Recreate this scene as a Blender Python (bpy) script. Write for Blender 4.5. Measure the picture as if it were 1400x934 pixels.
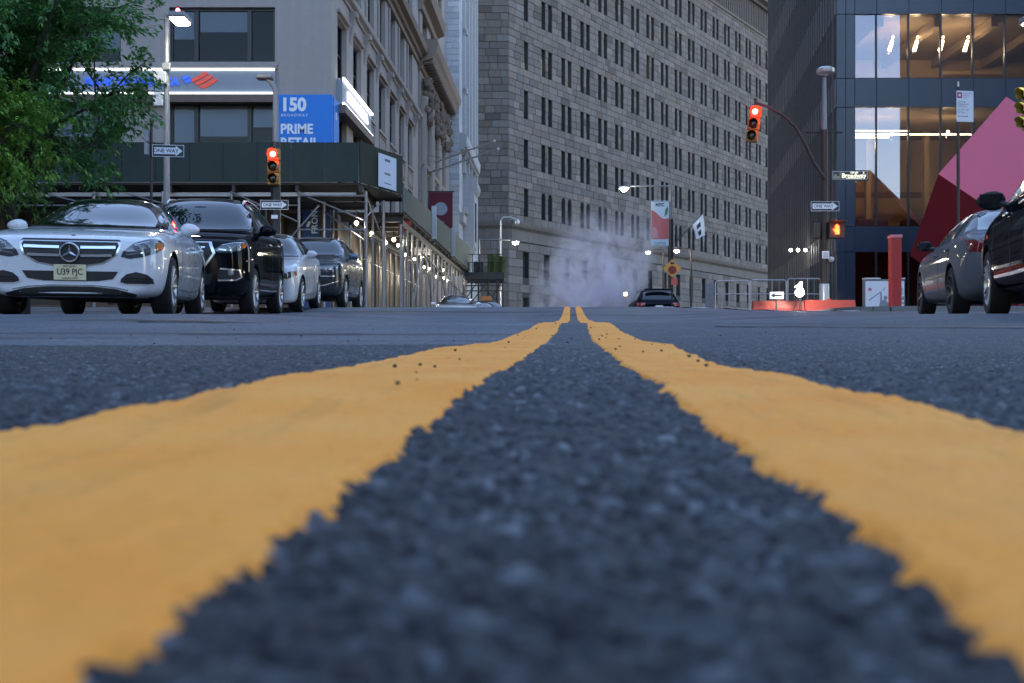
import bpy, bmesh, math, random
import numpy as np
from mathutils import Vector, Matrix, Euler
from mathutils.bvhtree import BVHTree
from mathutils.geometry import delaunay_2d_cdt

SC = bpy.context.scene
for _o in list(bpy.data.objects):
    bpy.data.objects.remove(_o)
COL = SC.collection
RND = random.Random(7)

# ------------------------------------------------------------------ camera
cam_data = bpy.data.cameras.new("camera")
cam_data.lens = 35.0
cam_data.sensor_width = 36.0
cam_data.shift_y = 25.0 / 1400.0
cam_data.clip_start = 0.02
cam_data.clip_end = 2000.0
cam_data.dof.use_dof = True
cam_data.dof.focus_distance = 6.5
cam_data.dof.aperture_fstop = 12.5
cam = bpy.data.objects.new("camera", cam_data)
COL.objects.link(cam)
cam.location = (0, 0, 0)
cam.rotation_euler = (math.radians(90), 0, 0)
SC.camera = cam

# ------------------------------------------------------------------ sky, sun, exposure (dawn, before the sun reaches the street)
SUN_EL, SUN_AZ = math.radians(3.5), math.radians(322.0)
world = bpy.data.worlds.new("World")
SC.world = world
world.use_nodes = True
wn = world.node_tree.nodes
wl = world.node_tree.links
bg = wn["Background"]
sky = wn.new("ShaderNodeTexSky")
sky.sky_type = 'NISHITA'
sky.sun_disc = False
sky.sun_elevation = SUN_EL
sky.sun_rotation = SUN_AZ
sky.air_density = 1.0
sky.dust_density = 0.35
sky.ozone_density = 2.0
hs_ = wn.new("ShaderNodeHueSaturation")            # thin high cloud: the dawn sky is paler than a clear one
hs_.inputs["Saturation"].default_value = 0.92
wl.new(sky.outputs[0], hs_.inputs["Color"])
tint = wn.new("ShaderNodeMix"); tint.data_type = 'RGBA'; tint.blend_type = 'MULTIPLY'; tint.inputs[0].default_value = 1.0
tint.inputs[7].default_value = (1.0, 0.92, 1.04, 1)
wl.new(hs_.outputs[0], tint.inputs[6]); wl.new(tint.outputs[2], bg.inputs[0])
bg.inputs[1].default_value = 0.10

sun_d = bpy.data.lights.new("sun", 'SUN')
sun_d.energy = 0.5
sun_d.angle = math.radians(20)
sun_d.color = (1.0, 0.97, 0.94)
sun = bpy.data.objects.new("sun", sun_d)
COL.objects.link(sun)
_sd = Vector((math.sin(SUN_AZ) * math.cos(SUN_EL), math.cos(SUN_AZ) * math.cos(SUN_EL), math.sin(SUN_EL)))
sun.rotation_euler = (-_sd).to_track_quat('-Z', 'Y').to_euler()
sun.location = (0, -30, 60)

SC.view_settings.view_transform = 'Standard'
SC.view_settings.look = 'None'
SC.view_settings.gamma = 1.0
SC.view_settings.exposure = 4.12
SC.cycles.max_bounces = 6
SC.cycles.transparent_max_bounces = 12
SC.cycles.volume_bounces = 4
SC.cycles.sample_clamp_indirect = 3.0

# ------------------------------------------------------------------ helpers: materials
MATS = {}
def mat(name, col, rough=0.6, metal=0.0, var=0.12, scale=6.0, bump=0.0, bscale=40.0, spec=0.5, attr=None, coat=0.0, emit=None, estr=0.0, island=0.0, streak=0.0):
    if name in MATS:
        return MATS[name]
    m = bpy.data.materials.new(name)
    m.use_nodes = True
    nt = m.node_tree; N = nt.nodes; L = nt.links
    b = N["Principled BSDF"]
    b.inputs["Roughness"].default_value = rough
    b.inputs["Metallic"].default_value = metal
    b.inputs["Specular IOR Level"].default_value = spec
    if coat:
        b.inputs["Coat Weight"].default_value = coat
        b.inputs["Coat Roughness"].default_value = 0.04
    tc = N.new("ShaderNodeTexCoord")
    c = N.new("ShaderNodeRGB"); c.outputs[0].default_value = (*col, 1)
    out = c.outputs[0]
    def mul(sock, fac_sock, lo, hi):
        mr = N.new("ShaderNodeMapRange")
        mr.inputs[3].default_value = lo; mr.inputs[4].default_value = hi
        L.new(fac_sock, mr.inputs[0])
        mx = N.new("ShaderNodeMix"); mx.data_type = 'RGBA'; mx.blend_type = 'MULTIPLY'
        mx.inputs[0].default_value = 1.0
        L.new(sock, mx.inputs[6]); L.new(mr.outputs[0], mx.inputs[7])
        return mx.outputs[2]
    if var:
        n = N.new("ShaderNodeTexNoise"); n.inputs["Scale"].default_value = scale; n.inputs["Detail"].default_value = 5
        L.new(tc.outputs["Object"], n.inputs["Vector"])
        out = mul(out, n.outputs[0], 1 - 2 * var, 1 + 2 * var)
        mr = N.new("ShaderNodeMapRange"); mr.inputs[3].default_value = max(0.0, rough - 0.08); mr.inputs[4].default_value = min(1.0, rough + 0.08)
        L.new(n.outputs[0], mr.inputs[0]); L.new(mr.outputs[0], b.inputs["Roughness"])
    if streak:
        mp = N.new("ShaderNodeMapping"); mp.inputs["Scale"].default_value = (2.2, 2.2, 0.12)
        L.new(tc.outputs["Object"], mp.inputs[0])
        n2 = N.new("ShaderNodeTexNoise"); n2.inputs["Scale"].default_value = 1.6; n2.inputs["Detail"].default_value = 6
        L.new(mp.outputs[0], n2.inputs["Vector"])
        out = mul(out, n2.outputs[0], 1 - 2 * streak, 1 + 2 * streak)
    if attr:
        a = N.new("ShaderNodeAttribute"); a.attribute_name = attr
        mx = N.new("ShaderNodeMix"); mx.data_type = 'RGBA'; mx.blend_type = 'MULTIPLY'; mx.inputs[0].default_value = 1.0
        L.new(out, mx.inputs[6]); L.new(a.outputs[0], mx.inputs[7]); out = mx.outputs[2]
    if island:
        g = N.new("ShaderNodeNewGeometry")
        out = mul(out, g.outputs["Random Per Island"], 1 - island, 1 + island)
    L.new(out, b.inputs["Base Color"])
    if bump:
        n3 = N.new("ShaderNodeTexNoise"); n3.inputs["Scale"].default_value = bscale; n3.inputs["Detail"].default_value = 4
        L.new(tc.outputs["Object"], n3.inputs["Vector"])
        bp = N.new("ShaderNodeBump"); bp.inputs["Strength"].default_value = bump; bp.inputs["Distance"].default_value = 0.02
        L.new(n3.outputs[0], bp.inputs["Height"]); L.new(bp.outputs[0], b.inputs["Normal"])
    if emit:
        b.inputs["Emission Color"].default_value = (*emit, 1)
        b.inputs["Emission Strength"].default_value = estr
    MATS[name] = m
    return m

def glass_mat(name, tint=(1, 1, 1), refl=1.0, rough=0.0, ior=1.5):
    """thin pane: clear body with a mirror coat by Fresnel"""
    if name in MATS: return MATS[name]
    m = bpy.data.materials.new(name); m.use_nodes = True
    nt = m.node_tree; N = nt.nodes; L = nt.links
    N.remove(N["Principled BSDF"])
    t = N.new("ShaderNodeBsdfTransparent"); t.inputs[0].default_value = (*tint, 1)
    g = N.new("ShaderNodeBsdfGlossy"); g.inputs["Roughness"].default_value = rough; g.inputs[0].default_value = (refl, refl, refl, 1)
    f = N.new("ShaderNodeFresnel"); f.inputs[0].default_value = ior
    mx = N.new("ShaderNodeMixShader")
    L.new(f.outputs[0], mx.inputs[0]); L.new(t.outputs[0], mx.inputs[1]); L.new(g.outputs[0], mx.inputs[2])
    L.new(mx.outputs[0], N["Material Output"].inputs[0])
    MATS[name] = m
    return m

def emit_mat(name, col, s):
    if name in MATS: return MATS[name]
    m = bpy.data.materials.new(name); m.use_nodes = True
    N = m.node_tree.nodes; b = N["Principled BSDF"]
    b.inputs["Base Color"].default_value = (*[min(c, .8) for c in col], 1)
    b.inputs["Emission Color"].default_value = (*col, 1); b.inputs["Emission Strength"].default_value = s
    MATS[name] = m
    return m

# ------------------------------------------------------------------ helpers: geometry
class MB:
    def __init__(s):
        s.v = []; s.f = []; s.mi = []
    def add(s, vs, fs, mi=0):
        k = len(s.v); s.v.extend([tuple(p) for p in vs])
        for f in fs:
            s.f.append(tuple(i + k for i in f)); s.mi.append(mi)
        return s
    def box(s, x0, x1, y0, y1, z0, z1, mi=0):
        vs = [(x, y, z) for z in (z0, z1) for y in (y0, y1) for x in (x0, x1)]
        return s.add(vs, [(0, 2, 3, 1), (4, 5, 7, 6), (0, 1, 5, 4), (2, 6, 7, 3), (0, 4, 6, 2), (1, 3, 7, 5)], mi)
    def obox(s, c, size, rot=None, mi=0):
        hx, hy, hz = [d / 2 for d in size]
        R = (rot if isinstance(rot, Matrix) else Euler(rot or (0, 0, 0)).to_matrix())
        c = Vector(c)
        vs = [c + R @ Vector((x, y, z)) for z in (-hz, hz) for y in (-hy, hy) for x in (-hx, hx)]
        return s.add(vs, [(0, 2, 3, 1), (4, 5, 7, 6), (0, 1, 5, 4), (2, 6, 7, 3), (0, 4, 6, 2), (1, 3, 7, 5)], mi)
    def rbox(s, x0, x1, y0, y1, z0, z1, b=0.01, mi=0):
        """box with chamfered edges"""
        bm = bmesh.new()
        bmesh.ops.create_cube(bm, size=1)
        for v in bm.verts:
            v.co = ((x0 + x1) / 2 + v.co.x * (x1 - x0), (y0 + y1) / 2 + v.co.y * (y1 - y0), (z0 + z1) / 2 + v.co.z * (z1 - z0))
        bmesh.ops.bevel(bm, geom=bm.edges[:], offset=b, segments=2, affect='EDGES', profile=0.5)
        s.add([v.co for v in bm.verts], [[v.index for v in f.verts] for f in bm.faces], mi) if not bm.verts.index_update() else None
        bm.free()
        return s
    def quad(s, a, b, c, d, mi=0):
        return s.add([a, b, c, d], [(0, 1, 2, 3)], mi)
    def tube(s, p0, p1, r0, r1=None, n=8, caps=True, mi=0):
        r1 = r0 if r1 is None else r1
        p0 = Vector(p0); p1 = Vector(p1); d = (p1 - p0).normalized()
        u = d.orthogonal().normalized(); w = d.cross(u)
        vs = []
        for p, r in ((p0, r0), (p1, r1)):
            for i in range(n):
                a = 2 * math.pi * i / n
                vs.append(p + (u * math.cos(a) + w * math.sin(a)) * r)
        fs = [(i, (i + 1) % n, n + (i + 1) % n, n + i) for i in range(n)]
        if caps: fs += [tuple(range(n))[::-1], tuple(range(n, 2 * n))]
        return s.add(vs, fs, mi)
    def path(s, pts, r, n=8, mi=0):
        pts = [Vector(p) for p in pts]; m = len(pts)
        rs = r if isinstance(r, (list, tuple)) else [r] * m
        vs = []; u = None
        for i, p in enumerate(pts):
            d = (pts[min(i + 1, m - 1)] - pts[max(i - 1, 0)]).normalized()
            u = d.orthogonal().normalized() if u is None else (u - d * u.dot(d)).normalized()
            w = d.cross(u)
            for k in range(n):
                a = 2 * math.pi * k / n
                vs.append(p + (u * math.cos(a) + w * math.sin(a)) * rs[i])
        fs = []
        for i in range(m - 1):
            for k in range(n):
                fs.append((i * n + k, i * n + (k + 1) % n, (i + 1) * n + (k + 1) % n, (i + 1) * n + k))
        fs += [tuple(range(n))[::-1], tuple(range((m - 1) * n, m * n))]
        return s.add(vs, fs, mi)
    def ball(s, c, r, nu=12, nv=8, mi=0):
        rx, ry, rz = r if isinstance(r, (list, tuple)) else (r, r, r)
        vs = [(c[0], c[1], c[2] - rz)]
        for j in range(1, nv):
            ph = -math.pi / 2 + math.pi * j / nv
            for i in range(nu):
                a = 2 * math.pi * i / nu
                vs.append((c[0] + rx * math.cos(ph) * math.cos(a), c[1] + ry * math.cos(ph) * math.sin(a), c[2] + rz * math.sin(ph)))
        vs.append((c[0], c[1], c[2] + rz)); top = len(vs) - 1
        fs = [(0, 1 + (i + 1) % nu, 1 + i) for i in range(nu)]
        for j in range(nv - 2):
            for i in range(nu):
                a = 1 + j * nu + i; b = 1 + j * nu + (i + 1) % nu
                fs.append((a, b, b + nu, a + nu))
        k = 1 + (nv - 2) * nu
        fs += [(k + i, k + (i + 1) % nu, top) for i in range(nu)]
        return s.add(vs, fs, mi)
    def prism(s, poly, axis, a, b, mi=0):
        """extrude a 2D outline; axis 'x': (y,z), 'y': (x,z), 'z': (x,y)"""
        f = {'x': lambda p, t: (t, p[0], p[1]), 'y': lambda p, t: (p[0], t, p[1]), 'z': lambda p, t: (p[0], p[1], t)}[axis]
        n = len(poly)
        vs = [f(p, a) for p in poly] + [f(p, b) for p in poly]
        fs = [tuple(range(n))[::-1], tuple(range(n, 2 * n))] + [(i, (i + 1) % n, n + (i + 1) % n, n + i) for i in range(n)]
        return s.add(vs, fs, mi)
    def lathe(s, prof, c=(0, 0, 0), axis='z', n=24, mi=0, closed=False):
        """profile of (radius, height)"""
        vs = []
        for r, h in prof:
            for i in range(n):
                a = 2 * math.pi * i / n; x, y = r * math.cos(a), r * math.sin(a)
                vs.append({'z': (c[0] + x, c[1] + y, c[2] + h), 'x': (c[0] + h, c[1] + x, c[2] + y), 'y': (c[0] + x, c[1] + h, c[2] + y)}[axis])
        m = len(prof); fs = []
        for j in range(m if closed else m - 1):
            for i in range(n):
                a, b = j * n + i, j * n + (i + 1) % n
                c2, d = ((j + 1) % m) * n + (i + 1) % n, ((j + 1) % m) * n + i
                fs.append((a, b, c2, d))
        if not closed:
            fs += [tuple(range(n))[::-1], tuple(range((m - 1) * n, m * n))]
        return s.add(vs, fs, mi)
    def mesh(s, name, mats, smooth=False):
        me = bpy.data.meshes.new(name)
        me.from_pydata(s.v, [], s.f)
        ms = mats if isinstance(mats, (list, tuple)) else [mats]
        for m in ms: me.materials.append(m)
        if len(ms) > 1: me.polygons.foreach_set("material_index", s.mi)
        me.update()
        bm = bmesh.new(); bm.from_mesh(me); bmesh.ops.recalc_face_normals(bm, faces=bm.faces[:]); bm.to_mesh(me); bm.free()
        if smooth:
            me.polygons.foreach_set("use_smooth", [True] * len(me.polygons))
            try: me.set_sharp_from_angle(angle=math.radians(40))
            except Exception: pass
        return me
    def build(s, name, mats, parent=None, smooth=False):
        return put(name, s.mesh(name, mats, smooth), parent)

def put(name, data, parent=None, loc=None, rotz=None):
    o = bpy.data.objects.new(name, data); COL.objects.link(o)
    if parent is not None: o.parent = parent
    if loc is not None: o.location = loc
    if rotz is not None: o.rotation_euler = (0, 0, rotz)
    return o
def tag(o, label=None, cat=None, group=None, kind=None):
    if label: o['label'] = label
    if cat: o['category'] = cat
    if group: o['group'] = group
    if kind: o['kind'] = kind
    return o
def thing(name, label, cat, loc=(0, 0, 0), rotz=0.0, group=None):
    o = put(name, None, None, loc, rotz)
    o.empty_display_size = 0.3
    return tag(o, label, cat, group)
def copy_tree(o, parent=None):
    c = o.copy(); COL.objects.link(c)
    if parent is not None: c.parent = parent
    for ch in list(o.children): copy_tree(ch, c)
    return c
def text(name, s, size, m, parent, loc, rot=(math.pi / 2, 0, 0), align='CENTER', bold=0.0, depth=0.004, sx=1.0, spacing=1.0):
    cu = bpy.data.curves.new(name, 'FONT')
    cu.body = s; cu.size = size; cu.align_x = align; cu.align_y = 'CENTER'; cu.extrude = depth; cu.offset = bold; cu.space_character = spacing
    cu.resolution_u = 3
    t = bpy.data.objects.new(name, cu); COL.objects.link(t)
    dg = bpy.context.evaluated_depsgraph_get()
    me = bpy.data.meshes.new_from_object(t.evaluated_get(dg))
    bpy.data.objects.remove(t); bpy.data.curves.remove(cu)
    me.materials.clear(); me.materials.append(m)
    o = put(name, me, parent, loc); o.rotation_euler = rot; o.scale = (sx, 1, 1)
    return o
def P(px, py, Y):
    """the place seen at a photo pixel, at a given distance (for laying out measured things)"""
    return Vector(((px - 700) / 1361.0 * Y, Y, (492 - py) / 1361.0 * Y))
def PX(px, Y): return (px - 700) / 1361.0 * Y
def PZ(py, Y): return (492 - py) / 1361.0 * Y

# ------------------------------------------------------------------ the ground
_T = np.array([(-80, -3.3), (-10, -.42), (-.5, -.062), (0, -.0455), (.153, -.0396), (.2, -.0385), (.259, -.0377), (.324, -.0362), (.431, -.0329), (.626, -.0212), (1.126, .0083 * -1), (1.42, .0025), (2.72, .052), (3.89, .1086),
               (5.1, .189), (6.5, .218), (9, .325), (11.5, .435), (13.96, .5405), (19, .885), (24.4, 1.2836), (28, 1.37), (34, 1.39), (42, 1.34), (60, .95), (100, .1), (160, -1.0), (300, -3.5)])
def prof(Y):
    x, y = _T[:, 0], _T[:, 1]
    h = np.diff(x); d = np.diff(y) / h
    m = np.zeros_like(y); m[0], m[-1] = d[0], d[-1]
    same = (d[:-1] * d[1:]) > 0
    w1, w2 = 2 * h[1:] + h[:-1], h[1:] + 2 * h[:-1]
    with np.errstate(divide='ignore', invalid='ignore'):
        m[1:-1] = np.where(same, (w1 + w2) / (w1 / d[:-1] + w2 / d[1:]), 0)
    Y = np.clip(np.asarray(Y, float), x[0], x[-1])
    i = np.clip(np.searchsorted(x, Y) - 1, 0, len(h) - 1)
    t = (Y - x[i]) / h[i]
    return (2*t**3 - 3*t**2 + 1) * y[i] + (t**3 - 2*t**2 + t) * h[i] * m[i] + (-2*t**3 + 3*t**2) * y[i+1] + (t**3 - t**2) * h[i] * m[i+1]
def sst(a, b, x):
    t = np.clip((np.asarray(x, float) - a) / (b - a), 0, 1); return t * t * (3 - 2 * t)
def G(X, Y):
    X = np.asarray(X, float); Y = np.asarray(Y, float)
    z = prof(Y)
    xc = X - .061 * Y
    z = z + .085 * sst(1.0, 3.2, np.abs(xc)) * sst(5.2, 8.5, Y) * (1 - sst(13, 21, Y))
    z = z - .10 * sst(3, 7.5, X) * sst(15, 24, Y) * (1 - sst(40, 60, Y))
    z = z - .02 * sst(.5, 6, np.abs(xc)) * sst(1, 4, Y) * (1 - sst(5, 8, Y))
    return z
def g(x, y): return float(G(x, y))

def _hash(ix, iy, k):
    h = (ix.astype(np.int64) * 374761393 + iy.astype(np.int64) * 668265263 + k * 1442695041) & 0x7fffffff
    h = ((h ^ (h >> 13)) * 1274126177) & 0x7fffffff
    return ((h ^ (h >> 16)) & 0xffff) / 65535.0
def vnoise(X, Y, s, k=0):
    x, y = X / s, Y / s; ix, iy = np.floor(x), np.floor(y); fx, fy = x - ix, y - iy
    fx = fx * fx * (3 - 2 * fx); fy = fy * fy * (3 - 2 * fy)
    ix = ix.astype(np.int64); iy = iy.astype(np.int64)
    a, b, c, d = _hash(ix, iy, k), _hash(ix + 1, iy, k), _hash(ix, iy + 1, k), _hash(ix + 1, iy + 1, k)
    return (a * (1 - fx) + b * fx) * (1 - fy) + (c * (1 - fx) + d * fx) * fy
def stones(X, Y, s, k=0):
    """rounded chippings of size s: height 0..1"""
    x, y = X / s, Y / s; ix, iy = np.floor(x).astype(np.int64), np.floor(y).astype(np.int64)
    best = np.full(X.shape, 9.0); hh = np.zeros(X.shape)
    for dx in (-1, 0, 1):
        for dy in (-1, 0, 1):
            cx, cy = ix + dx, iy + dy
            px = cx + _hash(cx, cy, k); py = cy + _hash(cx, cy, k + 1)
            d = (x - px) ** 2 + (y - py) ** 2
            r = _hash(cx, cy, k + 2)
            w = d < best
            hh = np.where(w, r, hh); best = np.where(w, d, best)
    return np.clip(1 - best * 1.6, -.2, 1) * (.45 + .55 * hh)
def rough_asphalt(X, Y):
    fade = 1 - .45 * sst(.8, 4, Y)
    h = (stones(X, Y, .0052, 1) - .35) * .0034 + (stones(X, Y, .0115, 11) - .3) * .0032 + (vnoise(X, Y, .05, 5) - .5) * .0035
    return h * fade + (vnoise(X, Y, .3, 6) - .5) * .006 * sst(.5, 3, Y)

def grid_obj(name, V, nr, nc, m, smooth=True, parent=None, attr=None):
    me = bpy.data.meshes.new(name)
    me.vertices.add(len(V)); me.vertices.foreach_set("co", V.astype(np.float32).ravel())
    i = (np.arange(nr - 1)[:, None] * nc + np.arange(nc - 1)[None, :]).ravel()
    q = np.stack([i, i + 1, i + nc + 1, i + nc], 1)
    me.loops.add(q.size); me.loops.foreach_set("vertex_index", q.ravel().astype(np.int32))
    me.polygons.add(len(q)); me.polygons.foreach_set("loop_start", np.arange(0, q.size, 4, dtype=np.int32))
    me.polygons.foreach_set("use_smooth", np.ones(len(q), bool))
    me.materials.append(m); me.update(calc_edges=True); me.validate()
    return put(name, me, parent)

def asphalt_mat():
    m = bpy.data.materials.new("asphalt"); m.use_nodes = True
    N = m.node_tree.nodes; L = m.node_tree.links; b = N["Principled BSDF"]
    b.inputs["Roughness"].default_value = .62
    b.inputs["Specular IOR Level"].default_value = .35
    geo = N.new("ShaderNodeNewGeometry")
    sep = N.new("ShaderNodeSeparateXYZ"); L.new(geo.outputs["Position"], sep.inputs[0])
    v = N.new("ShaderNodeTexVoronoi"); v.inputs["Scale"].default_value = 190; L.new(geo.outputs["Position"], v.inputs["Vector"])
    hs = N.new("ShaderNodeSeparateColor"); L.new(v.outputs["Color"], hs.inputs[0])
    rp = N.new("ShaderNodeValToRGB"); L.new(hs.outputs[0], rp.inputs[0])
    e = rp.color_ramp.elements
    e[0].position = 0; e[0].color = (.014, .0165, .021, 1); e[1].position = 1; e[1].color = (.17, .18, .20, 1)
    for p, c in ((.5, .029), (.80, .050), (.94, .085)):
        x = e.new(p); x.color = (c * .94, c, c * 1.12, 1)
    # smoother, greyer, more worn surfacing past the joint (Y > 2) and on the cross street
    n1 = N.new("ShaderNodeTexNoise"); n1.inputs["Scale"].default_value = 1.3; n1.inputs["Detail"].default_value = 8; L.new(geo.outputs["Position"], n1.inputs["Vector"])
    rp2 = N.new("ShaderNodeValToRGB"); L.new(n1.outputs[0], rp2.inputs[0])
    rp2.color_ramp.elements[0].position = .3; rp2.color_ramp.elements[0].color = (.072, .082, .10, 1)
    rp2.color_ramp.elements[1].position = .72; rp2.color_ramp.elements[1].color = (.125, .138, .16, 1)
    fine = N.new("ShaderNodeTexNoise"); fine.inputs["Scale"].default_value = 60; fine.inputs["Detail"].default_value = 3; L.new(geo.outputs["Position"], fine.inputs["Vector"])
    mf = N.new("ShaderNodeMapRange"); mf.inputs[1].default_value = .3; mf.inputs[2].default_value = .7; mf.inputs[3].default_value = .45; mf.inputs[4].default_value = 1.5; L.new(fine.outputs[0], mf.inputs[0])
    mm = N.new("ShaderNodeMix"); mm.data_type = 'RGBA'; mm.blend_type = 'MULTIPLY'; mm.inputs[0].default_value = 1
    L.new(rp2.outputs[0], mm.inputs[6]); L.new(mf.outputs[0], mm.inputs[7])
    # joint: left side crisp at ~2.1 m, right side gradual
    nj = N.new("ShaderNodeMath"); nj.operation = 'MULTIPLY_ADD'; nj.inputs[1].default_value = .25; L.new(n1.outputs[0], nj.inputs[0]); L.new(sep.outputs[1], nj.inputs[2])
    jl = N.new("ShaderNodeMapRange"); jl.inputs[1].default_value = 2.25; jl.inputs[2].default_value = 2.35; L.new(nj.outputs[0], jl.inputs[0])
    jr = N.new("ShaderNodeMapRange"); jr.inputs[1].default_value = 1.2; jr.inputs[2].default_value = 9; jr.inputs[4].default_value = .8; L.new(nj.outputs[0], jr.inputs[0])
    sd = N.new("ShaderNodeMath"); sd.operation = 'GREATER_THAN'; sd.inputs[1].default_value = .1; L.new(sep.outputs[0], sd.inputs[0])
    jm = N.new("ShaderNodeMix"); L.new(sd.outputs[0], jm.inputs[0]); L.new(jl.outputs[0], jm.inputs[2]); L.new(jr.outputs[0], jm.inputs[3])
    mx = N.new("ShaderNodeMix"); mx.data_type = 'RGBA'
    L.new(jm.outputs[0], mx.inputs[0]); L.new(rp.outputs[0], mx.inputs[6]); L.new(mm.outputs[2], mx.inputs[7])
    # dark tar seams and patches across the street
    mp = N.new("ShaderNodeMapping"); mp.inputs["Scale"].default_value = (.16, 1.1, 1); L.new(geo.outputs["Position"], mp.inputs[0])
    n5 = N.new("ShaderNodeTexNoise"); n5.inputs["Scale"].default_value = 1.6; n5.inputs["Detail"].default_value = 4; L.new(mp.outputs[0], n5.inputs["Vector"])
    s5 = N.new("ShaderNodeMapRange"); s5.inputs[1].default_value = .57; s5.inputs[2].default_value = .62; s5.inputs[3].default_value = 1; s5.inputs[4].default_value = .38; L.new(n5.outputs[0], s5.inputs[0])
    gate = N.new("ShaderNodeMix"); gate.inputs[2].default_value = 1.0; L.new(jm.outputs[0], gate.inputs[0]); L.new(s5.outputs[0], gate.inputs[3])
    m3 = N.new("ShaderNodeMix"); m3.data_type = 'RGBA'; m3.blend_type = 'MULTIPLY'; m3.inputs[0].default_value = 1
    L.new(mx.outputs[2], m3.inputs[6]); L.new(gate.outputs[0], m3.inputs[7])
    L.new(m3.outputs[2], b.inputs["Base Color"])
    bn = N.new("ShaderNodeBump"); bn.inputs["Distance"].default_value = .003; bn.inputs["Strength"].default_value = .8
    L.new(v.outputs["Distance"], bn.inputs["Height"]); bn.invert = True
    L.new(bn.outputs[0], b.inputs["Normal"])
    return m
M_ASPH = asphalt_mat()

def near_road():
    r = .0036
    Y = [.085]
    while Y[-1] < 7.4: Y.append(Y[-1] * (1 + r))
    Y = np.array(Y); nr = len(Y); nc = 470
    u = np.linspace(-1, 1, nc)
    u = np.sign(u) * np.where(np.abs(u) < .86, np.abs(u) / .86 * .66, .66 + ((np.abs(u) - .86) / .14) ** 1.7 * .75)
    YY = np.repeat(Y[:, None], nc, 1); XX = u[None, :] * (YY + .03)
    X, Yf = XX.ravel(), YY.ravel()
    Z = G(X, Yf) + rough_asphalt(X, Yf) * (1 - .6 * sst(2.1, 2.3, Yf) * (X < 0)) - .03 * sst(6.3, 7.3, Yf)
    return grid_obj("road_surface", np.stack([X, Yf, Z], 1), nr, nc, M_ASPH)
tag(near_road(), kind='structure')

def far_road():
    ys = np.concatenate([np.linspace(-80, -1, 30), np.linspace(-.8, 8, 60), np.linspace(8.15, 45, 240), np.linspace(46, 300, 90)])
    xs = np.concatenate([np.linspace(-160, -16, 25), np.linspace(-15.8, 15.8, 180), np.linspace(16, 160, 25)])
    XX, YY = np.meshgrid(xs, ys); X, Y = XX.ravel(), YY.ravel()
    Z = G(X, Y) + (vnoise(X, Y, .5, 3) - .5) * .012 * sst(7, 10, Y) + (vnoise(X, Y, 1.7, 4) - .5) * .02 * sst(7, 10, Y)
    Z -= .03 * (1 - sst(6.2, 7.2, Y)) * (1 - sst(1.42, 1.5, np.abs(X) / (np.abs(Y) + .03))) * (Y > 0) 
    Z -= .02 * ((np.abs(X) < .9) & (Y > -.5) & (Y < 1.2))
    return grid_obj("road", np.stack([X, Y, Z], 1), len(ys), len(xs), M_ASPH)
tag(far_road(), kind='structure')

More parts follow.
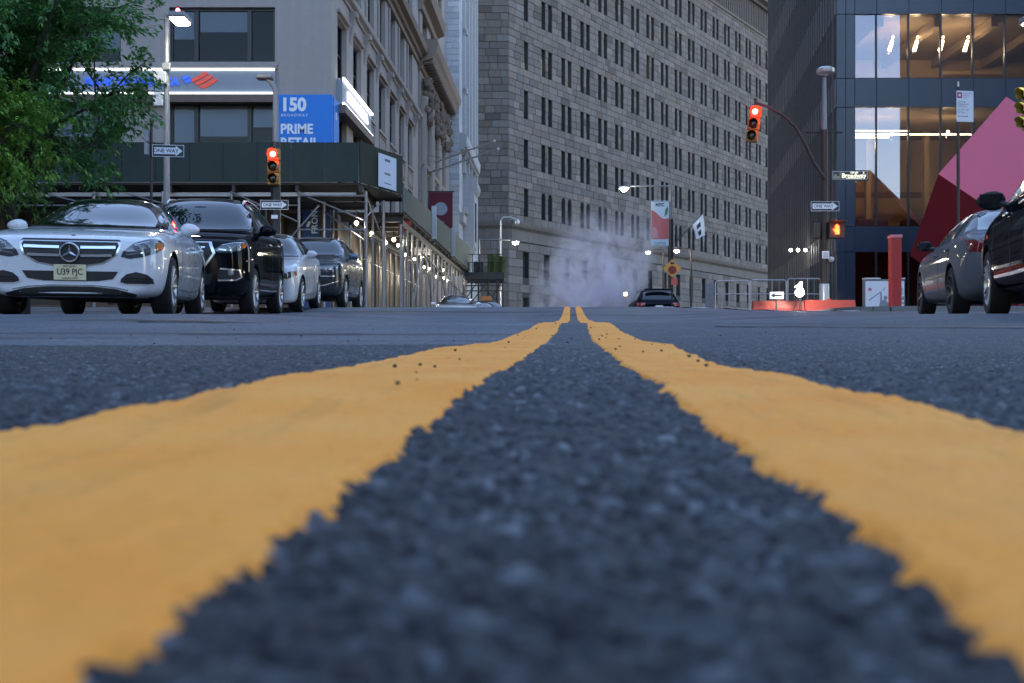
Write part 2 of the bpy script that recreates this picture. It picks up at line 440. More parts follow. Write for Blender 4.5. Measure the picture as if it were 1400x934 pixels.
M_YEL = bpy.data.materials.new("yellow_paint"); M_YEL.use_nodes = True
def _yel():
    N = M_YEL.node_tree.nodes; L = M_YEL.node_tree.links; b = N["Principled BSDF"]
    b.inputs["Roughness"].default_value = .72; b.inputs["Specular IOR Level"].default_value = .15
    geo = N.new("ShaderNodeNewGeometry")
    n = N.new("ShaderNodeTexNoise"); n.inputs["Scale"].default_value = 9; n.inputs["Detail"].default_value = 6; L.new(geo.outputs["Position"], n.inputs["Vector"])
    rp = N.new("ShaderNodeValToRGB"); L.new(n.outputs[0], rp.inputs[0])
    e = rp.color_ramp.elements
    e[0].position = .3; e[0].color = (.94, .33, .050, 1); e[1].position = .7; e[1].color = (.97, .415, .088, 1)
    v = N.new("ShaderNodeTexVoronoi"); v.inputs["Scale"].default_value = 26; L.new(geo.outputs["Position"], v.inputs["Vector"])
    n2 = N.new("ShaderNodeTexNoise"); n2.inputs["Scale"].default_value = 14; L.new(geo.outputs["Position"], n2.inputs["Vector"])
    ad = N.new("ShaderNodeMath"); ad.operation = 'SUBTRACT'; L.new(v.outputs["Distance"], ad.inputs[0])
    mr0 = N.new("ShaderNodeMapRange"); mr0.inputs[1].default_value = .55; mr0.inputs[2].default_value = .8; mr0.inputs[3].default_value = 0; mr0.inputs[4].default_value = .12; L.new(n2.outputs[0], mr0.inputs[0]); L.new(mr0.outputs[0], ad.inputs[1])
    mr = N.new("ShaderNodeMapRange"); mr.inputs[1].default_value = .0; mr.inputs[2].default_value = .04; mr.inputs[3].default_value = .40; mr.inputs[4].default_value = 1; L.new(ad.outputs[0], mr.inputs[0])
    mx = N.new("ShaderNodeMix"); mx.data_type = 'RGBA'; mx.blend_type = 'MULTIPLY'; mx.inputs[0].default_value = 1
    L.new(rp.outputs[0], mx.inputs[6]); L.new(mr.outputs[0], mx.inputs[7])
    mp = N.new("ShaderNodeMapping"); mp.inputs["Scale"].default_value = (30, 3.0, 10); L.new(geo.outputs["Position"], mp.inputs[0])
    n6 = N.new("ShaderNodeTexNoise"); n6.inputs["Scale"].default_value = 1.0; n6.inputs["Detail"].default_value = 9; n6.inputs["Roughness"].default_value = .7; L.new(mp.outputs[0], n6.inputs["Vector"])
    r6 = N.new("ShaderNodeMapRange"); r6.inputs[1].default_value = .54; r6.inputs[2].default_value = .70; r6.inputs[3].default_value = 0; r6.inputs[4].default_value = .42; L.new(n6.outputs[0], r6.inputs[0])
    m6 = N.new("ShaderNodeMix"); m6.data_type = 'RGBA'; m6.inputs[7].default_value = (.50, .24, .05, 1); L.new(r6.outputs[0], m6.inputs[0]); L.new(mx.outputs[2], m6.inputs[6]); L.new(m6.outputs[2], b.inputs["Base Color"])
    n3 = N.new("ShaderNodeTexNoise"); n3.inputs["Scale"].default_value = 320; n3.inputs["Detail"].default_value = 3; L.new(geo.outputs["Position"], n3.inputs["Vector"])
    bn = N.new("ShaderNodeBump"); bn.inputs["Distance"].default_value = .0015; bn.inputs["Strength"].default_value = .6
    L.new(n3.outputs[0], bn.inputs["Height"]); L.new(bn.outputs[0], b.inputs["Normal"])
_yel()
# centre line of the street and the worn, uneven outer edges of both lines (distance, left, right)
_OUT = np.array([(.05, .24, .2), (.425, .241, .196), (.55, .224, .192), (.64, .2215, .177), (.82, .234, .186), (1.09, .238, .171), (1.775, .250, .200), (2.24, .205, .235), (2.72, .198, .200), (3.14, .199, .197), (3.89, .20, .197), (5.1, .165, .176), (14, .215, .225), (24.4, .18, .18), (40, .18, .18)])
def centre(Y): return np.interp(Y, [0, .153, .26, .43, .63, 2.7, 5, 14, 25, 60], [0, .0093, .0147, .0228, .0345, .158, .312, .872, 1.518, 3.7])
def yellow(side):
    r = .004
    Y = [.085]
    while Y[-1] < 30: Y.append(Y[-1] * (1 + r * (1 if Y[-1] < 4 else 1.8)))
    Y = np.array(Y); nr = len(Y); nc = 110
    t = np.linspace(0, 1, nc); t = .5 - .5 * np.cos(np.pi * t) * (.55 + .45 * np.abs(np.cos(np.pi * t)))
    YY = np.repeat(Y[:, None], nc, 1)
    inner = .0585 + (vnoise(Y, Y * 0, .035, 21 + side) - .5) * .005 + (vnoise(Y, Y * 0, .011, 23 + side) - .5) * .004 + (vnoise(Y, Y * 0, .0045, 27 + side) - .5) * .004 - .005 * (1 - sst(.12, .24, Y))
    outer = np.interp(Y, _OUT[:, 0], _OUT[:, 1 if side < 0 else 2]) + (vnoise(Y, Y * 0, .05, 31 + side) - .5) * .008
    w = outer - inner
    XX = centre(YY) + side * (inner[:, None] + t[None, :] * w[:, None])
    X, Yf = XX.ravel(), YY.ravel()
    d = np.minimum(t, 1 - t)[None, :] * w[:, None]
    d = d.ravel()
    mac = G(X, Yf) + (vnoise(X, Yf, .05, 5) - .5) * .0022 + (vnoise(X, Yf, .3, 6) - .5) * .006 * sst(.5, 3, Yf) 
    far = sst(7, 10, Yf)
    mac += ((vnoise(X, Yf, .5, 3) - .5) * .012 + (vnoise(X, Yf, 1.7, 4) - .5) * .02) * far
    st = (stones(X, Yf, .0052, 1) - .35) * .0034 * .34 + (stones(X, Yf, .0115, 11) - .3) * .0032 * .5
    edge = sst(0, .009, d)
    Z = mac + st * (1 - far) + .0034 * edge - .0022 * (1 - edge) + (vnoise(X, Yf, .007, 9) - .5) * .0034 * (1 - edge) + .008 * far
    o = grid_obj("yellow_line", np.stack([X, Yf, Z], 1), nr, nc, M_YEL)
    return o
tag(yellow(-1), 'solid yellow painted line on the asphalt, left of the double centre line', 'road marking', 'double yellow centre line')
tag(yellow(1), 'solid yellow painted line on the asphalt, right of the double centre line', 'road marking', 'double yellow centre line')

# ================================================================== BUILDINGS
M_STUCCO = mat("grey_limestone", (.305, .28, .27), .85, var=.05, scale=3, bump=.25, bscale=30, streak=.07)
M_STUCCO2 = mat("buff_limestone", (.27, .24, .22), .85, var=.08, scale=3, bump=.3, bscale=25, streak=.10)
M_BROWNST = mat("brown_terracotta", (.20, .155, .125), .8, var=.12, scale=4, bump=.4, bscale=20, streak=.12)
M_ORN = mat("dark_terracotta_ornament", (.16, .125, .10), .85, var=.25, scale=8, bump=.8, bscale=18)
M_PALE = mat("pale_limestone_block", (.36, .38, .42), .8, var=.06, scale=4, bump=.3, bscale=20, island=.13, streak=.04)
M_PALEORN = mat("pale_limestone_trim", (.32, .33, .35), .8, var=.10, scale=5, bump=.4, bscale=15, streak=.12)
M_FED = mat("fortress_stone", (.118, .108, .104), .85, var=.10, scale=2.2, bump=.4, bscale=12, attr="tone", streak=.13)
M_FEDTRIM = mat("fortress_trim_stone", (.11, .103, .10), .85, var=.14, scale=2.5, bump=.4, bscale=12, streak=.18)
M_JOINT = mat("recessed_joint", (.040, .039, .040), .95, var=.1)
M_FRAME = mat("black_window_frame", (.018, .02, .024), .45, var=.05)
M_BLIND = mat("pale_roller_blind", (.34, .38, .44), .8, var=.04)
M_WINDARK = mat("dark_window_glass", (.010, .012, .016), .08, var=.0, spec=.55)
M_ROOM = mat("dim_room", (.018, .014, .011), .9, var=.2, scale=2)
M_GLASS = glass_mat("window_glass", (.82, .86, .9), .24, 0.0, 1.5)
M_DARKMET = mat("dark_metal", (.03, .03, .033), .5, metal=.3, var=.08)
M_STRIP = emit_mat("sign_light_strip", (.95, .97, 1.0), .22)

def warm_light(loc, e, r=.25, parent=None, col=(1, .70, .38)):
    l = bpy.data.lights.new("lamp_light", 'POINT'); l.energy = e; l.shadow_soft_size = r; l.color = col
    o = bpy.data.objects.new("lamp_light", l); COL.objects.link(o); o.location = loc
    if parent: o.parent = parent
    return o


def wall_holes(mb, u0, u1, z0, z1, holes, depth, mi=0, y=0.0, rmi=None):
    """front face of a wall with rectangular openings and their reveals"""
    us = sorted({u0, u1} | {min(max(h[k], u0), u1) for h in holes for k in (0, 1)})
    zs = sorted({z0, z1} | {min(max(h[k], z0), z1) for h in holes for k in (2, 3)})
    for j in range(len(zs) - 1):
        zc = (zs[j] + zs[j + 1]) / 2; start = None
        for i in range(len(us) - 1):
            uc = (us[i] + us[i + 1]) / 2
            solid = not any(h[0] < uc < h[1] and h[2] < zc < h[3] for h in holes)
            if solid and start is None: start = us[i]
            if start is not None and (not solid or i == len(us) - 2):
                e = us[i + 1] if solid else us[i]
                mb.quad((start, y, zs[j]), (e, y, zs[j]), (e, y, zs[j + 1]), (start, y, zs[j + 1]), mi); start = None
    r = mi if rmi is None else rmi
    for a, b, c, d in holes:
        mb.quad((a, y, c), (a, y + depth, c), (a, y + depth, d), (a, y, d), r)
        mb.quad((b, y, c), (b, y + depth, c), (b, y + depth, d), (b, y, d), r)
        mb.quad((a, y, d), (b, y, d), (b, y + depth, d), (a, y + depth, d), r)
        mb.quad((a, y, c), (b, y, c), (b, y + depth, c), (a, y + depth, c), r)
    return mb

def xf(o, M):
    o.matrix_local = M; return o
def put_at(name, data, parent, F, loc):
    o = put(name, data, parent); o.matrix_local = F @ Matrix.Translation(loc); return o

def sash_mesh(w, h, mull, fw=.07, d=.10, rails=()):
    m = MB()
    m.box(-w/2, -w/2 + fw, 0, d, 0, h); m.box(w/2 - fw, w/2, 0, d, 0, h)
    m.box(-w/2 + fw, w/2 - fw, 0, d, 0, fw); m.box(-w/2 + fw, w/2 - fw, 0, d, h - fw, h)
    for x in mull: m.box(x - fw * .8, x + fw * .8, -.03, d * .9, fw, h - fw)
    for z in rails: m.box(-w/2 + fw, w/2 - fw, .012, d * .8, z - .03, z + .03)
    return m.mesh("window", M_FRAME)
def pane_mesh(w, h, fw=.06):
    return MB().box(-w/2 + fw, w/2 - fw, .045, .057, fw, h - fw).mesh("pane", M_GLASS)
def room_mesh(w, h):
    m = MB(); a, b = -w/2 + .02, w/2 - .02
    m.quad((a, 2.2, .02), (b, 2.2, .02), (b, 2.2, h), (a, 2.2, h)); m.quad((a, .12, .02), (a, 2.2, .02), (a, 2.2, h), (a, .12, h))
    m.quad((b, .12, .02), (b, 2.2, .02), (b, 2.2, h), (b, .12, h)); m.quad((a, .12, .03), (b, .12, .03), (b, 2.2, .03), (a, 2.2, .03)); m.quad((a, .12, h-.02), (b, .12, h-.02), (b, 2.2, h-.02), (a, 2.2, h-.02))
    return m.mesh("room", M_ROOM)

# ------------------------------------------------------------------ corner building with the bank sign (left)
B0 = Vector((-7.29, 40.0, 1.3))
bank = thing("office_building", "grey limestone corner building carrying the lit bank sign behind the green shed", "building", B0)
def bz(z): return z - B0.z
SIDE_DIR = math.atan2(1.0, .055)
FF = Matrix.Identity(4)                      # front facade, local x from -34 to 0
FS = Matrix.Rotation(SIDE_DIR, 4, 'Z')       # side facade along the narrow street
ROWS_F = [(7.2, 10.35), (11.96, 14.17), (16.2, 18.9), (20.6, 23.2), (24.6, 27.2)]
GROUPS = [-2.23 - 6.2 * k for k in range(5)]
holes = [(x - 4.26, x, bz(a), bz(b)) for x in GROUPS for a, b in ROWS_F]
mb = MB(); wall_holes(mb, -34, 0, bz(7.0), bz(30), holes, .35)
SB = [1.2 + 3.05 * k for k in range(7)]
ROWS_S = [(6.8, 10.25), (11.65, 14.25), (15.95, 18.85), (20.35, 22.95), (24.5, 27.1)]
sh = [(u, u + 1.75, bz(a), bz(b)) for u in SB for a, b in ROWS_S]
ms = MB(); wall_holes(ms, 0, 23.6, bz(1.0), bz(30), sh, .38)
mb.add([FS @ Vector(v) for v in ms.v], ms.f)
mb.quad((-34, 0, bz(30)), (0, 0, bz(30)), (1.3, 23.6, bz(30)), (-34, 23.6, bz(30)))
mb.quad((-34, 0, bz(1)), (-34, 23, bz(1)), (-34, 23, bz(30)), (-34, 0, bz(30)))
mb.build("wall", M_STUCCO, bank)
# windows of the front: three lights each
wf = {}
for (a, b) in ROWS_F:
    h = b - a; k = round(h, 2)
    if k not in wf:
        wf[k] = (sash_mesh(4.26, h, (-1.07, 1.07), .10), pane_mesh(4.26, h, .08), room_mesh(4.26, h),
                 [MB().box(x0, x1, .09, .11, h - dz, h - .1).mesh("blind", M_BLIND) for x0, x1, dz in ((-2.0, -1.2, h * .55), (-.95, .95, h * .42), (1.2, 2.0, h * .72), (1.2, 2.0, h * .3))])
for gi, x in enumerate(GROUPS):
    for ri, (a, b) in enumerate(ROWS_F):
        f, p, rm, bl = wf[round(b - a, 2)]
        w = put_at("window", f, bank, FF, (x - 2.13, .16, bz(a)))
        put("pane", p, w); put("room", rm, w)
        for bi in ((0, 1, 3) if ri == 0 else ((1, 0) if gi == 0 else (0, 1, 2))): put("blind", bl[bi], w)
wsm = {}
for (a, b) in ROWS_S:
    h = b - a; k = round(h, 2)
    wsm[k] = (sash_mesh(1.75, h, (), .09, rails=(h * .5,)), pane_mesh(1.75, h, .07), room_mesh(1.75, h), MB().box(-.78, .78, .10, .115, h * .6, h - .1).mesh("blind", M_BLIND))
for ui, u in enumerate(SB):
    for ri, (a, b) in enumerate(ROWS_S):
        f, p, rm, bl = wsm[round(b - a, 2)]
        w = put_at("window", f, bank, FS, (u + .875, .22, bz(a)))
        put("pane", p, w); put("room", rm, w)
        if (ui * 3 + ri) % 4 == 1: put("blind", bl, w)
# sills, hoods, brackets and cornices
sm = MB().box(-4.4, .14, -.10, .02, -.16, -.02).mesh("window_sill", M_STUCCO)
for x in GROUPS:
    for a, b in ROWS_F[1:]: put_at("window_sill", sm, bank, FF, (x, 0, bz(a)))
ssm = MB().box(-.08, 1.83, -.10, .02, -.14, -.01).mesh("window_sill", M_STUCCO)
hood = MB().rbox(-.1, 1.85, -.16, .02, .06, .2, .02).mesh("window_hood", M_STUCCO2)
for u in SB:
    for ri, (a, b) in enumerate(ROWS_S):
        if ri != 2: put_at("window_sill", ssm, bank, FS, (u, 0, bz(a)))
    put_at("window_hood", hood, bank, FS, (u, 0, bz(14.3)))
def cornice_prof(name, z, prof_, u0, u1, m, parent, F):
    """prof_: (out, z) outline, extruded along the facade"""
    mbx = MB().prism([(-o, zz) for o, zz in prof_], 'x', u0, u1)
    o = mbx.build(name, m, parent); o.matrix_local = F @ Matrix.Translation((0, 0, z)); return o
LEDGE = [(0, -.32), (.08, -.30), (.10, -.16), (.26, -.10), (.30, 0), (.30, .10), (0, .14)]
cornice_prof("ledge", bz(15.55), LEDGE, .003, 23.6, M_STUCCO, bank, FS)
CORN = [(0, -.75), (.12, -.72), (.14, -.45), (.3, -.4), (.34, -.2), (.62, -.12), (.66, .05), (.7, .22), (0, .26)]
cornice_prof("cornice", bz(19.55), CORN, .0, 23.6, M_BROWNST, bank, FS)
cornice_prof("cornice", bz(19.55), [(o, z) for o, z in CORN], -34, 0.0, M_BROWNST, bank, FF)
brk = MB().prism([(0, 0), (-.26, 0), (-.28, -.2), (-.2, -.5), (-.12, -.95), (-.03, -1.35), (0, -1.4)], 'x', -.17, .17)
brk.prism([(-.2, .0), (-.34, -.02), (-.34, -.26), (-.2, -.3)], 'x', -.21, .21)
bkm = brk.mesh("bracket", M_STUCCO2)
for k in range(7): put_at("bracket", bkm, bank, FS, (SB[k] + 2.4, 0, bz(15.2)))
pan = MB(); pan.box(-.02, 1.77, -.05, .01, 0, .06); pan.box(-.02, 1.77, -.05, .01, .95, 1.01); pan.box(-.02, .04, -.049, .01, .06, .95); pan.box(1.71, 1.77, -.049, .01, .06, .95); pan.box(.12, 1.63, -.03, .01, .16, .85)
pn = pan.mesh("spandrel_panel", M_STUCCO2)
for u in SB[2:]: put_at("spandrel_panel", pn, bank, FS, (u, 0, bz(10.42)))
pil = MB().box(0, .32, -.09, .01, bz(16.0), bz(18.7)).mesh("pilaster", M_STUCCO2)
for u in SB: put_at("pilaster", pil, bank, FS, (u - .55, 0, 0))
# bank sign
M_SIGNP = mat("sign_panel", (.22, .26, .31), .5, var=.03)
M_BLUE = mat("blue_sign_letters", (.02, .09, .55), .4, var=0, emit=(.03, .12, .9), estr=.05)
M_REDS = mat("red_sign_mark", (.62, .06, .03), .4, var=0, emit=(.8, .08, .04), estr=.02)
bs = thing("sign", "long white bank sign with glowing edges and a red and blue mark", "sign", B0 + Vector((-7.4, 0, bz(10.6))))
MB().box(-6.6, 5.23, -.30, -.001, .05, .95).build("panel", M_SIGNP, bs)
for z in (-.02, .92): MB().box(-6.6, 5.23, -.36, -.302, z + .02, z + .075).build("light_strip", M_STRIP, bs)
MB().box(-6.7, 5.3, -.40, 0, -.34, -.03).build("fascia", mat("brown_fascia", (.12, .085, .07), .6), bs)
MB().box(-6.7, 5.3, -.40, 0, 1.04, 1.12).build("cap", M_STUCCO, bs)
text("lettering", "BANK OF AMERICA", .43, M_BLUE, bs, (1.42, -.34, .47), align='RIGHT', bold=.012, depth=.03)
lg = MB()
def bar(mbx, x, z, w, h, sl, y=-.36, mi=0):
    pts = [(x, z), (x + w, z + w * sl), (x + w - h * .45, z + w * sl + h), (x - h * .45, z + h)]
    pts = [(x, z), (x + w * .5, z + w * sl * .42), (x + w, z + w * sl), (x + w - h * .8, z + w * sl + h * .62), (x + w * .5 - h * .8, z + w * sl * .42 + h * .62), (x - h * .8, z + h * .62)]
    mbx.prism(pts, 'y', y, -.302, mi)
for i in range(3): bar(lg, 2.35 - i * .19, .20 + i * .13, .62, .14, .55)
lg.build("logo_red", M_REDS, bs)
lb = MB()
for i in range(2): bar(lb, 1.72 + i * .0 - i * .12, .42 + i * .13, .26, .13, .4)
lb.build("logo_blue", M_BLUE, bs)
# bright sign on the side street
ss = thing("sign", "small bright white sign with glowing bar on the side street wall", "sign", B0 + FS @ Vector((1.0, 0, bz(10.55)))); ss.rotation_euler = (0, 0, SIDE_DIR)
MB().box(0, 6.1, -.25, -.001, .05, 1.0).build("panel", M_SIGNP, ss)
MB().box(0, 6.1, -.34, -.252, 1.0, 1.08).build("light_strip", emit_mat("side_light_strip", (1, 1, 1), .35), ss)
MB().box(0, 6.1, -.34, -.252, -.04, .05).build("light_strip", M_STRIP, ss)
MB().box(-.05, 6.15, -.4, 0, -.4, -.05).build("fascia", MATS["brown_fascia"], ss)
text("lettering", "BANK OF AMERICA", .5, emit_mat("white_sign_letters", (.95, .95, 1), .14), ss, (2.9, -.30, .5), bold=.03, depth=.03, sx=.95)
# blue leasing banner wrapping the corner
M_BANNER = mat("blue_vinyl", (.0, .17, .62), .55, var=.03, scale=2)
M_WHITE = mat("white_print", (.72, .76, .82), .6, var=.02)
bn = thing("banner", "blue leasing banner wrapped round the grey building's corner above the green shed", "banner", B0 + Vector((0, 0, bz(7.7))))
MB().rbox(-2.12, .10, -.12, -.003, 0, 2.93, .01).build("panel", M_BANNER, bn)
sp = MB().box(.0, .95, -.10, -.003, 0, 2.9).build("side_panel", M_BANNER, bn); sp.matrix_local = FS @ Matrix.Translation((.12, 0, 0))
text("lettering", "150", .72, M_WHITE, bn, (-1.98, -.125, 2.50), align='LEFT', bold=.030, sx=.95)
text("lettering", "BROADWAY", .16, M_WHITE, bn, (-1.97, -.125, 2.09), align='LEFT', spacing=1.3)
text("lettering", "PRIME", .54, M_WHITE, bn, (-1.99, -.125, 1.53), align='LEFT', bold=.016, sx=.92)
text("lettering", "RETAIL", .54, M_WHITE, bn, (-1.99, -.125, .98), align='LEFT', bold=.016, sx=.92)
for zz, s_ in ((2.2, "150"), (1.0, "PRIME")):
    t = text("lettering", s_, .4, M_WHITE, bn, (0, 0, 0), bold=.01); t.matrix_local = FS @ Matrix.Translation((.55, -.105, zz)) @ Matrix.Rotation(math.pi / 2, 4, 'X') @ Matrix.Diagonal((.42, 1, 1, 1))
# street level shopfront under the shed
M_SHOPBR = mat("brown_shopfront", (.115, .075, .05), .6, var=.15, scale=2, streak=.1)
M_SHOPDK = mat("dark_shopfront", (.03, .024, .022), .4, var=.15)
sf = MB()
sf.box(-34, 0, -.02, .5, bz(6.6), bz(7.0)); sf.box(-34, 0, -.06, .5, bz(5.9), bz(6.3))
for x in (-33, -29, -25, -21, -17, -13, -9.4, -6, -3.2, -.5): sf.box(x - .45, x + .45, -.05, .5, bz(1.0), bz(5.9))
sf.box(-34, 0, -.04, .5, bz(1.0), bz(2.2))
sf.box(-5.6, -1.9, -.03, .4, bz(2.2), bz(5.9))
sf.build("shopfront", M_SHOPBR, bank)
MB().box(-34, -.002, .3, .4, bz(1.0), bz(6.6)).build("shop_glazing", M_SHOPDK, bank)
shs = MB(); shs.box(.1, 23.6, -.06, .02, bz(.9), bz(6.3)); shs.box(.0, 23.6, -.12, .0, bz(6.3), bz(6.6))
o_ = MB().add([FS @ Vector(v) for v in shs.v], shs.f).build("shopfront", M_SHOPDK, bank)
for k in range(9): put_at("shop_pier", MB().box(-.35, .35, -.14, -.062, bz(.9), bz(6.3)).mesh("shop_pier", M_SHOPBR), bank, FS, (1.0 + 2.75 * k, 0, 0))
M_NAVY = mat("navy_panel", (.015, .055, .17), .5, var=.05)
fp = thing("sign", "tall navy shop panel with white vertical lettering beside the shed post", "sign", B0 + Vector((-.75, -.10, .3)))
MB().box(-.33, .34, -.09, 0, 0, 5.3).build("panel", M_NAVY, fp)
t = text("lettering", "FRONTAGE", .34, M_WHITE, fp, (0, 0, 0), bold=.006, spacing=1.05); t.matrix_local = Matrix.Translation((.16, -.095, 4.35)) @ Matrix.Rotation(-math.pi / 2, 4, 'Y') @ Matrix.Rotation(math.pi / 2, 4, 'X')
b_ = MB()
for k in range(3): b_.ball((-.13 + k * .03, -.095, 3.75 + k * .07), (.07, .008, .05), 8, 6)
b_.build("emblem", M_WHITE, fp)
MB().box(.5, .78, -.07, .02, 0, 5.3).build("narrow_panel", M_NAVY, fp)

# ------------------------------------------------------------------ blocks of stone
def cut_course(u0, u1, lo, hi, rnd, forb=()):
    """split a course [u0,u1] minus forbidden intervals into stones"""
    segs = [(u0, u1)]
    for a, b in forb:
        ns = []
        for s, e in segs:
            if b <= s or a >= e: ns.append((s, e)); continue
            if a > s: ns.append((s, a))
            if b < e: ns.append((b, e))
        segs = ns
    out = []
    for s, e in segs:
        x = s
        while e - x > 1e-4:
            w = rnd.uniform(lo, hi)
            if e - x - w < lo * .7: w = e - x
            out.append((x, min(x + w, e))); x += w
    return out
def add_block(mb, ua, ub, za, zb, proud, ch, j=.012, y0=.05):
    a, b, c, d = ua + j, ub - j, za + j, zb - j
    ch = min(ch, (b - a) * .3, (d - c) * .3)
    vs = [(a, y0, c), (b, y0, c), (b, y0, d), (a, y0, d),
          (a, -proud + ch, c), (b, -proud + ch, c), (b, -proud + ch, d), (a, -proud + ch, d),
          (a + ch, -proud, c + ch), (b - ch, -proud, c + ch), (b - ch, -proud, d - ch), (a + ch, -proud, d - ch)]
    fs = [(8, 9, 10, 11)]
    for i in range(4):
        k = (i + 1) % 4
        fs += [(i, k, 4 + k, 4 + i), (4 + i, 4 + k, 8 + k, 8 + i)]
    mb.add(vs, fs)
def tone_attr(me, tones_per_face):
    a = me.attributes.new("tone", 'FLOAT_COLOR', 'FACE')
    a.data.foreach_set("color", np.array([c for t in tones_per_face for c in t], dtype=np.float32))

# ------------------------------------------------------------------ fortress-like stone building at the bend of the street
F0 = Vector((-.35, 94.0, 0.0))
fed = thing("stone_building", "massive grey stone block building with rows of paired dark windows closing the street", "building", F0)
FM = Matrix.Rotation(math.atan2(1.0, .735), 4, 'Z')
FC = Matrix.Translation((-3.0, 0, 0))
ULEN = 70.0
CH = .675; FB = 4.725
PAIRS = [2.85 + 3.575 * k for k in range(19)]
WROWS = [13.85 + FB * k for k in range(7)]
fr = random.Random(11)
fholes = []
for k, u in enumerate(PAIRS):
    cs = [u] if k == 0 else [u - .59, u + .59]
    for z in WROWS:
        for c in cs: fholes.append((c - .34, c + .34, z, z + 2.7))
    fholes.append((u - .5, u + .5, 7.9, 10.4)); fholes.append((u - .6, u + .6, 3.2, 6.0))
m = MB(); wall_holes(m, 0, ULEN, -2, 46.95, fholes, .75, y=.03)
w_ = MB().add([FM @ Vector(v) for v in m.v], m.f)
m2 = MB(); wall_holes(m2, -.05, 3.0, -2, 46.95, [], .3, y=.03)
w_.add([FC @ Vector(v) for v in m2.v], m2.f)
w_.quad((-3.05, .03, -2), (-12, 30, -2), (-12, 30, 52), (-3.05, .03, 52))
w_.build("wall", M_JOINT, fed)
blocks = []   # (frame index, ua, ub, za, zb)
z = 13.175
while z < 46.9:
    fb = [(h[0], h[1]) for h in fholes if h[2] - 1e-3 < z + CH / 2 < h[3] + 1e-3]
    narrow = bool(fb)
    for ua, ub in cut_course(0, ULEN - 3, .75, 1.75 if not narrow else 1.3, fr, fb): blocks.append((0, ua, ub, z, z + CH))
    for ua, ub in cut_course(0, 3.0, .7, 1.6, fr): blocks.append((1, ua, ub, z, z + CH))
    z += CH
z = -.95
while z < 11.2:
    hh = 1.0 if z < 4 else .8
    if z + hh > 11.35: break
    fb = [(h[0], h[1]) for h in fholes if h[2] - .3 < z + hh / 2 < h[3] + .3]
    for ua, ub in cut_course(0, ULEN - 3, 1.2, 2.6, fr, fb): blocks.append((0, ua, ub, z, z + hh))
    for ua, ub in cut_course(0, 3.0, 1.0, 2.2, fr): blocks.append((1, ua, ub, z, z + hh))
    z += hh
def seen_size(b):
    M_ = (FM if b[0] == 0 else FC)
    c = F0 + M_ @ Vector(((b[1] + b[2]) / 2, 0, (b[3] + b[4]) / 2))
    py = 492 - 1361 * c.z / c.y
    if py < -5 or py > 415: return 0
    c1 = F0 + M_ @ Vector((b[1], 0, b[3])); c2 = F0 + M_ @ Vector((b[2], 0, b[3]))
    return abs(c1.x / c1.y - c2.x / c2.y) * (b[4] - b[3]) / c.y
def tone():
    t = fr.gauss(1.0, .13)
    if fr.random() < .08: t *= .72
    w = fr.gauss(0, .03)
    return (max(.5, t + w), max(.5, t), max(.5, t - w), 1)
blocks.sort(key=seen_size, reverse=True)
for b in blocks[:299]:
    mb_ = MB(); add_block(mb_, 0, b[2] - b[1], 0, b[4] - b[3], fr.uniform(.02, .055), .03)
    me = mb_.mesh("stone_block", M_FED); tone_attr(me, [tone()] * len(me.polygons))
    put_at("stone_block", me, fed, FM if b[0] == 0 else FC, (b[1], 0, b[3]))
rest = MB(); tn = []
for b in blocks[299:]:
    q = MB(); add_block(q, b[1], b[2], b[3], b[4], fr.uniform(.02, .055), .03)
    M_ = FM if b[0] == 0 else FC
    rest.add([M_ @ Vector(v) for v in q.v], q.f); tn += [tone()] * len(q.f)
me = rest.mesh("stone_blocks_far", M_FED); tone_attr(me, tn)
tag(put("stone_courses", me, fed), kind='stuff')
# windows: square and round headed
M_FWIN = mat("dim_window_glass", (.030, .031, .036), .15, var=.1, scale=.7)
M_FWLIT = mat("lit_window_glass", (.3, .28, .2), .3, var=.05, emit=(1, .86, .5), estr=.035)
def fedwin(lit=False, w=.68, h=2.7):
    q = MB(); q.box(-w/2, w/2, .30, .34, 0, h, 0)
    for x in (-w/2 + .03, w/2 - .03): q.box(x - .03, x + .03, .24, .3, 0, h, 1)
    q.box(-w/2 + .06, w/2 - .06, .25, .3, h * .5 - .03, h * .5 + .03, 1); q.box(-w/2 + .06, w/2 - .06, .25, .3, h - .06, h, 1)
    return q.mesh("window", [M_FWLIT if lit else M_FWIN, M_FRAME])
fw0, fw1 = fedwin(), fedwin(True)
def blindwin(f_):
    q = MB(); q.box(-.31, .31, .285, .298, 2.7 * f_, 2.66, 0); return q.mesh("blind", mat("dusty_blind", (.12, .115, .10), .9, var=.1))
fbl = [blindwin(f_) for f_ in (.3, .55, .7, .82)]
wr = random.Random(31)
fwb, fwc = fedwin(False, 1.0, 2.5), fedwin(False, 1.2, 2.8)
arch = MB()
pts = [(.36, -.02), (.36, .36), (-.36, .36), (-.36, -.02)] + [(-.34 * math.cos(a), -.02 + .36 * math.sin(a)) for a in np.linspace(.15, math.pi - .15, 9)]
arch.prism(pts, 'y', -.04, .5)
archm = arch.mesh("arch_head", M_FEDTRIM)
lit = {(1, 3, 0), (2, 3, 1), (0, 3, 0), (5, 2, 1), (7, 4, 0)}
for k, u in enumerate(PAIRS):
    for r, z in enumerate(WROWS):
        for ci, c in enumerate([u] if k == 0 else [u - .59, u + .59]):
            w = put_at("window", fw1 if (k, r, ci) in lit else fw0, fed, FM, (c, .1, z))
            if wr.random() < .42: put("blind", wr.choice(fbl), w)
            if r == 0 and k > 0: put("arch_head", archm, w).location = (0, -.1, 2.33)
    put_at("window", fwb, fed, FM, (u, .1, 7.9)); put_at("window", fwc, fed, FM, (u, .1, 3.2))
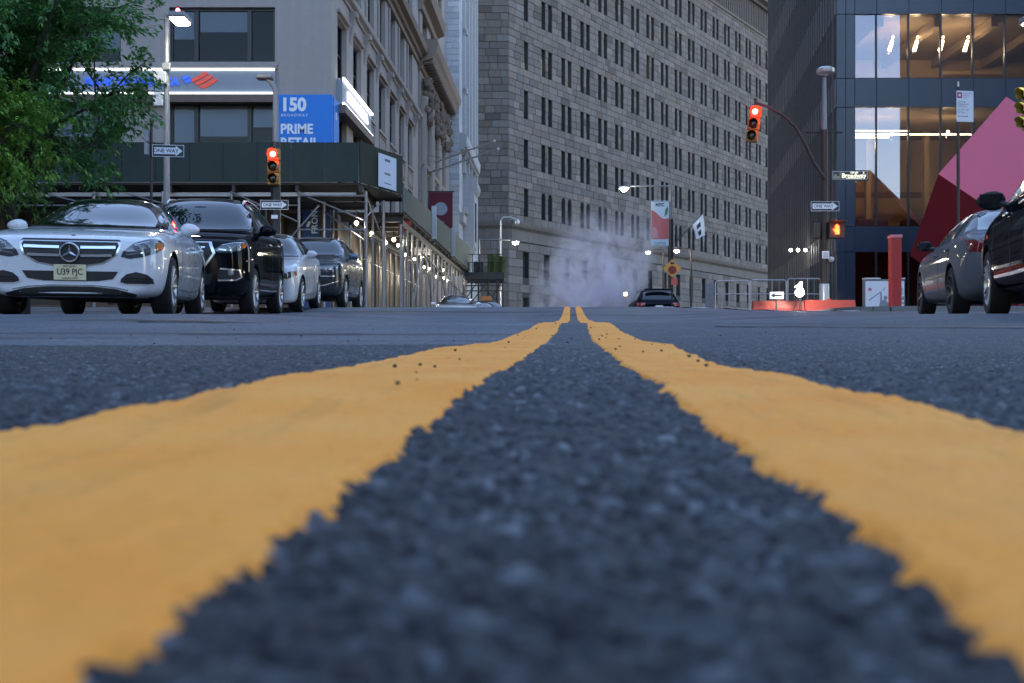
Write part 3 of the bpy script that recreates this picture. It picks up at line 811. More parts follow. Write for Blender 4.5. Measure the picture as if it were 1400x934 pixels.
def both(name, prof_, z, m, u1=ULEN - 3):
    a = MB().prism([(-o, zz) for o, zz in prof_], 'x', 0.0, u1)
    q = MB().add([FM @ Vector(v) for v in a.v], a.f)
    b = MB().prism([(-o, zz) for o, zz in prof_], 'x', 0.0, 3.35)
    q.add([FC @ Vector(v) for v in b.v], b.f)
    o = q.build(name, m, fed); o.location = (0, 0, z); return o
both("frieze", [(0, 0), (.10, 0), (.10, 1.05), (0, 1.05)], 11.35, M_FEDTRIM)
both("ledge", [(0, 0), (.15, .0), (.30, .15), (.42, .2), (.55, .45), (.60, .7), (.5, .76), (0, .775)], 12.4, M_FEDTRIM)
both("band_course", [(0, 0), (.14, .02), (.2, .12), (.2, .35), (0, .4)], 46.6, M_FEDTRIM)
ba = MB()
for k in range(110):
    u = .4 + k * .6
    ba.box(u - .11, u + .11, .0, .3, 47.0, 50.6)
lo = MB().add([FM @ Vector(v) for v in ba.v], ba.f)
tag(lo.build("loggia_bars", M_FEDTRIM, fed), kind='stuff')
lg_ = MB().box(0, ULEN - 3, .9, 1.1, 46.9, 50.6); lw = MB().add([FM @ Vector(v) for v in lg_.v], lg_.f); lw.build("loggia_wall", M_JOINT, fed)
both("cornice", [(-.9, 0), (.3, 0), (.5, .3), (1.1, .5), (1.2, 1.0), (1.3, 1.4), (-.9, 1.5)], 50.6, M_FEDTRIM)
# flag on a slanted pole
flp = thing("flag", "white and black flag drooping from a slanted pole on the fortress wall", "flag", F0 + FM @ Vector((34.6, -.1, 14.6)), math.atan2(1, .735))
MB().path([(0, 0, 0), (.9, -1.4, 1.7), (1.7, -2.6, 3.3)], [.07, .06, .045], 8).build("pole", M_DARKMET, flp)
fl = MB(); nn = 8; tipp, lowp = Vector((1.7, -2.6, 3.3)), Vector((1.0, -1.55, 1.9))
for i in range(nn + 1):
    for j in range(5):
        s, t2 = i / nn, j / 4
        top = tipp.lerp(lowp, t2)
        fl.v.append(tuple(top + Vector((.35 * s * (1 - t2) + .9 * s * t2 * (1 - s * .3) + .08 * math.sin(4 * s + 5 * t2), -.15 * s + .10 * math.sin(6 * t2), -s * (2.7 - 1.0 * t2)))))
for i in range(nn):
    for j in range(4): fl.f.append((i*5+j, i*5+j+1, (i+1)*5+j+1, (i+1)*5+j)); fl.mi.append(1 if (i in (2, 3) and j in (1, 2)) or (i in (5, 6) and j in (1, 2)) else 0)
fo = fl.build("cloth", [mat("white_flag", (.6, .62, .66), .8), mat("black_flag_mark", (.03, .03, .035), .8)], flp, smooth=True)

# ------------------------------------------------------------------ ornate brown building and pale stone tower further along the left side
def side_x(Y): return -9.49 + .055 * Y
orn = thing("ornate_building", "ornate brown stone building with heavy projecting cornice beyond the grey corner building", "building", (side_x(63.65), 63.65, .6), SIDE_DIR)
oz = lambda z: z - .6
OL = 13.0
h2 = [(1.0 + 3.9 * k, 3.2 + 3.9 * k, oz(a), oz(b)) for k in range(3) for a, b in ((8, 12.2), (13.0, 16.8), (21.0, 22.4), (24.4, 27))]
mw = MB(); wall_holes(mw, 0, OL, 0, oz(29), h2, .7, y=-.12)
mw.quad((0, -.12, 0), (0, 8, 0), (0, 8, oz(29)), (0, -.12, oz(29))); mw.quad((OL, -.12, 0), (OL, 8, 0), (OL, 8, oz(29)), (OL, -.12, oz(29)))
mw.build("wall", M_STUCCO2, orn)
for a, b, c, d in h2:
    w = put_at("window", sash_mesh(b - a, d - c, (0,), .1, rails=((d - c) * .6,)), orn, Matrix.Identity(4), ((a + b) / 2, .3, c))
    put("pane", MB().box(-(b - a) / 2 + .05, (b - a) / 2 - .05, .05, .07, .05, d - c - .05).mesh("pane", M_WINDARK), w)
colm = MB().lathe([(.30, 0), (.34, .1), (.28, .3), (.25, 8.2), (.30, 8.6), (.36, 8.8), (.36, 9.0)], n=12).mesh("column", M_STUCCO2, True)
for u in (.45, 3.75, 4.35, 7.65, 8.25, 11.55, 12.4): put_at("column", colm, orn, Matrix.Identity(4), (u, -.22, oz(7.9)))
fo2 = MB(); rr = random.Random(4)
for k in range(150):
    u = rr.uniform(.2, OL); zz = oz(rr.uniform(15.6, 18.2)); fo2.ball((u, -.25 - rr.uniform(0, .35), zz), (rr.uniform(.12, .28), rr.uniform(.15, .3), rr.uniform(.15, .4)), 6, 4)
tag(fo2.build("carved_foliage", M_ORN, orn), kind='stuff')
cornice_prof("cornice", oz(18.9), [(0, -.4), (.25, -.3), (.3, .1), (.95, .3), (1.05, .55), (1.2, .8), (1.3, 1.2), (1.25, 1.5), (0, 1.55)], -.25, OL + .9, M_BROWNST, orn, Matrix.Identity(4))
dn = MB().box(-.14, .14, -.95, -.1, -.0, .28).mesh("dentil", M_BROWNST)
for k in range(22): put_at("dentil", dn, orn, Matrix.Identity(4), (.1 + k * .62, 0, oz(18.93)))
cornice_prof("cornice", oz(22.8), [(0, -.5), (.3, -.4), (.35, .0), (.8, .2), (.95, .8), (0, .9)], -.2, OL * .55, M_BROWNST, orn, Matrix.Identity(4))
cornice_prof("ledge", oz(12.6), LEDGE, 0, OL, M_STUCCO2, orn, Matrix.Translation((0, -.12, 0)))
# its red banner and two slanting flagpoles
rb = thing("banner", "dark red banner with a pale round seal hanging on the ornate building above the shed", "banner", (side_x(66) + .35, 66.0, 6.9), 0)
M_DKRED = mat("dark_red_cloth", (.11, .015, .03), .8, var=.08)
MB().rbox(0, 1.58, -.03, .02, 0, 4.2, .008).build("cloth", M_DKRED, rb)
MB().lathe([(.44, 0), (.44, .012)], (.79, -.045, 3.1), 'y', 28).build("seal", mat("pale_seal", (.30, .33, .42), .8, var=.25, scale=9), rb)
rs_ = MB()
for k, ww in enumerate((.5, .4, .62)): rs_.box(.79 - ww/2, .79 + ww/2, -.036, -.029, 2.2 - k*.3, 2.3 - k*.3)
rs_.build("printed_lines", mat("faded_print", (.25, .12, .16), .8), rb)
MB().tube((-.1, 0, 4.25), (1.7, 0, 4.25), .04).build("rod", M_DARKMET, rb)
for k, (a, b) in enumerate((((583, 226, 70), (676, 193, 62)), ((584, 237, 66), (681, 204, 58)))):
    pa, pb = P(*a), P(*b)
    fp_ = thing("flagpole", ("bare pale flagpole slanting out from the ornate building, the upper of two", "bare pale flagpole slanting out from the ornate building, the lower of two")[k], "flagpole", pa)
    d = pb - pa
    MB().path([(0, 0, 0), d * .5, d], [.075, .06, .04], 8).build("pole", mat("pale_pole", (.5, .5, .5), .5), fp_)
    MB().ball(d, .09).build("finial", MATS["pale_pole"], fp_)
    MB().path([d * .55, Vector((-.6, 1.5, d.z * .55 + 1.6))], .012, 4).build("stay_wire", M_DARKMET, fp_)

tw = thing("stone_tower", "pale blue-grey limestone tower with carved trim between the ornate building and the fortress wall", "building", (-5.72, 77.0, .3))
TW = 1.65
FT = Matrix.Translation((TW, 0, 0)) @ Matrix.Rotation(SIDE_DIR, 4, 'Z')
tr = random.Random(5)
core = MB(); core.box(-6, TW, .04, 16, -1, 48); core.build("core", M_JOINT, tw)
q = MB(); z = -.6
while z < 46:
    for ua, ub in cut_course(-1.2, TW, .45, 1.2, tr): add_block(q, ua, ub, z, z + .46, tr.uniform(.0, .02), .015, .006)
    z += .46
tag(q.build("stone_courses", M_PALE, tw), kind='stuff')
q = MB(); z = -.6
tfb = [(u, u + 1.3) for u in (3.2, 8.4)]
while z < 46:
    fb_ = tfb if int((z - 1) % 5 > 1.2) else []
    for ua, ub in cut_course(0, 16, .45, 1.2, tr, fb_): add_block(q, ua, ub, z, z + .46, tr.uniform(.0, .02), .015, .006)
    z += .46
q2 = MB().add([FT @ Vector(v) for v in q.v], q.f); tag(q2.build("side_courses", M_PALE, tw), kind='stuff')
plm = MB().box(-.2, .2, -.28, .05, 14.5, 46).mesh("pilaster", M_PALEORN)
for u in (2.2, 5.2, 7.6, 10.6, 13): put_at("pilaster", plm, tw, FT, (u, 0, 0))
lo_ = MB()
for zz in (11.3, 16.1, 20.8, 25.5, 30.2): lo_.rbox(2.0, 2.5, -.42, 0, zz, zz + .5, .05)
ql = MB().add([FT @ Vector(v) for v in lo_.v], lo_.f); ql.build("corbel", M_PALEORN, tw)
# carved oriel near the street and a gabled cornice
oq = MB()
oq.prism([(0, 7.5), (-.5, 8.2), (-.9, 8.8), (-.9, 13.0), (-1.1, 13.2), (-1.1, 14.0), (-.5, 14.6), (0, 14.9)], 'x', 2.6, 5.2)
oq.prism([(0, 15.9), (-.35, 16.0), (-.55, 16.5), (-.6, 17.1), (0, 17.3)], 'x', .0, 12)
oq.prism([(0, 5.3), (-.4, 5.6), (-.5, 6.3), (0, 6.5)], 'x', .0, 2.3)
oq.prism([(0, 10.3), (-.3, 10.4), (-.36, 11.0), (0, 11.2)], 'x', 0, 2.4)
for k in range(8): oq.ball((2.7 + k * .33, -1.1, 13.6), (.16, .12, .3), 7, 5)
for k in range(14): oq.ball((.3 + k * .8, -.55, 16.3), (.22, .15, .3), 7, 5)
oo = MB().add([FT @ Vector(v) for v in oq.v], oq.f); oo.build("oriel", M_PALEORN, tw)
for zz in (9.2, 3.6): 
    d_ = MB().box(3.3, 4.5, -.92 if zz > 5 else -.04, -.05 if zz > 5 else .1, zz, zz + 3.2); dd = MB().add([FT @ Vector(v) for v in d_.v], d_.f); dd.build("window", M_WINDARK, tw)
sill = MB()
for zz in (5.1, 12.9): sill.rbox(-.2, .75, -.35, 0, zz, zz + .18, .02)
sill.build("ledge", M_PALEORN, tw)

# ------------------------------------------------------------------ dark glass office building on the right
D0 = Vector((14.65, 45.0, 1.3))
off = thing("office_building", "blue-black panelled office building with warmly lit glass floors behind the pink block", "building", D0)
dz = lambda z: z - D0.z
M_PANEL = mat("blue_black_panel", (.014, .028, .052), .34, var=.06, scale=3, bump=.05, spec=.6)
M_MULL = mat("black_mullion", (.012, .013, .016), .4, var=0)
M_GLASS2 = bpy.data.materials.new("coated_glass"); M_GLASS2.use_nodes = True
def _cg():
    nt = M_GLASS2.node_tree; N = nt.nodes; L = nt.links; N.remove(N["Principled BSDF"])
    t = N.new("ShaderNodeBsdfTransparent"); t.inputs[0].default_value = (.62, .62, .64, 1)
    g_ = N.new("ShaderNodeBsdfGlossy"); g_.inputs["Roughness"].default_value = 0.0; g_.inputs[0].default_value = (.44, .44, .50, 1)
    f = N.new("ShaderNodeFresnel"); f.inputs[0].default_value = 1.5
    a = N.new("ShaderNodeMath"); a.operation = 'MULTIPLY_ADD'; a.inputs[1].default_value = .8; a.inputs[2].default_value = .20; L.new(f.outputs[0], a.inputs[0])
    mx = N.new("ShaderNodeMixShader"); L.new(a.outputs[0], mx.inputs[0]); L.new(t.outputs[0], mx.inputs[1]); L.new(g_.outputs[0], mx.inputs[2]); L.new(mx.outputs[0], N["Material Output"].inputs[0])
_cg()
XL, XR = 0.0, 26.0
MU = [.826 + .98, .826 + 2.45] # replaced below
mux = [.826, .826 + .99] + [.826 + .99 + 1.455 * k for k in range(1, 17)]
glz = [(12.7, 15.6), (6.0, 11.4), (17.6, 20.5), (22.2, 25.0)]
# panels
for z0, z1 in ((4.86, 6.0), (11.4, 12.7), (15.6, 17.6), (20.5, 22.2), (25.0, 27)):
    xs = [0.0, .42] + mux
    for a, b in zip(xs[:-1], xs[1:]):
        if z0 > 16 and a > 12: continue
        MB().rbox(a + .012, b - .012, -.06, .05, dz(z0) + .012, dz(z1) - .012, .006).build("panel", M_PANEL, off)
for z0, z1 in glz:
    for a, b in ((0, .42), (.42, .826)): MB().rbox(a + .012, b - .012, -.06, .05, dz(z0) + .012, dz(z1) - .012, .006).build("panel", M_PANEL, off)
MB().box(.0, XR, .055, .2, dz(1.0), dz(1.6)).build("base_course", M_PANEL, off)
for a, b in ((0, .42), (.42, .826)): MB().rbox(a + .012, b - .012, -.06, .05, dz(1.0), dz(4.85), .006).build("panel", M_PANEL, off)
bk = MB()
for z0, z1 in ((4.86, 6.0), (11.4, 12.7), (15.6, 17.6), (20.5, 22.2), (25.0, 27)): bk.box(.01, XR, .06, .35, dz(z0), dz(z1))
bk.box(.01, .826, .06, .35, dz(1.0), dz(27)); bk.build("backing", M_MULL, off)
for z0, z1 in glz + [(1.6, 4.86)]:
    for a, b in zip(mux[:-1], mux[1:]):
        w = put("window", MB().box(a - .035, a + .035, -.02, .10, dz(z0), dz(z1)).box(a + .036, b - .036, .0, .10, dz(z0), dz(z0) + .05).mesh("window", M_MULL), off)
        put("pane", MB().box(a + .03, b - .03, .03, .042, dz(z0) + .045, dz(z1) - .005).mesh("pane", M_GLASS2), w)
# rooms behind the glass
M_RWALL = mat("warm_room_wall", (.42, .31, .19), .8, var=.1, scale=1.2)
M_RFLOOR = mat("room_floor", (.10, .07, .05), .6, var=.1)
M_RCEIL = mat("room_ceiling", (.26, .20, .14), .9, var=.05)
rooms = MB()
for z0, z1 in glz[:2] + [(1.5, 4.86)]:
    rooms.box(1.86, XR, 7.0, 7.1, dz(z0) - .2, dz(z1) + .3, 0)
    rooms.box(1.9, XR, .36, 7.0, dz(z0) - .3, dz(z0) - .05, 1)
    rooms.box(1.9, XR, .36, 7.0, dz(z1) + .05, dz(z1) + .3, 2)
    rooms.add([(x_, y_, z_) for z_ in (dz(z0) - .2, dz(z1) + .3) for x_, y_ in ((.83, .36), (1.90, 7.05), (1.87, 7.05), (.80, .36))], [(0, 1, 5, 4), (2, 3, 7, 6)], 0)
    rooms.add([(.83, .36, dz(z0) - .05), (1.9, .36, dz(z0) - .05), (1.9, 7, dz(z0) - .05)], [(0, 1, 2)], 1); rooms.add([(.83, .36, dz(z1) + .05), (1.9, .36, dz(z1) + .05), (1.9, 7, dz(z1) + .05)], [(0, 1, 2)], 2)
for k in range(9): rooms.box(2 + k * 2.6, 2.3 + k * 2.6, .4, 6.9, dz(15.2), dz(15.6), 2)
rooms.box(7.0, 10.4, 5.4, 5.6, dz(12.8), dz(14.6), 0); rooms.box(7.15, 10.25, 5.38, 5.4, dz(13.0), dz(14.45), 1)
for k in range(7): rooms.box(3 + k * 2.9, 3.25 + k * 2.9, 4.6, 4.9, dz(6.0), dz(11.4), 0)
rooms.box(.9, 22, 5.2, 5.4, dz(8.2), dz(8.45), 1)
rooms.build("interior", [M_RWALL, M_RFLOOR, M_RCEIL], off)
fur = MB(); rr = random.Random(21)
for k in range(12):
    x = 1.5 + k * 1.7 + rr.uniform(-.3, .3); fur.box(x, x + 1.1, 3.2, 3.8, dz(13.4), dz(13.45)); fur.box(x, x + .06, 3.2, 3.8, dz(12.65), dz(13.4)); fur.box(x + 1.04, x + 1.1, 3.2, 3.8, dz(12.65), dz(13.4)); fur.rbox(x + .3, x + .75, 4, 4.4, dz(12.65), dz(13.7), .04)
for k in range(8): 
    x = 2 + k * 2.3; fur.rbox(x, x + 1.5, 3, 3.7, dz(5.95), dz(6.8), .06)
fur.build("furniture", mat("dark_furniture", (.05, .035, .025), .6, var=.2), off)
M_WARM = emit_mat("warm_lamp", (1.0, .70, .34), 3.5)
M_WARMB = emit_mat("warm_tube", (1.0, .78, .45), 2.2)
for k, x in enumerate((1228, 1262, 1297, 1331)):
    lx = PX(x, 47) - D0.x - .3
    pl = thing("pendant_lamp", "slanted warm spotlight behind upper office glass, %s" % ("at the left end of the row", "second from the left", "second from the right", "at the right end of the row")[k], "lamp", D0 + Vector((lx, 2.0, dz(15.45))), 0, "pendant spotlights upstairs in the office")
    MB().tube((0, 0, 0), (0, 0, -.35), .015).build("stem", M_DARKMET, pl)
    MB().tube((.02, 0, -.38), (-.12, 0, -.85), .07, .085, 10).build("shade", M_WARM, pl)
    MB().ball((.04, 0, -.22), .06, 8, 6).build("bulb", M_WARM, pl); warm_light((-.16, -.05, -.98), 13, .05, pl)
tb = thing("tube_lamp", "bright horizontal light tubes bent in a loop behind the lower office glass", "lamp", D0 + Vector((.95, 1.6, dz(10.55))))
for (x0, x1, z_) in ((.15, 6.9, 0), (.25, 3.0, .16), (.1, 2.05, -.14), (3.0, 4.6, .0)):
    if (x0, x1) != (3.0, 4.6): MB().tube((x0, 0, z_), (x1, 0, z_), .028, n=6).build("tube", M_WARMB, tb)
for (x, z_) in ((.2, -.2), (2.2, 0), (4.8, .12)): MB().ball((x, 0, z_), .07, 8, 6).build("bulb", M_WARM, tb); warm_light((x, .1, z_ - .22), 8, .05, tb)
for x, z_ in ((8.2, 8.9), (7.4, 8.55), (10.4, 9.0)): 
    sl = thing("globe_lamp", "small warm globe lamp glowing deep in the lower office, %s" % {8.2: "nearest to the dark sign post", 7.4: "lowest of the three globes", 10.4: "behind the tilted red block"}[x], "lamp", D0 + Vector((x, 4.2, dz(z_))), 0, "globe lamps in the lower office")
    MB().ball((0, 0, 0), .11, 10, 8).build("globe", M_WARM, sl); MB().tube((0, 0, .1), (0, 0, 11.3 - z_), .012).build("stem", M_DARKMET, sl)
for x in (3.0, 8.0, 13.5):
    pass
# side wall to the narrow street: fins and spandrel bands in dark metal and glass
FD = Matrix.Rotation(math.atan2(1.0, .14), 4, 'Z')
SL = 26.0
def sideq(name, q, m, kind=None):
    o = MB().add([Matrix.Scale(-1, 4, (0, 1, 0)) @ Vector(v) for v in q.v], q.f).build(name, m, off); o.matrix_local = FD
    return o
M_SIDEGL = mat("dark_side_glass", (.045, .042, .045), .18, var=.15, scale=1.0, spec=.5)
M_SIDESP = mat("dark_side_spandrel", (.13, .118, .118), .55, var=.12, scale=2, streak=.1)
M_SIDEFIN = mat("dark_side_fin", (.085, .076, .078), .5, var=.2, scale=3)
sideq("side_glazing", MB().box(.05, SL, .05, .15, dz(.8), dz(29)), M_SIDEGL)
for z0, z1 in ((4.86, 6.0), (11.4, 12.7), (15.6, 17.6), (20.5, 22.2), (25.0, 27)):
    k = 0
    while k < SL - .1:
        sideq("side_panel", MB().rbox(k + .02, min(k + 2.9, SL) - .02, -.04, .05, dz(z0), dz(z1), .01), M_SIDESP); k += 2.9
fins = MB(); k = .4
rr = random.Random(9)
while k < SL:
    fins.box(k, k + .07, -.10, .04, dz(1.0), dz(29)); k += .725
sideq("fin", fins, M_SIDEFIN)["kind"] = 'stuff'
# vertical blinds behind the glazing, uneven
sl_ = MB()
for i in range(80):
    k = rr.uniform(0, SL - .5); zr = rr.choice(glz[:2] + glz[2:] + [(1.6, 4.86)])
    zt_ = rr.uniform(zr[0] + .3, zr[1]); sl_.box(k, k + rr.uniform(.15, .6), .03, .045, dz(zr[0] if rr.random() < .5 else zt_ - .6), dz(zt_))
sideq("glazing_blinds", sl_, mat("dull_blind", (.20, .185, .18), .8, var=.1, island=.5))["kind"] = 'stuff'

# ------------------------------------------------------------------ buildings out of view: one mirrored in the glass, others added against sun and glow
M_BACK = mat("brown_tower_wall", (.055, .046, .040), .7, var=.1)
bt = thing("tower", "dark brown tower with a stepped cornice standing behind the viewer", "building", (72, -48, -1.5))
q = MB().prism([(-14, 0), (30, 0), (48, -25), (2, -25)], 'z', 0, 55); q.prism([(-16, 1.5), (31, 1.5), (48, -25), (2, -25)], 'z', 38, 40); q.prism([(-15.2, .8), (31, .8), (48, -25), (2, -25)], 'z', 36.6, 38)
q.build("wall", M_BACK, bt)
q = MB()
for zf in range(14):
    for k in range(14): q.box(-12.5 + k * 3, -11 + k * 3, -.1, .05, 2 + zf * 3.9, 4.4 + zf * 3.9)
tag(q.build("windows", M_WINDARK, bt), kind='stuff')

bt = thing("tower", "black steel tower left of the viewer across the park trees, added unseen to block the low sun", "building", (-75, -10, -.6))  # unseen tower, placed here to block the low sun
q = MB().box(-25, 25, -22, 26, 0, 60)
q.build("wall", mat("sun_blocker_black", (.03, .03, .033), .5, var=.05), bt)
q = MB()
for zf in range(14):
    for k in range(9): q.box(24.9, 25.15, -20 + k * 5, -17 + k * 5, 3 + zf * 4.1, 5.6 + zf * 4.1)
tag(q.build("windows", M_WINDARK, bt), kind='stuff')  # windows of the unseen tower added to block the sun

for nm, lb, lc, bx_ in (("glow_blocker", "unseen grey block far behind the viewer, added to dim the horizon glow", (-18, -92, -4), (-40, 38, -20, 0, 0, 34)), ("glow_blocker", "taller unseen grey block beside the dark tower, added to dim the horizon glow", (40, -95, -4), (-18, 22, -20, 0, 0, 48)), ("glow_blocker", "broad unseen block right of the viewer, added to dim the horizon glow", (62, -8, -1), (-16, 20, -20, 22, 0, 42)), ("glow_blocker", "unseen dark block to the left, added to hide the low sun and its glow", (-62, 34, 0), (-30, 19, -8, 30, 0, 52))):  # unseen blocks, added to cut the sun and horizon glow
    t_ = thing(nm, lb, "building", lc); q = MB().box(*bx_); q.build("wall", mat("glow_blocker_grey", (.07, .068, .07), .8, var=.1), t_)
    q = MB()
    for zf in range(int(bx_[5] / 3.8)):
        for k in range(int((bx_[1] - bx_[0]) / 3)): q.box(bx_[0] + .7 + k * 3, bx_[0] + 2.3 + k * 3, bx_[3] - .05, bx_[3] + .05, 1.5 + zf * 3.8, 3.6 + zf * 3.8)
    tag(q.build("windows", M_WINDARK, t_), kind='stuff')

# ================================================================== CARS
M_TYRE = mat("tyre_rubber", (.013, .013, .014), .85, var=.15, scale=20)
M_RIM = mat("alloy_rim", (.42, .43, .45), .35, metal=.85, var=.08)
M_RIMDK = mat("dark_alloy_rim", (.05, .05, .055), .4, metal=.6, var=.1)
M_CHROME = mat("chrome", (.80, .82, .85), .26, metal=1.0, var=0)
M_BLKPL = mat("black_plastic", (.012, .012, .013), .5, var=.1)
M_WELL = mat("wheel_well", (.006, .006, .006), .9, var=0)
M_CARGL = mat("car_window_glass", (.006, .008, .010), .03, var=0, spec=.9, coat=.6)
M_LAMP = mat("headlamp_glass", (.05, .06, .075), .06, var=0, spec=.8, coat=1)
M_LENS = mat("headlamp_lens", (.55, .60, .66), .12, metal=.8, var=0)
M_AMBER = mat("amber_reflector", (.45, .12, .01), .25, var=0)
M_TAIL = mat("tail_lamp", (.16, .004, .006), .15, var=0, coat=1)
M_PLATE = mat("cream_plate", (.62, .56, .36), .5, var=.05)
M_INK = mat("dark_ink", (.015, .015, .02), .6, var=0)

def curve(tab):
    x = np.array([t[0] for t in tab], float); y = np.array([t[1] for t in tab], float)
    def f(v):
        return float(np.interp(v, x, y))
    return f

def car_body(S):
    """closed body shell from cross sections; front at y=0, x across, z up"""
    zb, zs, zt, w = curve(S['zb']), curve(S['zs']), curve(S['zt']), curve(S['w'])
    W2 = max(t[1] for t in S['w']); tum = S.get('tumble', .5)
    st = S['st']; rows = []
    for y in st:
        b, s_, t, ww = zb(y), zs(y), zt(y), w(y)
        t = max(t, s_ + .015)
        zbelt = S['belt']
        p8z = max(s_ + (t - s_) * .72, t - .075)
        xb = min(ww * .90, W2 * .90)
        p8x = xb - .035 - tum * max(0, p8z - zbelt)
        p8x = min(p8x, ww * .86)
        p7z = s_ + min(.02, (t - s_) * .35)
        zm = b + (s_ - b) * .52
        half = [(0, b), (ww * .55, b), (ww * .90, b + .015), (ww * .975, b + .13), (ww, zm), (ww * .992, s_ - (s_ - zm) * .28), (ww * .955, s_ - .005), (min(ww * .925, xb + .02), p7z), (p8x, p8z), (p8x * .62, t - (.012 if t > zbelt + .1 else (t - s_) * .10)), (0, t)]
        rows.append(half)
    n = len(rows[0]); vs = []; fs = []
    ring = 2 * n - 2
    for y, h in zip(st, rows):
        r = [(x, y, z) for x, z in h] + [(-x, y, z) for x, z in h[-2:0:-1]]
        vs += r
    m = len(st)
    for i in range(m - 1):
        for k in range(ring):
            a, b = i * ring + k, i * ring + (k + 1) % ring
            fs.append((a, b, b + ring, a + ring))
    # caps, as strips between the two halves
    for i, rev in ((0, True), (m - 1, False)):
        base = i * ring
        for k in range(n - 1):
            l0, l1 = (base + (ring - k) % ring), base + (ring - k - 1) % ring
            r0, r1 = base + k, base + k + 1
            f = [r0, r1, l1, l0]; f = [v for j, v in enumerate(f) if v not in f[:j]]
            if len(f) > 2: fs.append(tuple(f[::-1] if rev else f))
    me = bpy.data.meshes.new("body_cage"); me.from_pydata(vs, [], fs); me.update()
    bm = bmesh.new(); bm.from_mesh(me); bmesh.ops.recalc_face_normals(bm, faces=bm.faces[:]); bm.to_mesh(me); bm.free()
    return me

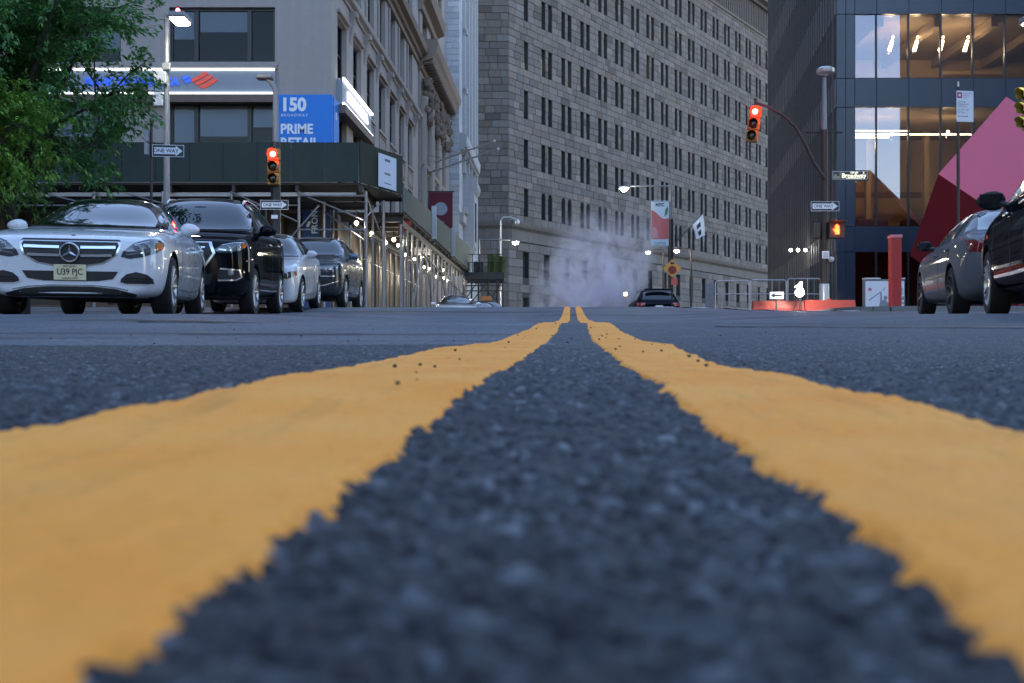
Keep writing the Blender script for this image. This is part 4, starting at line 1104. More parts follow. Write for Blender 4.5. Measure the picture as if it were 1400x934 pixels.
class Car:
    def __init__(c, S, root, paint):
        c.S, c.root, c.paint = S, root, paint
        c.L = S['L']; c.fdz = 0.0
        cage = car_body(S)
        o = bpy.data.objects.new("tmp", cage); COL.objects.link(o)
        sub = o.modifiers.new("s", 'SUBSURF'); sub.levels = sub.render_levels = 2
        dg = bpy.context.evaluated_depsgraph_get(); dg.update()
        base = bpy.data.meshes.new_from_object(o.evaluated_get(dg))
        bm = bmesh.new(); bm.from_mesh(base); c.bvh = BVHTree.FromBMesh(bm); bm.free()
        R = S['R']; cut = []
        W2 = max(t[1] for t in S['w'])
        cm = MB()
        for ya in (S['fa'], S['ra']):
            for sx in (-1, 1):
                pts = [(ya + (R + .055) * math.cos(a), R + (R + .055) * math.sin(a)) for a in np.linspace(-.9, math.pi + .9, 25)]
                a_, b_ = (W2 - .34, W2 + .2) if sx > 0 else (-W2 - .2, -W2 + .34)
                cm.prism(pts, 'x', a_, b_)
        cme = cm.mesh("tmpcut", M_WELL)
        oc = bpy.data.objects.new("tmpc", cme); COL.objects.link(oc)
        bo = o.modifiers.new("b", 'BOOLEAN'); bo.object = oc; bo.operation = 'DIFFERENCE'; bo.solver = 'EXACT'
        dg = bpy.context.evaluated_depsgraph_get(); dg.update()
        me = bpy.data.meshes.new_from_object(o.evaluated_get(dg))
        bpy.data.objects.remove(o); bpy.data.objects.remove(oc)
        me.name = "body"; me.materials.clear(); me.materials.append(paint); me.materials.append(M_WELL); me.materials.append(M_BLKPL)
        mi = []; skirt = S.get('skirt', 0)
        for p in me.polygons:
            k = 0
            for ya in (S['fa'], S['ra']):
                d = math.hypot(p.center.y - ya, p.center.z - R)
                nx, ny, nz = p.normal
                rad = (ny * (p.center.y - ya) + nz * (p.center.z - R)) / (d + 1e-6)
                if d < R + .06 and abs(p.center.x) < W2 + .02 and (rad < -.3 or (abs(p.center.x) < W2 - .30 and abs(nx) > .8)): k = 1
            if k == 0 and p.center.z < S.get('dark_below', .25) - (.02 if S['R'] < .34 else 0): k = 2
            mi.append(k)
        me.polygons.foreach_set("material_index", mi)
        me.polygons.foreach_set("use_smooth", [m_ == 0 or m_ == 2 for m_ in mi])
        try: me.set_sharp_from_angle(angle=math.radians(48))
        except Exception: pass
        c.body = put("body", me, root); c.body.location = (0, -c.L / 2, 0)
    def hit(c, view, a, b):
        L = c.L
        o, d = {'front': ((a, -2, b), (0, 1, 0)), 'rear': ((a, L + 2, b), (0, -1, 0)), 'right': ((3, a, b), (-1, 0, 0)), 'left': ((-3, a, b), (1, 0, 0)), 'top': ((a, b, 3), (0, 0, -1))}[view]
        p, n, i, t = c.bvh.ray_cast(Vector(o), Vector(d))
        if p is None: return None
        if n.dot(Vector(d)) > 0: n = -n
        return p, n
    def decal(c, name, poly, view, m, off=.004, step=.05, parent=None, thick=.012, dense=True):
        """a thin shell following the bodywork inside an outline"""
        if view == 'front' and c.fdz: poly = [(a, b + (c.fdz * min(1, max(0, (b - .42) / .08)) if b < .80 else 0)) for a, b in poly]
        P2 = []
        for i, (a, b) in enumerate(poly):
            a2, b2 = poly[(i + 1) % len(poly)]
            k = max(1, int(math.hypot(a2 - a, b2 - b) / step))
            for j in range(k): P2.append((a + (a2 - a) * j / k, b + (b2 - b) * j / k))
        n = len(P2)
        pts = [Vector(p) for p in P2]
        if dense:
            xs = [p[0] for p in P2]; zs = [p[1] for p in P2]
            def inside(x, z):
                r = False
                for i in range(n):
                    (x1, z1), (x2, z2) = P2[i], P2[(i + 1) % n]
                    if (z1 > z) != (z2 > z) and x < (x2 - x1) * (z - z1) / (z2 - z1) + x1: r = not r
                return r
            x = min(xs) + step * .5
            while x < max(xs):
                z = min(zs) + step * .5
                while z < max(zs):
                    if inside(x, z) and min((x - q[0]) ** 2 + (z - q[1]) ** 2 for q in P2) > (step * .35) ** 2: pts.append(Vector((x, z)))
                    z += step
                x += step
        v2, _, f2, *_ = delaunay_2d_cdt(pts, [(i, (i + 1) % n) for i in range(n)], [], 1, 1e-6)
        vs = []; ok = []
        for p in v2:
            h = c.hit(view, p[0], p[1])
            ok.append(h is not None)
            vs.append((h[0] + h[1] * off) if h else Vector((0, 0, 0)))
        ins = []
        for p in v2:
            h = c.hit(view, p[0], p[1]); ins.append((h[0] - h[1] * thick) if h else Vector((0, 0, 0)))
        fs = [tuple(f) for f in f2 if all(ok[i] for i in f)]
        fs = [f for f in fs if max((vs[f[i]] - vs[f[i - 1]]).length for i in range(len(f))) < max(.22, step * 5)]
        par = {}
        def find(a):
            while par.setdefault(a, a) != a: a = par[a]
            return a
        for f in fs:
            for i in f[1:]: par[find(i)] = find(f[0])
        size = {}
        for f in fs: size[find(f[0])] = size.get(find(f[0]), 0) + 1
        if size:
            big = max(size, key=size.get); fs = [f for f in fs if find(f[0]) == big]
        cnt = {}
        for f in fs:
            for i in range(len(f)):
                e = (f[i], f[(i + 1) % len(f)]); cnt[e] = 1
        bd = [e for e in cnt if (e[1], e[0]) not in cnt]
        k = len(vs)
        q = MB(); q.v = [tuple(v) for v in vs] + [tuple(v) for v in ins]
        q.f = fs + [(a, b, b + k, a + k) for a, b in bd]; q.mi = [0] * len(q.f)
        if not fs: return None
        used = sorted({i for f in q.f for i in f}); ren = {i: j for j, i in enumerate(used)}
        q.v = [q.v[i] for i in used]; q.f = [tuple(ren[i] for i in f) for f in q.f]
        o = q.build(name, m, parent or c.root, smooth=True)
        if parent is None: o.location = (0, -c.L / 2, 0)
        return o
    def stripe(c, name, line, width, view, m, off=.004, parent=None, step=.05):
        pts = [Vector(p) for p in line]; L_, R_ = [], []
        for i, p in enumerate(pts):
            d = (pts[min(i + 1, len(pts) - 1)] - pts[max(i - 1, 0)]).normalized(); nrm = Vector((-d.y, d.x)) * width / 2
            L_.append(tuple(p + nrm)); R_.append(tuple(p - nrm))
        return c.decal(name, L_ + R_[::-1], view, m, off, step, parent, dense=False)
    fs = (1.0, 1.0)
    def fdecal(c, name, poly, view, *a, **k): return c.decal(name, [(x * c.fs[0], z * c.fs[1]) for x, z in poly], view, *a, **k)
    def fstripe(c, name, line, width, view, *a, **k): return c.stripe(name, [(x * c.fs[0], z * c.fs[1]) for x, z in line], width, view, *a, **k)
    def fhit(c, x, z): return c.hit('front', x * c.fs[0], z * c.fs[1])
    def both(c, name, poly, m, off=.004, step=.06, fn='decal', **k):
        for v in ('left', 'right'):
            getattr(c, fn)(name, *( (poly, v, m) if fn == 'decal' else (poly, k['width'], v, m)), off=off, step=step)
    def wheels(c, style=10, dark=False):
        S = c.S; R = S['R']; W2 = max(t[1] for t in S['w'])
        tw_, rr = .21, R * .70
        ty = MB().lathe([(rr, -tw_/2), (R * .93, -tw_/2), (R * .985, -tw_/2 + .02), (R, -tw_/2 + .045), (R, tw_/2 - .045), (R * .985, tw_/2 - .02), (R * .93, tw_/2), (rr, tw_/2)], axis='x', n=36, closed=True).mesh("tyre", M_TYRE, True)
        rm = MB().lathe([(rr, -.09), (rr, .10), (rr - .02, .105), (rr - .03, .08), (rr - .035, -.09)], axis='x', n=32, closed=True)
        rm.lathe([(.0, .085), (.055, .085), (.065, .06), (.065, .02), (0, .02)], axis='x', n=16)
        for k in range(style):
            a = 2 * math.pi * k / style
            for da in ((-.12, .12) if style <= 6 else (0,)):
                p0 = Vector((.065, math.cos(a + da) * .05, math.sin(a + da) * .05)); p1 = Vector((.088, math.cos(a + da * 1.6) * (rr - .02), math.sin(a + da * 1.6) * (rr - .02)))
                rm.tube(p0, p1, .021, .024, 6)
        rmm = rm.mesh("rim", M_RIMDK if dark else M_RIM, True)
        bk = MB().lathe([(0, .0), (rr - .03, .0), (rr - .03, .01), (0, .01)], axis='x', n=24).mesh("brake_disc", mat("brake_backing", (.02, .02, .02), .6, var=0))  # plain dark disc backing the spokes
        for ya in (S['fa'], S['ra']):
            for sx in (1, -1):
                w = put("wheel", ty, c.root, (sx * (W2 - tw_/2 - .02), ya - c.L / 2, R), 0 if sx > 0 else math.pi)
                put("rim", rmm, w); put("brake_disc", bk, w)
    def mirror(c, y, z, x, m, size=(.11, .09, .075)):
        for sx in (-1, 1):
            q = MB(); q.ball((0, 0, 0), (size[0], size[1], size[2]), 14, 9)
            for i, v in enumerate(q.v):
                vx, vy, vz = v
                vy = max(vy, -size[1] * .9) if vy < 0 else vy * .35
                vz = vz * (1.0 - .18 * (vx * sx) / size[0])
                q.v[i] = (vx, vy, vz)
            o = q.build("mirror", m, c.root, smooth=True); o.location = (sx * (x + size[0] * .80), y - c.L / 2, z)
            MB().tube((-sx * size[0] * .6, .01, -.03), (-sx * (size[0] + .08), .03, -.075), .03, .04, 8).build("mirror_arm", m, o)
            MB().obox((0, size[1] * .33, 0), (size[0] * 1.55, .008, size[2] * 1.4)).build("mirror_glass", M_CARGL, o)
    def glasshouse(c, ws, side, rear=None, trim=None, frame=M_BLKPL):
        """ws: (x bottom, z bottom, x top, z top) of the windscreen; side: list of (y,z) outlines"""
        xb, z0, xt, z1 = ws
        p = [(-xb, z0), (-xb * .5, z0 - .012), (xb * .5, z0 - .012), (xb, z0), (xt, z1), (xt * .5, z1 + .012), (-xt * .5, z1 + .012), (-xt, z1)]
        e = .03
        pe = [(-xb - e, z0 - e * .7), (xb + e, z0 - e * .7), (xt + e, z1 + e * .5), (xt * .5, z1 + .03), (-xt * .5, z1 + .03), (-xt - e, z1 + e * .5)]
        c.decal("windscreen_trim", pe, 'front', frame, .002, .05)
        c.decal("windscreen", p, 'front', M_CARGL, .006, .05)
        for pl in side: c.both("side_window", pl, M_CARGL, .006, .06)
        if trim:
            for pl in trim: c.both("window_trim", pl, M_BLKPL, .003, .06)
        if rear:
            xb, z0, xt, z1 = rear
            c.decal("rear_window", [(-xb, z0), (xb, z0), (xt, z1), (xt * .5, z1 + .01), (-xt * .5, z1 + .01), (-xt, z1)], 'rear', M_CARGL, .005, .05)
    def seams(c, lines, m=None):
        for ln in lines: c.both("door_seam", ln, m or M_BLKPL, .0025, .08, fn='stripe', width=.009)
    def handles(c, pts, m):
        for (y, z) in pts:
            for v, sx in (('left', -1), ('right', 1)):
                h = c.hit(v, y, z)
                if h: MB().rbox(-.012, .022, -.10, .10, -.014, .014, .008).build("door_handle", m, c.root, True).location = h[0] + h[1] * .012 + Vector((0, -c.L / 2, 0))
    def plate(c, y, z, m=M_PLATE, txt=None, rear=False):
        o = MB().rbox(-.152, .152, -.012, .0, -.078, .078, .005).build("license_plate", m, c.root)
        h = c.hit('rear' if rear else 'front', 0, z)
        yy = h[0].y if h else y
        o.location = (0, yy - c.L / 2 + (.014 if rear else -.012), z)
        if rear: o.rotation_euler = (0, 0, math.pi)
        if txt: text("lettering", txt, .088, M_INK, o, (0, -.013, .002), depth=.002, bold=.0012, sx=.80)
        return o

SEDAN_ST = [0, .03, .09, .2, .38, .62, .9, 1.12, 1.28, 1.46, 1.7, 1.95, 2.15, 2.4, 2.75, 3.1, 3.35, 3.55, 3.8, 4.05, 4.25, 4.42, 4.56, 4.64, 4.69]
SEDAN = dict(L=4.69, R=.325, fa=.80, ra=3.64, belt=.93, tumble=.50, dark_below=.20, st=SEDAN_ST,
    zb=[(0, .22), (.05, .175), (.3, .165), (4.2, .175), (4.6, .26), (4.69, .36)],
    zs=[(0, .62), (.03, .70), (.09, .745), (.2, .78), (.38, .82), (.62, .855), (1.2, .905), (2.0, .92), (3.2, .955), (4.1, .97), (4.5, .95), (4.69, .86)],
    zt=[(0, .64), (.03, .73), (.09, .785), (.2, .83), (.38, .875), (.62, .912), (.9, .945), (1.12, .965), (1.28, .98), (1.46, 1.06), (1.7, 1.205), (1.95, 1.335), (2.15, 1.405), (2.4, 1.44), (2.75, 1.45), (3.1, 1.43), (3.35, 1.385), (3.55, 1.315), (3.8, 1.2), (4.05, 1.085), (4.25, 1.035), (4.42, 1.02), (4.56, .99), (4.69, .88)],
    w=[(0, .66), (.03, .735), (.09, .79), (.2, .835), (.38, .868), (.62, .888), (.9, .90), (3.7, .905), (4.2, .875), (4.45, .83), (4.6, .77), (4.69, .68)])
SUV_ST = [0, .03, .09, .2, .4, .65, .9, 1.1, 1.25, 1.42, 1.62, 1.85, 2.05, 2.3, 2.7, 3.1, 3.5, 3.9, 4.2, 4.45, 4.65, 4.8, 4.9, 4.95]
SUV = dict(L=4.95, R=.37, fa=.92, ra=3.82, belt=1.12, tumble=.36, dark_below=.30, st=SUV_ST,
    zb=[(0, .32), (.05, .25), (.3, .235), (4.5, .26), (4.8, .34), (4.95, .45)],
    zs=[(0, .80), (.03, .87), (.09, .915), (.2, .95), (.4, .985), (.65, 1.01), (1.25, 1.07), (2.5, 1.12), (3.6, 1.15), (4.4, 1.16), (4.8, 1.10), (4.95, .98)],
    zt=[(0, .82), (.03, .90), (.09, .96), (.2, 1.005), (.4, 1.05), (.65, 1.085), (.9, 1.115), (1.1, 1.135), (1.25, 1.155), (1.42, 1.25), (1.62, 1.39), (1.85, 1.535), (2.05, 1.635), (2.3, 1.69), (2.7, 1.715), (3.1, 1.72), (3.5, 1.705), (3.9, 1.675), (4.2, 1.63), (4.45, 1.555), (4.65, 1.42), (4.8, 1.25), (4.95, 1.0)],
    w=[(0, .70), (.03, .785), (.09, .85), (.2, .90), (.4, .935), (.65, .955), (.9, .965), (4.0, .965), (4.4, .945), (4.7, .89), (4.85, .83), (4.95, .75)])
def variant(S, L=None, H=None, W=None, **k):
    s = {a: (list(b) if isinstance(b, list) else b) for a, b in S.items()}
    fl, fh = (L or S['L']) / S['L'], 1.0
    W0 = max(t[1] for t in S['w']); fw = (W / 2 / W0) if W else 1
    for key in ('zb', 'zs', 'zt', 'w'): s[key] = [(y * fl, v) for y, v in s[key]]
    s['st'] = [y * fl for y in s['st']]; s['fa'] *= fl; s['ra'] *= fl; s['L'] = S['L'] * fl
    if W: s['w'] = [(y, v * fw) for y, v in s['w']]
    if H:
        h0 = max(v for _, v in S['zt']); f = H / h0
        for key in ('zs', 'zt'): s[key] = [(y, v * f) for y, v in s[key]]
        s['belt'] *= f
    s.update(k); return s

def place(root, X, Y, heading_deg):
    """heading 0: front towards the viewer"""
    h = math.radians(heading_deg); d = Vector((-math.sin(h), math.cos(h)))
    za, zb_ = g(X - d.x * 1.4, Y - d.y * 1.4), g(X + d.x * 1.4, Y + d.y * 1.4)
    root.location = (X, Y, (za + zb_) / 2 - .006); root.rotation_euler = (math.atan2(zb_ - za, 2.8), 0, h)
def mirrored(poly): return [(-a, b) for a, b in poly]

# ---- white saloon, nearest on the left
M_WHITEP = mat("white_car_paint", (.62, .645, .69), .28, var=.015, scale=2, coat=1.0)
car = thing("car", "white saloon with a star emblem in its grille, foremost of the parked cars", "car", group="cars parked on the left")
S = SEDAN
c = Car(S, car, M_WHITEP); c.fdz = .045
c.wheels(10)
c.glasshouse((.735, 1.0, .585, 1.395),
    [[(1.80, .995), (2.05, 1.19), (2.30, 1.325), (2.62, 1.365), (2.62, .985)], [(2.70, .985), (2.70, 1.37), (3.0, 1.355), (3.28, 1.30), (3.58, 1.13), (3.62, 1.02)]],
    rear=(.6, 1.09, .5, 1.33), trim=[[(1.74, .975), (2.02, 1.20), (2.28, 1.345), (2.65, 1.385), (3.02, 1.378), (3.32, 1.32), (3.64, 1.14), (3.72, .985)]])
c.both("chrome_line", [(1.50, .965), (2.2, .975), (3.0, .99), (3.7, .995)], M_CHROME, .005, fn='stripe', width=.016)
c.seams([[(1.42, .30), (1.40, .6), (1.48, .93)], [(2.64, .30), (2.66, .95)], [(3.30, .36), (3.42, .62), (3.66, .97)], [(1.42, .30), (2.64, .30), (3.30, .36)]])
c.handles([(2.42, .84), (3.42, .87)], M_WHITEP)
# front end: grille, bars, star, lamps, intakes
GRL = [(-.455, .655), (-.44, .685), (.44, .685), (.455, .655), (.42, .555), (.30, .488), (.15, .472), (-.15, .472), (-.30, .488), (-.42, .555)]
c.decal("grille_surround", [(a * 1.05, .578 + (b - .578) * 1.10) for a, b in GRL], 'front', M_CHROME, .004, .04)
gr = c.decal("grille", GRL, 'front', M_BLKPL, .009, .04)
for z0 in (.622, .548): 
    ww = .43 if z0 > .6 else .395
    for sx in (-1, 1): c.stripe("slat", [(sx * .10, z0), (sx * .28, z0 + .002), (sx * ww, z0 + .006)], .026, 'front', M_CHROME, .028, parent=gr)
c.decal("bonnet_lip", [(-.47, .70), (-.45, .718), (.45, .718), (.47, .70), (.45, .697), (-.45, .697)], 'front', M_BLKPL, .003, .04)
h = c.hit('front', 0, .62)
em = MB().lathe([(.092, -.012), (.098, 0), (.092, .012), (.082, .012), (.078, 0), (.082, -.012)], axis='y', n=36, closed=True).build("emblem", M_CHROME, car, True)
em.location = (0, h[0].y - c.L / 2 - .035, .623)
stq = MB()
for k in range(3):
    a = math.pi / 2 + k * 2 * math.pi / 3
    u_, v_ = Vector((math.cos(a), 0, math.sin(a))), Vector((-math.sin(a), 0, math.cos(a)))
    stq.add([u_ * .084, v_ * .013 + u_ * .012, v_ * -.013 + u_ * .012, Vector((0, -.012, 0)), Vector((0, .006, 0))], [(0, 1, 3), (0, 3, 2), (0, 4, 1), (0, 2, 4)])
    stq.add([v_ * .013 + u_ * .012, v_ * -.013 + u_ * .012, Vector((0, -.012, 0))], [(0, 1, 2)])
stq.build("star", M_CHROME, em)
MB().lathe([(0, .012), (.08, .012), (.08, .02), (0, .02)], axis='y', n=24).build("backing", M_BLKPL, em)
HL = [(.475, .545), (.50, .60), (.60, .685), (.74, .738), (.815, .748), (.842, .715), (.838, .645), (.79, .588), (.68, .545), (.56, .525)]
for sx in (-1, 1):
    pl = [(a * sx, b) for a, b in HL]
    if sx < 0: pl = pl[::-1]
    hd = c.decal("headlight", pl, 'front', M_LAMP, .006, .035)
    c.stripe("light_guide", [(sx * .53, .565), (sx * .68, .588), (sx * .80, .635)], .012, 'front', M_LENS, .010, parent=hd)
    c.stripe("light_guide", [(sx * .60, .665), (sx * .72, .70), (sx * .80, .708)], .010, 'front', M_LENS, .010, parent=hd)
    for xx, zz, r_ in ((.63, .628, .034), (.715, .652, .030)):
        hh = c.hit('front', sx * xx, zz + .045)
        MB().lathe([(r_, -.006), (r_ * 1.1, .0), (r_ * .4, .02), (0, .02)], axis='y', n=16).build("lens", M_LENS, hd, True).location = hh[0] + Vector((0, -.004, 0))
    am = [(.80, .715), (.832, .70), (.834, .655), (.80, .61), (.785, .64)]; am = [(a * sx, b) for a, b in am]
    c.decal("amber_reflector", am if sx > 0 else am[::-1], 'front', M_AMBER, .009, .03, parent=hd)
    IN = [(.47, .335), (.48, .37), (.53, .415), (.62, .432), (.72, .415), (.765, .37), (.77, .325), (.72, .318), (.52, .318)]
    pl = [(a * sx, b) for a, b in IN]
    c.decal("side_intake_rim", [(a + (a - sx * .62) * .10, b + (b - .365) * .16) for a, b in (pl if sx > 0 else pl[::-1])], 'front', M_WHITEP, .010, .035)
    si = c.decal("side_intake", pl if sx > 0 else pl[::-1], 'front', M_BLKPL, .013, .035)
    for zz in (.345, .375): c.stripe("intake_slat", [(sx * .50, zz), (sx * .75, zz - .004)], .007, 'front', M_WELL, .018, parent=si)
c.decal("lower_intake", [(-.45, .432), (.45, .432), (.40, .365), (.25, .342), (-.25, .342), (-.40, .365)], 'front', M_BLKPL, .008, .04)
c.decal("front_lip", [(-.62, .215), (-.42, .265), (-.2, .285), (.2, .285), (.42, .265), (.62, .215), (.60, .19), (-.60, .19)], 'front', M_BLKPL, .006, .04)
c.stripe("lip_trim", [(-.54, .255), (-.4, .282), (-.2, .297), (.2, .297), (.4, .282), (.54, .255)], .013, 'front', M_CHROME, .008)
c.plate(0, .425, M_PLATE, "U39 PJC")
for cc in [o for o in car.children if o.name.startswith("license_plate")]:
    text("lettering", "NEW JERSEY", .026, M_INK, cc, (0, -.013, .058), depth=.002, sx=.9)
    text("lettering", "GARDEN STATE", .024, M_INK, cc, (0, -.013, -.060), depth=.002, sx=.9)
c.decal("bonnet_badge", [(-.016, .80), (.016, .80), (.016, .812), (-.016, .812)], 'front', M_BLKPL, .003, .02)
c.decal("toll_tag", [(.50, 1.015), (.60, 1.012), (.60, 1.04), (.50, 1.043)], 'front', mat("tag_paper", (.5, .55, .62), .6, var=0), .009, .04)
c.mirror(1.72, 1.02, .86, M_WHITEP)
place(car, -4.87, 12.25, 11.3)

# ---- black sport utility behind it
M_BLACKP = mat("black_car_paint", (.003, .004, .007), .16, var=0, spec=.0, coat=.34)
def suv_common(c, grille_chrome=True, rails=True, railm=M_CHROME):
    k = c.L / 4.95; S = c.S; f = max(v for _, v in S['zt']) / 1.72
    def sc(pl): return [(a * k, b * f) for a, b in pl]
    wx = max(t[1] for t in S['w']) / .965
    c.glasshouse((.80 * wx, 1.185 * f, .66 * wx, 1.645 * f),
        [sc(p) for p in ([(1.72, 1.18), (1.97, 1.36), (2.24, 1.55), (2.62, 1.62), (2.62, 1.175)], [(2.70, 1.175), (2.70, 1.62), (3.3, 1.62), (3.62, 1.58), (3.66, 1.19)], [(3.74, 1.19), (3.72, 1.57), (4.1, 1.50), (4.38, 1.36), (4.40, 1.24)])],
        rear=(.66 * wx, 1.18 * f, .56 * wx, 1.50 * f), trim=[sc([(1.66, 1.16), (1.94, 1.37), (2.21, 1.575), (2.66, 1.645), (3.3, 1.645), (3.75, 1.60), (4.15, 1.525), (4.45, 1.37), (4.48, 1.21), (3.0, 1.165)])])
    c.both("chrome_line", sc([(1.5, 1.148), (2.6, 1.155), (3.6, 1.17), (4.46, 1.205)]), M_CHROME, .006, fn='stripe', width=.018)
    c.seams([sc(p) for p in ([(1.50, .42), (1.46, .8), (1.52, 1.12)], [(2.66, .42), (2.68, 1.14)], [(3.38, .45), (3.55, .8), (3.70, 1.16)], [(1.5, .42), (2.66, .42), (3.38, .45)])])
    c.handles([(2.45 * k, 1.01 * f), (3.45 * k, 1.04 * f)], railm)
    if rails:
        for sx in (-1, 1):
            pts = []
            for y, up in ((2.16, -.01), (2.26, .045), (2.6, .06), (3.3, .06), (3.85, .05), (4.0, -.01)):
                hh = c.hit('top', sx * .575 * wx, y * k); pts.append(hh[0] + Vector((0, 0, up)))
            q = MB().path(pts, .017, 8)
            q.build("roof_rail", railm, c.root, True).location = (0, -c.L / 2, 0)
car = thing("car", "glossy black sport utility with roof rails and chrome trim beside the white saloon", "car", group="cars parked on the left")
c = Car(variant(SUV, 4.62, 1.97, 2.04), car, M_BLACKP); c.fs = (1.057, 1.145); c.wheels(10); suv_common(c)
GR = [(-.44, .93), (.44, .93), (.50, .80), (.36, .62), (.2, .58), (-.2, .58), (-.36, .62), (-.50, .80)]
c.fdecal("grille_surround", [(a * 1.08, .755 + (b - .755) * 1.1) for a, b in GR], 'front', M_CHROME, .005, .05)
gr = c.fdecal("grille", GR, 'front', M_BLKPL, .012, .05)
for z0 in (.87, .80, .73, .66): c.fstripe("slat", [(-.40 + (.87 - z0) * .6, z0), (.40 - (.87 - z0) * .6, z0)], .018, 'front', M_CHROME, .02, parent=gr)
HL2 = [(.53, .845), (.60, .895), (.76, .935), (.88, .955), (.905, .93), (.895, .88), (.84, .835), (.72, .805), (.60, .80)]
for sx in (-1, 1):
    pl = [(a * sx, b) for a, b in HL2]; hd = c.fdecal("headlight", pl if sx > 0 else pl[::-1], 'front', M_LAMP, .007, .04)
    c.fstripe("light_guide", [(sx * .58, .85), (sx * .72, .835), (sx * .78, .85), (sx * .84, .90)], .018, 'front', M_LENS, .012, parent=hd)
    c.fstripe("light_guide", [(sx * .62, .90), (sx * .78, .932), (sx * .88, .945)], .012, 'front', M_LENS, .012, parent=hd)
    hh = c.fhit(sx * .70, .868); MB().lathe([(.036, -.008), (.04, .0), (.012, .02), (0, .02)], axis='y', n=16).build("lens", M_LENS, hd, True).location = hh[0]
    am = [(.86, .945), (.90, .93), (.893, .885), (.865, .86)]; am = [(a * sx, b) for a, b in am]
    c.fdecal("amber_reflector", am if sx > 0 else am[::-1], 'front', M_AMBER, .011, .03, parent=hd)
    FG = [(.56, .46), (.58, .60), (.83, .60), (.87, .50), (.84, .46)]; pl = [(a * sx, b) for a, b in FG]
    fg = c.fdecal("fog_lamp_bay", pl if sx > 0 else pl[::-1], 'front', M_BLKPL, .007, .04)
    c.fstripe("chrome_strip", [(sx * .57, .455), (sx * .80, .462), (sx * .86, .50), (sx * .845, .59), (sx * .60, .605)], .022, 'front', M_CHROME, .012, parent=fg)
    hh = c.fhit(sx * .74, .555); MB().lathe([(.04, -.012), (.045, .0), (.015, .012), (0, .012)], axis='y', n=16).build("fog_lamp", M_LENS, fg, True).location = hh[0]
c.fdecal("lower_intake", [(-.50, .54), (.50, .54), (.46, .40), (-.46, .40)], 'front', M_BLKPL, .007, .05)
c.both("sill_trim", [(1.35, .40), (2.5, .395), (3.42, .41)], M_CHROME, .008, fn='stripe', width=.022)
c.both("fender_vent", [(1.38, .93), (1.40, .99), (2.0, 1.0), (1.5, .975)], M_CHROME, .006)
c.mirror(1.64, 1.36, .96, M_BLACKP, (.14, .10, .095))
MB().ball((0, 0, 0), (.16, .02, .05), 12, 6).build("cabin_mirror", M_BLKPL, car).location = (0, 1.70 - c.L / 2, 1.70)
place(car, -5.08, 16.75, 5)

# ---- white compact saloon partly hidden behind it
M_WHITE2 = mat("white_car_paint_plain", (.58, .60, .64), .32, var=.015, coat=1.0)
S2 = variant(SEDAN, 4.35, 1.64, 1.80, R=.35)
car = thing("car", "small white saloon mostly hidden behind the black sport utility", "car", group="cars parked on the left")
def plain_sedan(c, rearlamps=True, front=True):
    k = c.L / 4.69; f = max(v for _, v in c.S['zt']) / 1.45; wx = max(t[1] for t in c.S['w']) / .905
    def sc(pl): return [(a * k, b * f) for a, b in pl]
    c.glasshouse((.735 * wx, 1.0 * f, .585 * wx, 1.395 * f),
        [sc(p) for p in ([(1.80, .995), (2.05, 1.19), (2.30, 1.325), (2.62, 1.365), (2.62, .985)], [(2.72, .985), (2.72, 1.37), (3.0, 1.355), (3.28, 1.30), (3.52, 1.15), (3.56, 1.02)])],
        rear=(.62 * wx, 1.075 * f, .50 * wx, 1.335 * f), trim=[sc([(1.74, .975), (2.02, 1.20), (2.28, 1.345), (2.65, 1.385), (3.02, 1.372), (3.32, 1.315), (3.60, 1.15), (3.64, .995)])])
    c.seams([sc(p) for p in ([(1.42, .30), (1.40, .6), (1.48, .93)], [(2.66, .30), (2.68, .95)], [(3.30, .36), (3.42, .62), (3.62, .97)], [(1.42, .30), (2.64, .30), (3.30, .36)])])
    c.handles([(2.42 * k, .84 * f), (3.42 * k, .87 * f)], c.paint)
    if front:
        for sx in (-1, 1):
            pl = [(a * sx * wx, b * f) for a, b in ((.46, .60), (.52, .66), (.74, .715), (.83, .72), (.835, .65), (.70, .59))]
            hd = c.decal("headlight", pl if sx > 0 else pl[::-1], 'front', M_LAMP, .006, .04)
            am = [(a * sx * wx, b * f) for a, b in ((.80, .715), (.832, .70), (.834, .66), (.79, .63))]; c.decal("amber_reflector", am if sx > 0 else am[::-1], 'front', M_AMBER, .009, .03, parent=hd)
        c.decal("grille", sc([(-.42, .66), (.42, .66), (.36, .60), (-.36, .60)]), 'front', M_BLKPL, .006, .05)
        c.decal("lower_intake", sc([(-.55, .45), (.55, .45), (.62, .30), (-.62, .30)]), 'front', M_BLKPL, .006, .05)
    if rearlamps:
        for sx in (-1, 1):
            pl = [(a * sx * wx, b * f) for a, b in ((.40, .90), (.82, .93), (.80, .78), (.62, .76), (.45, .80))]
            c.decal("tail_light", pl if sx < 0 else pl[::-1], 'rear', M_TAIL, .006, .04)
        c.decal("rear_bumper", sc([(-.72, .48), (.72, .48), (.68, .32), (-.68, .32)]), 'rear', M_BLKPL, .004, .06)
        c.plate(0, .72 * f, mat("white_plate", (.6, .6, .55), .5), None, rear=True)
c = Car(S2, car, M_WHITE2); c.wheels(7); plain_sedan(c); c.mirror(1.60, 1.18, .87, M_WHITE2)
place(car, -5.16, 21.3, 4)

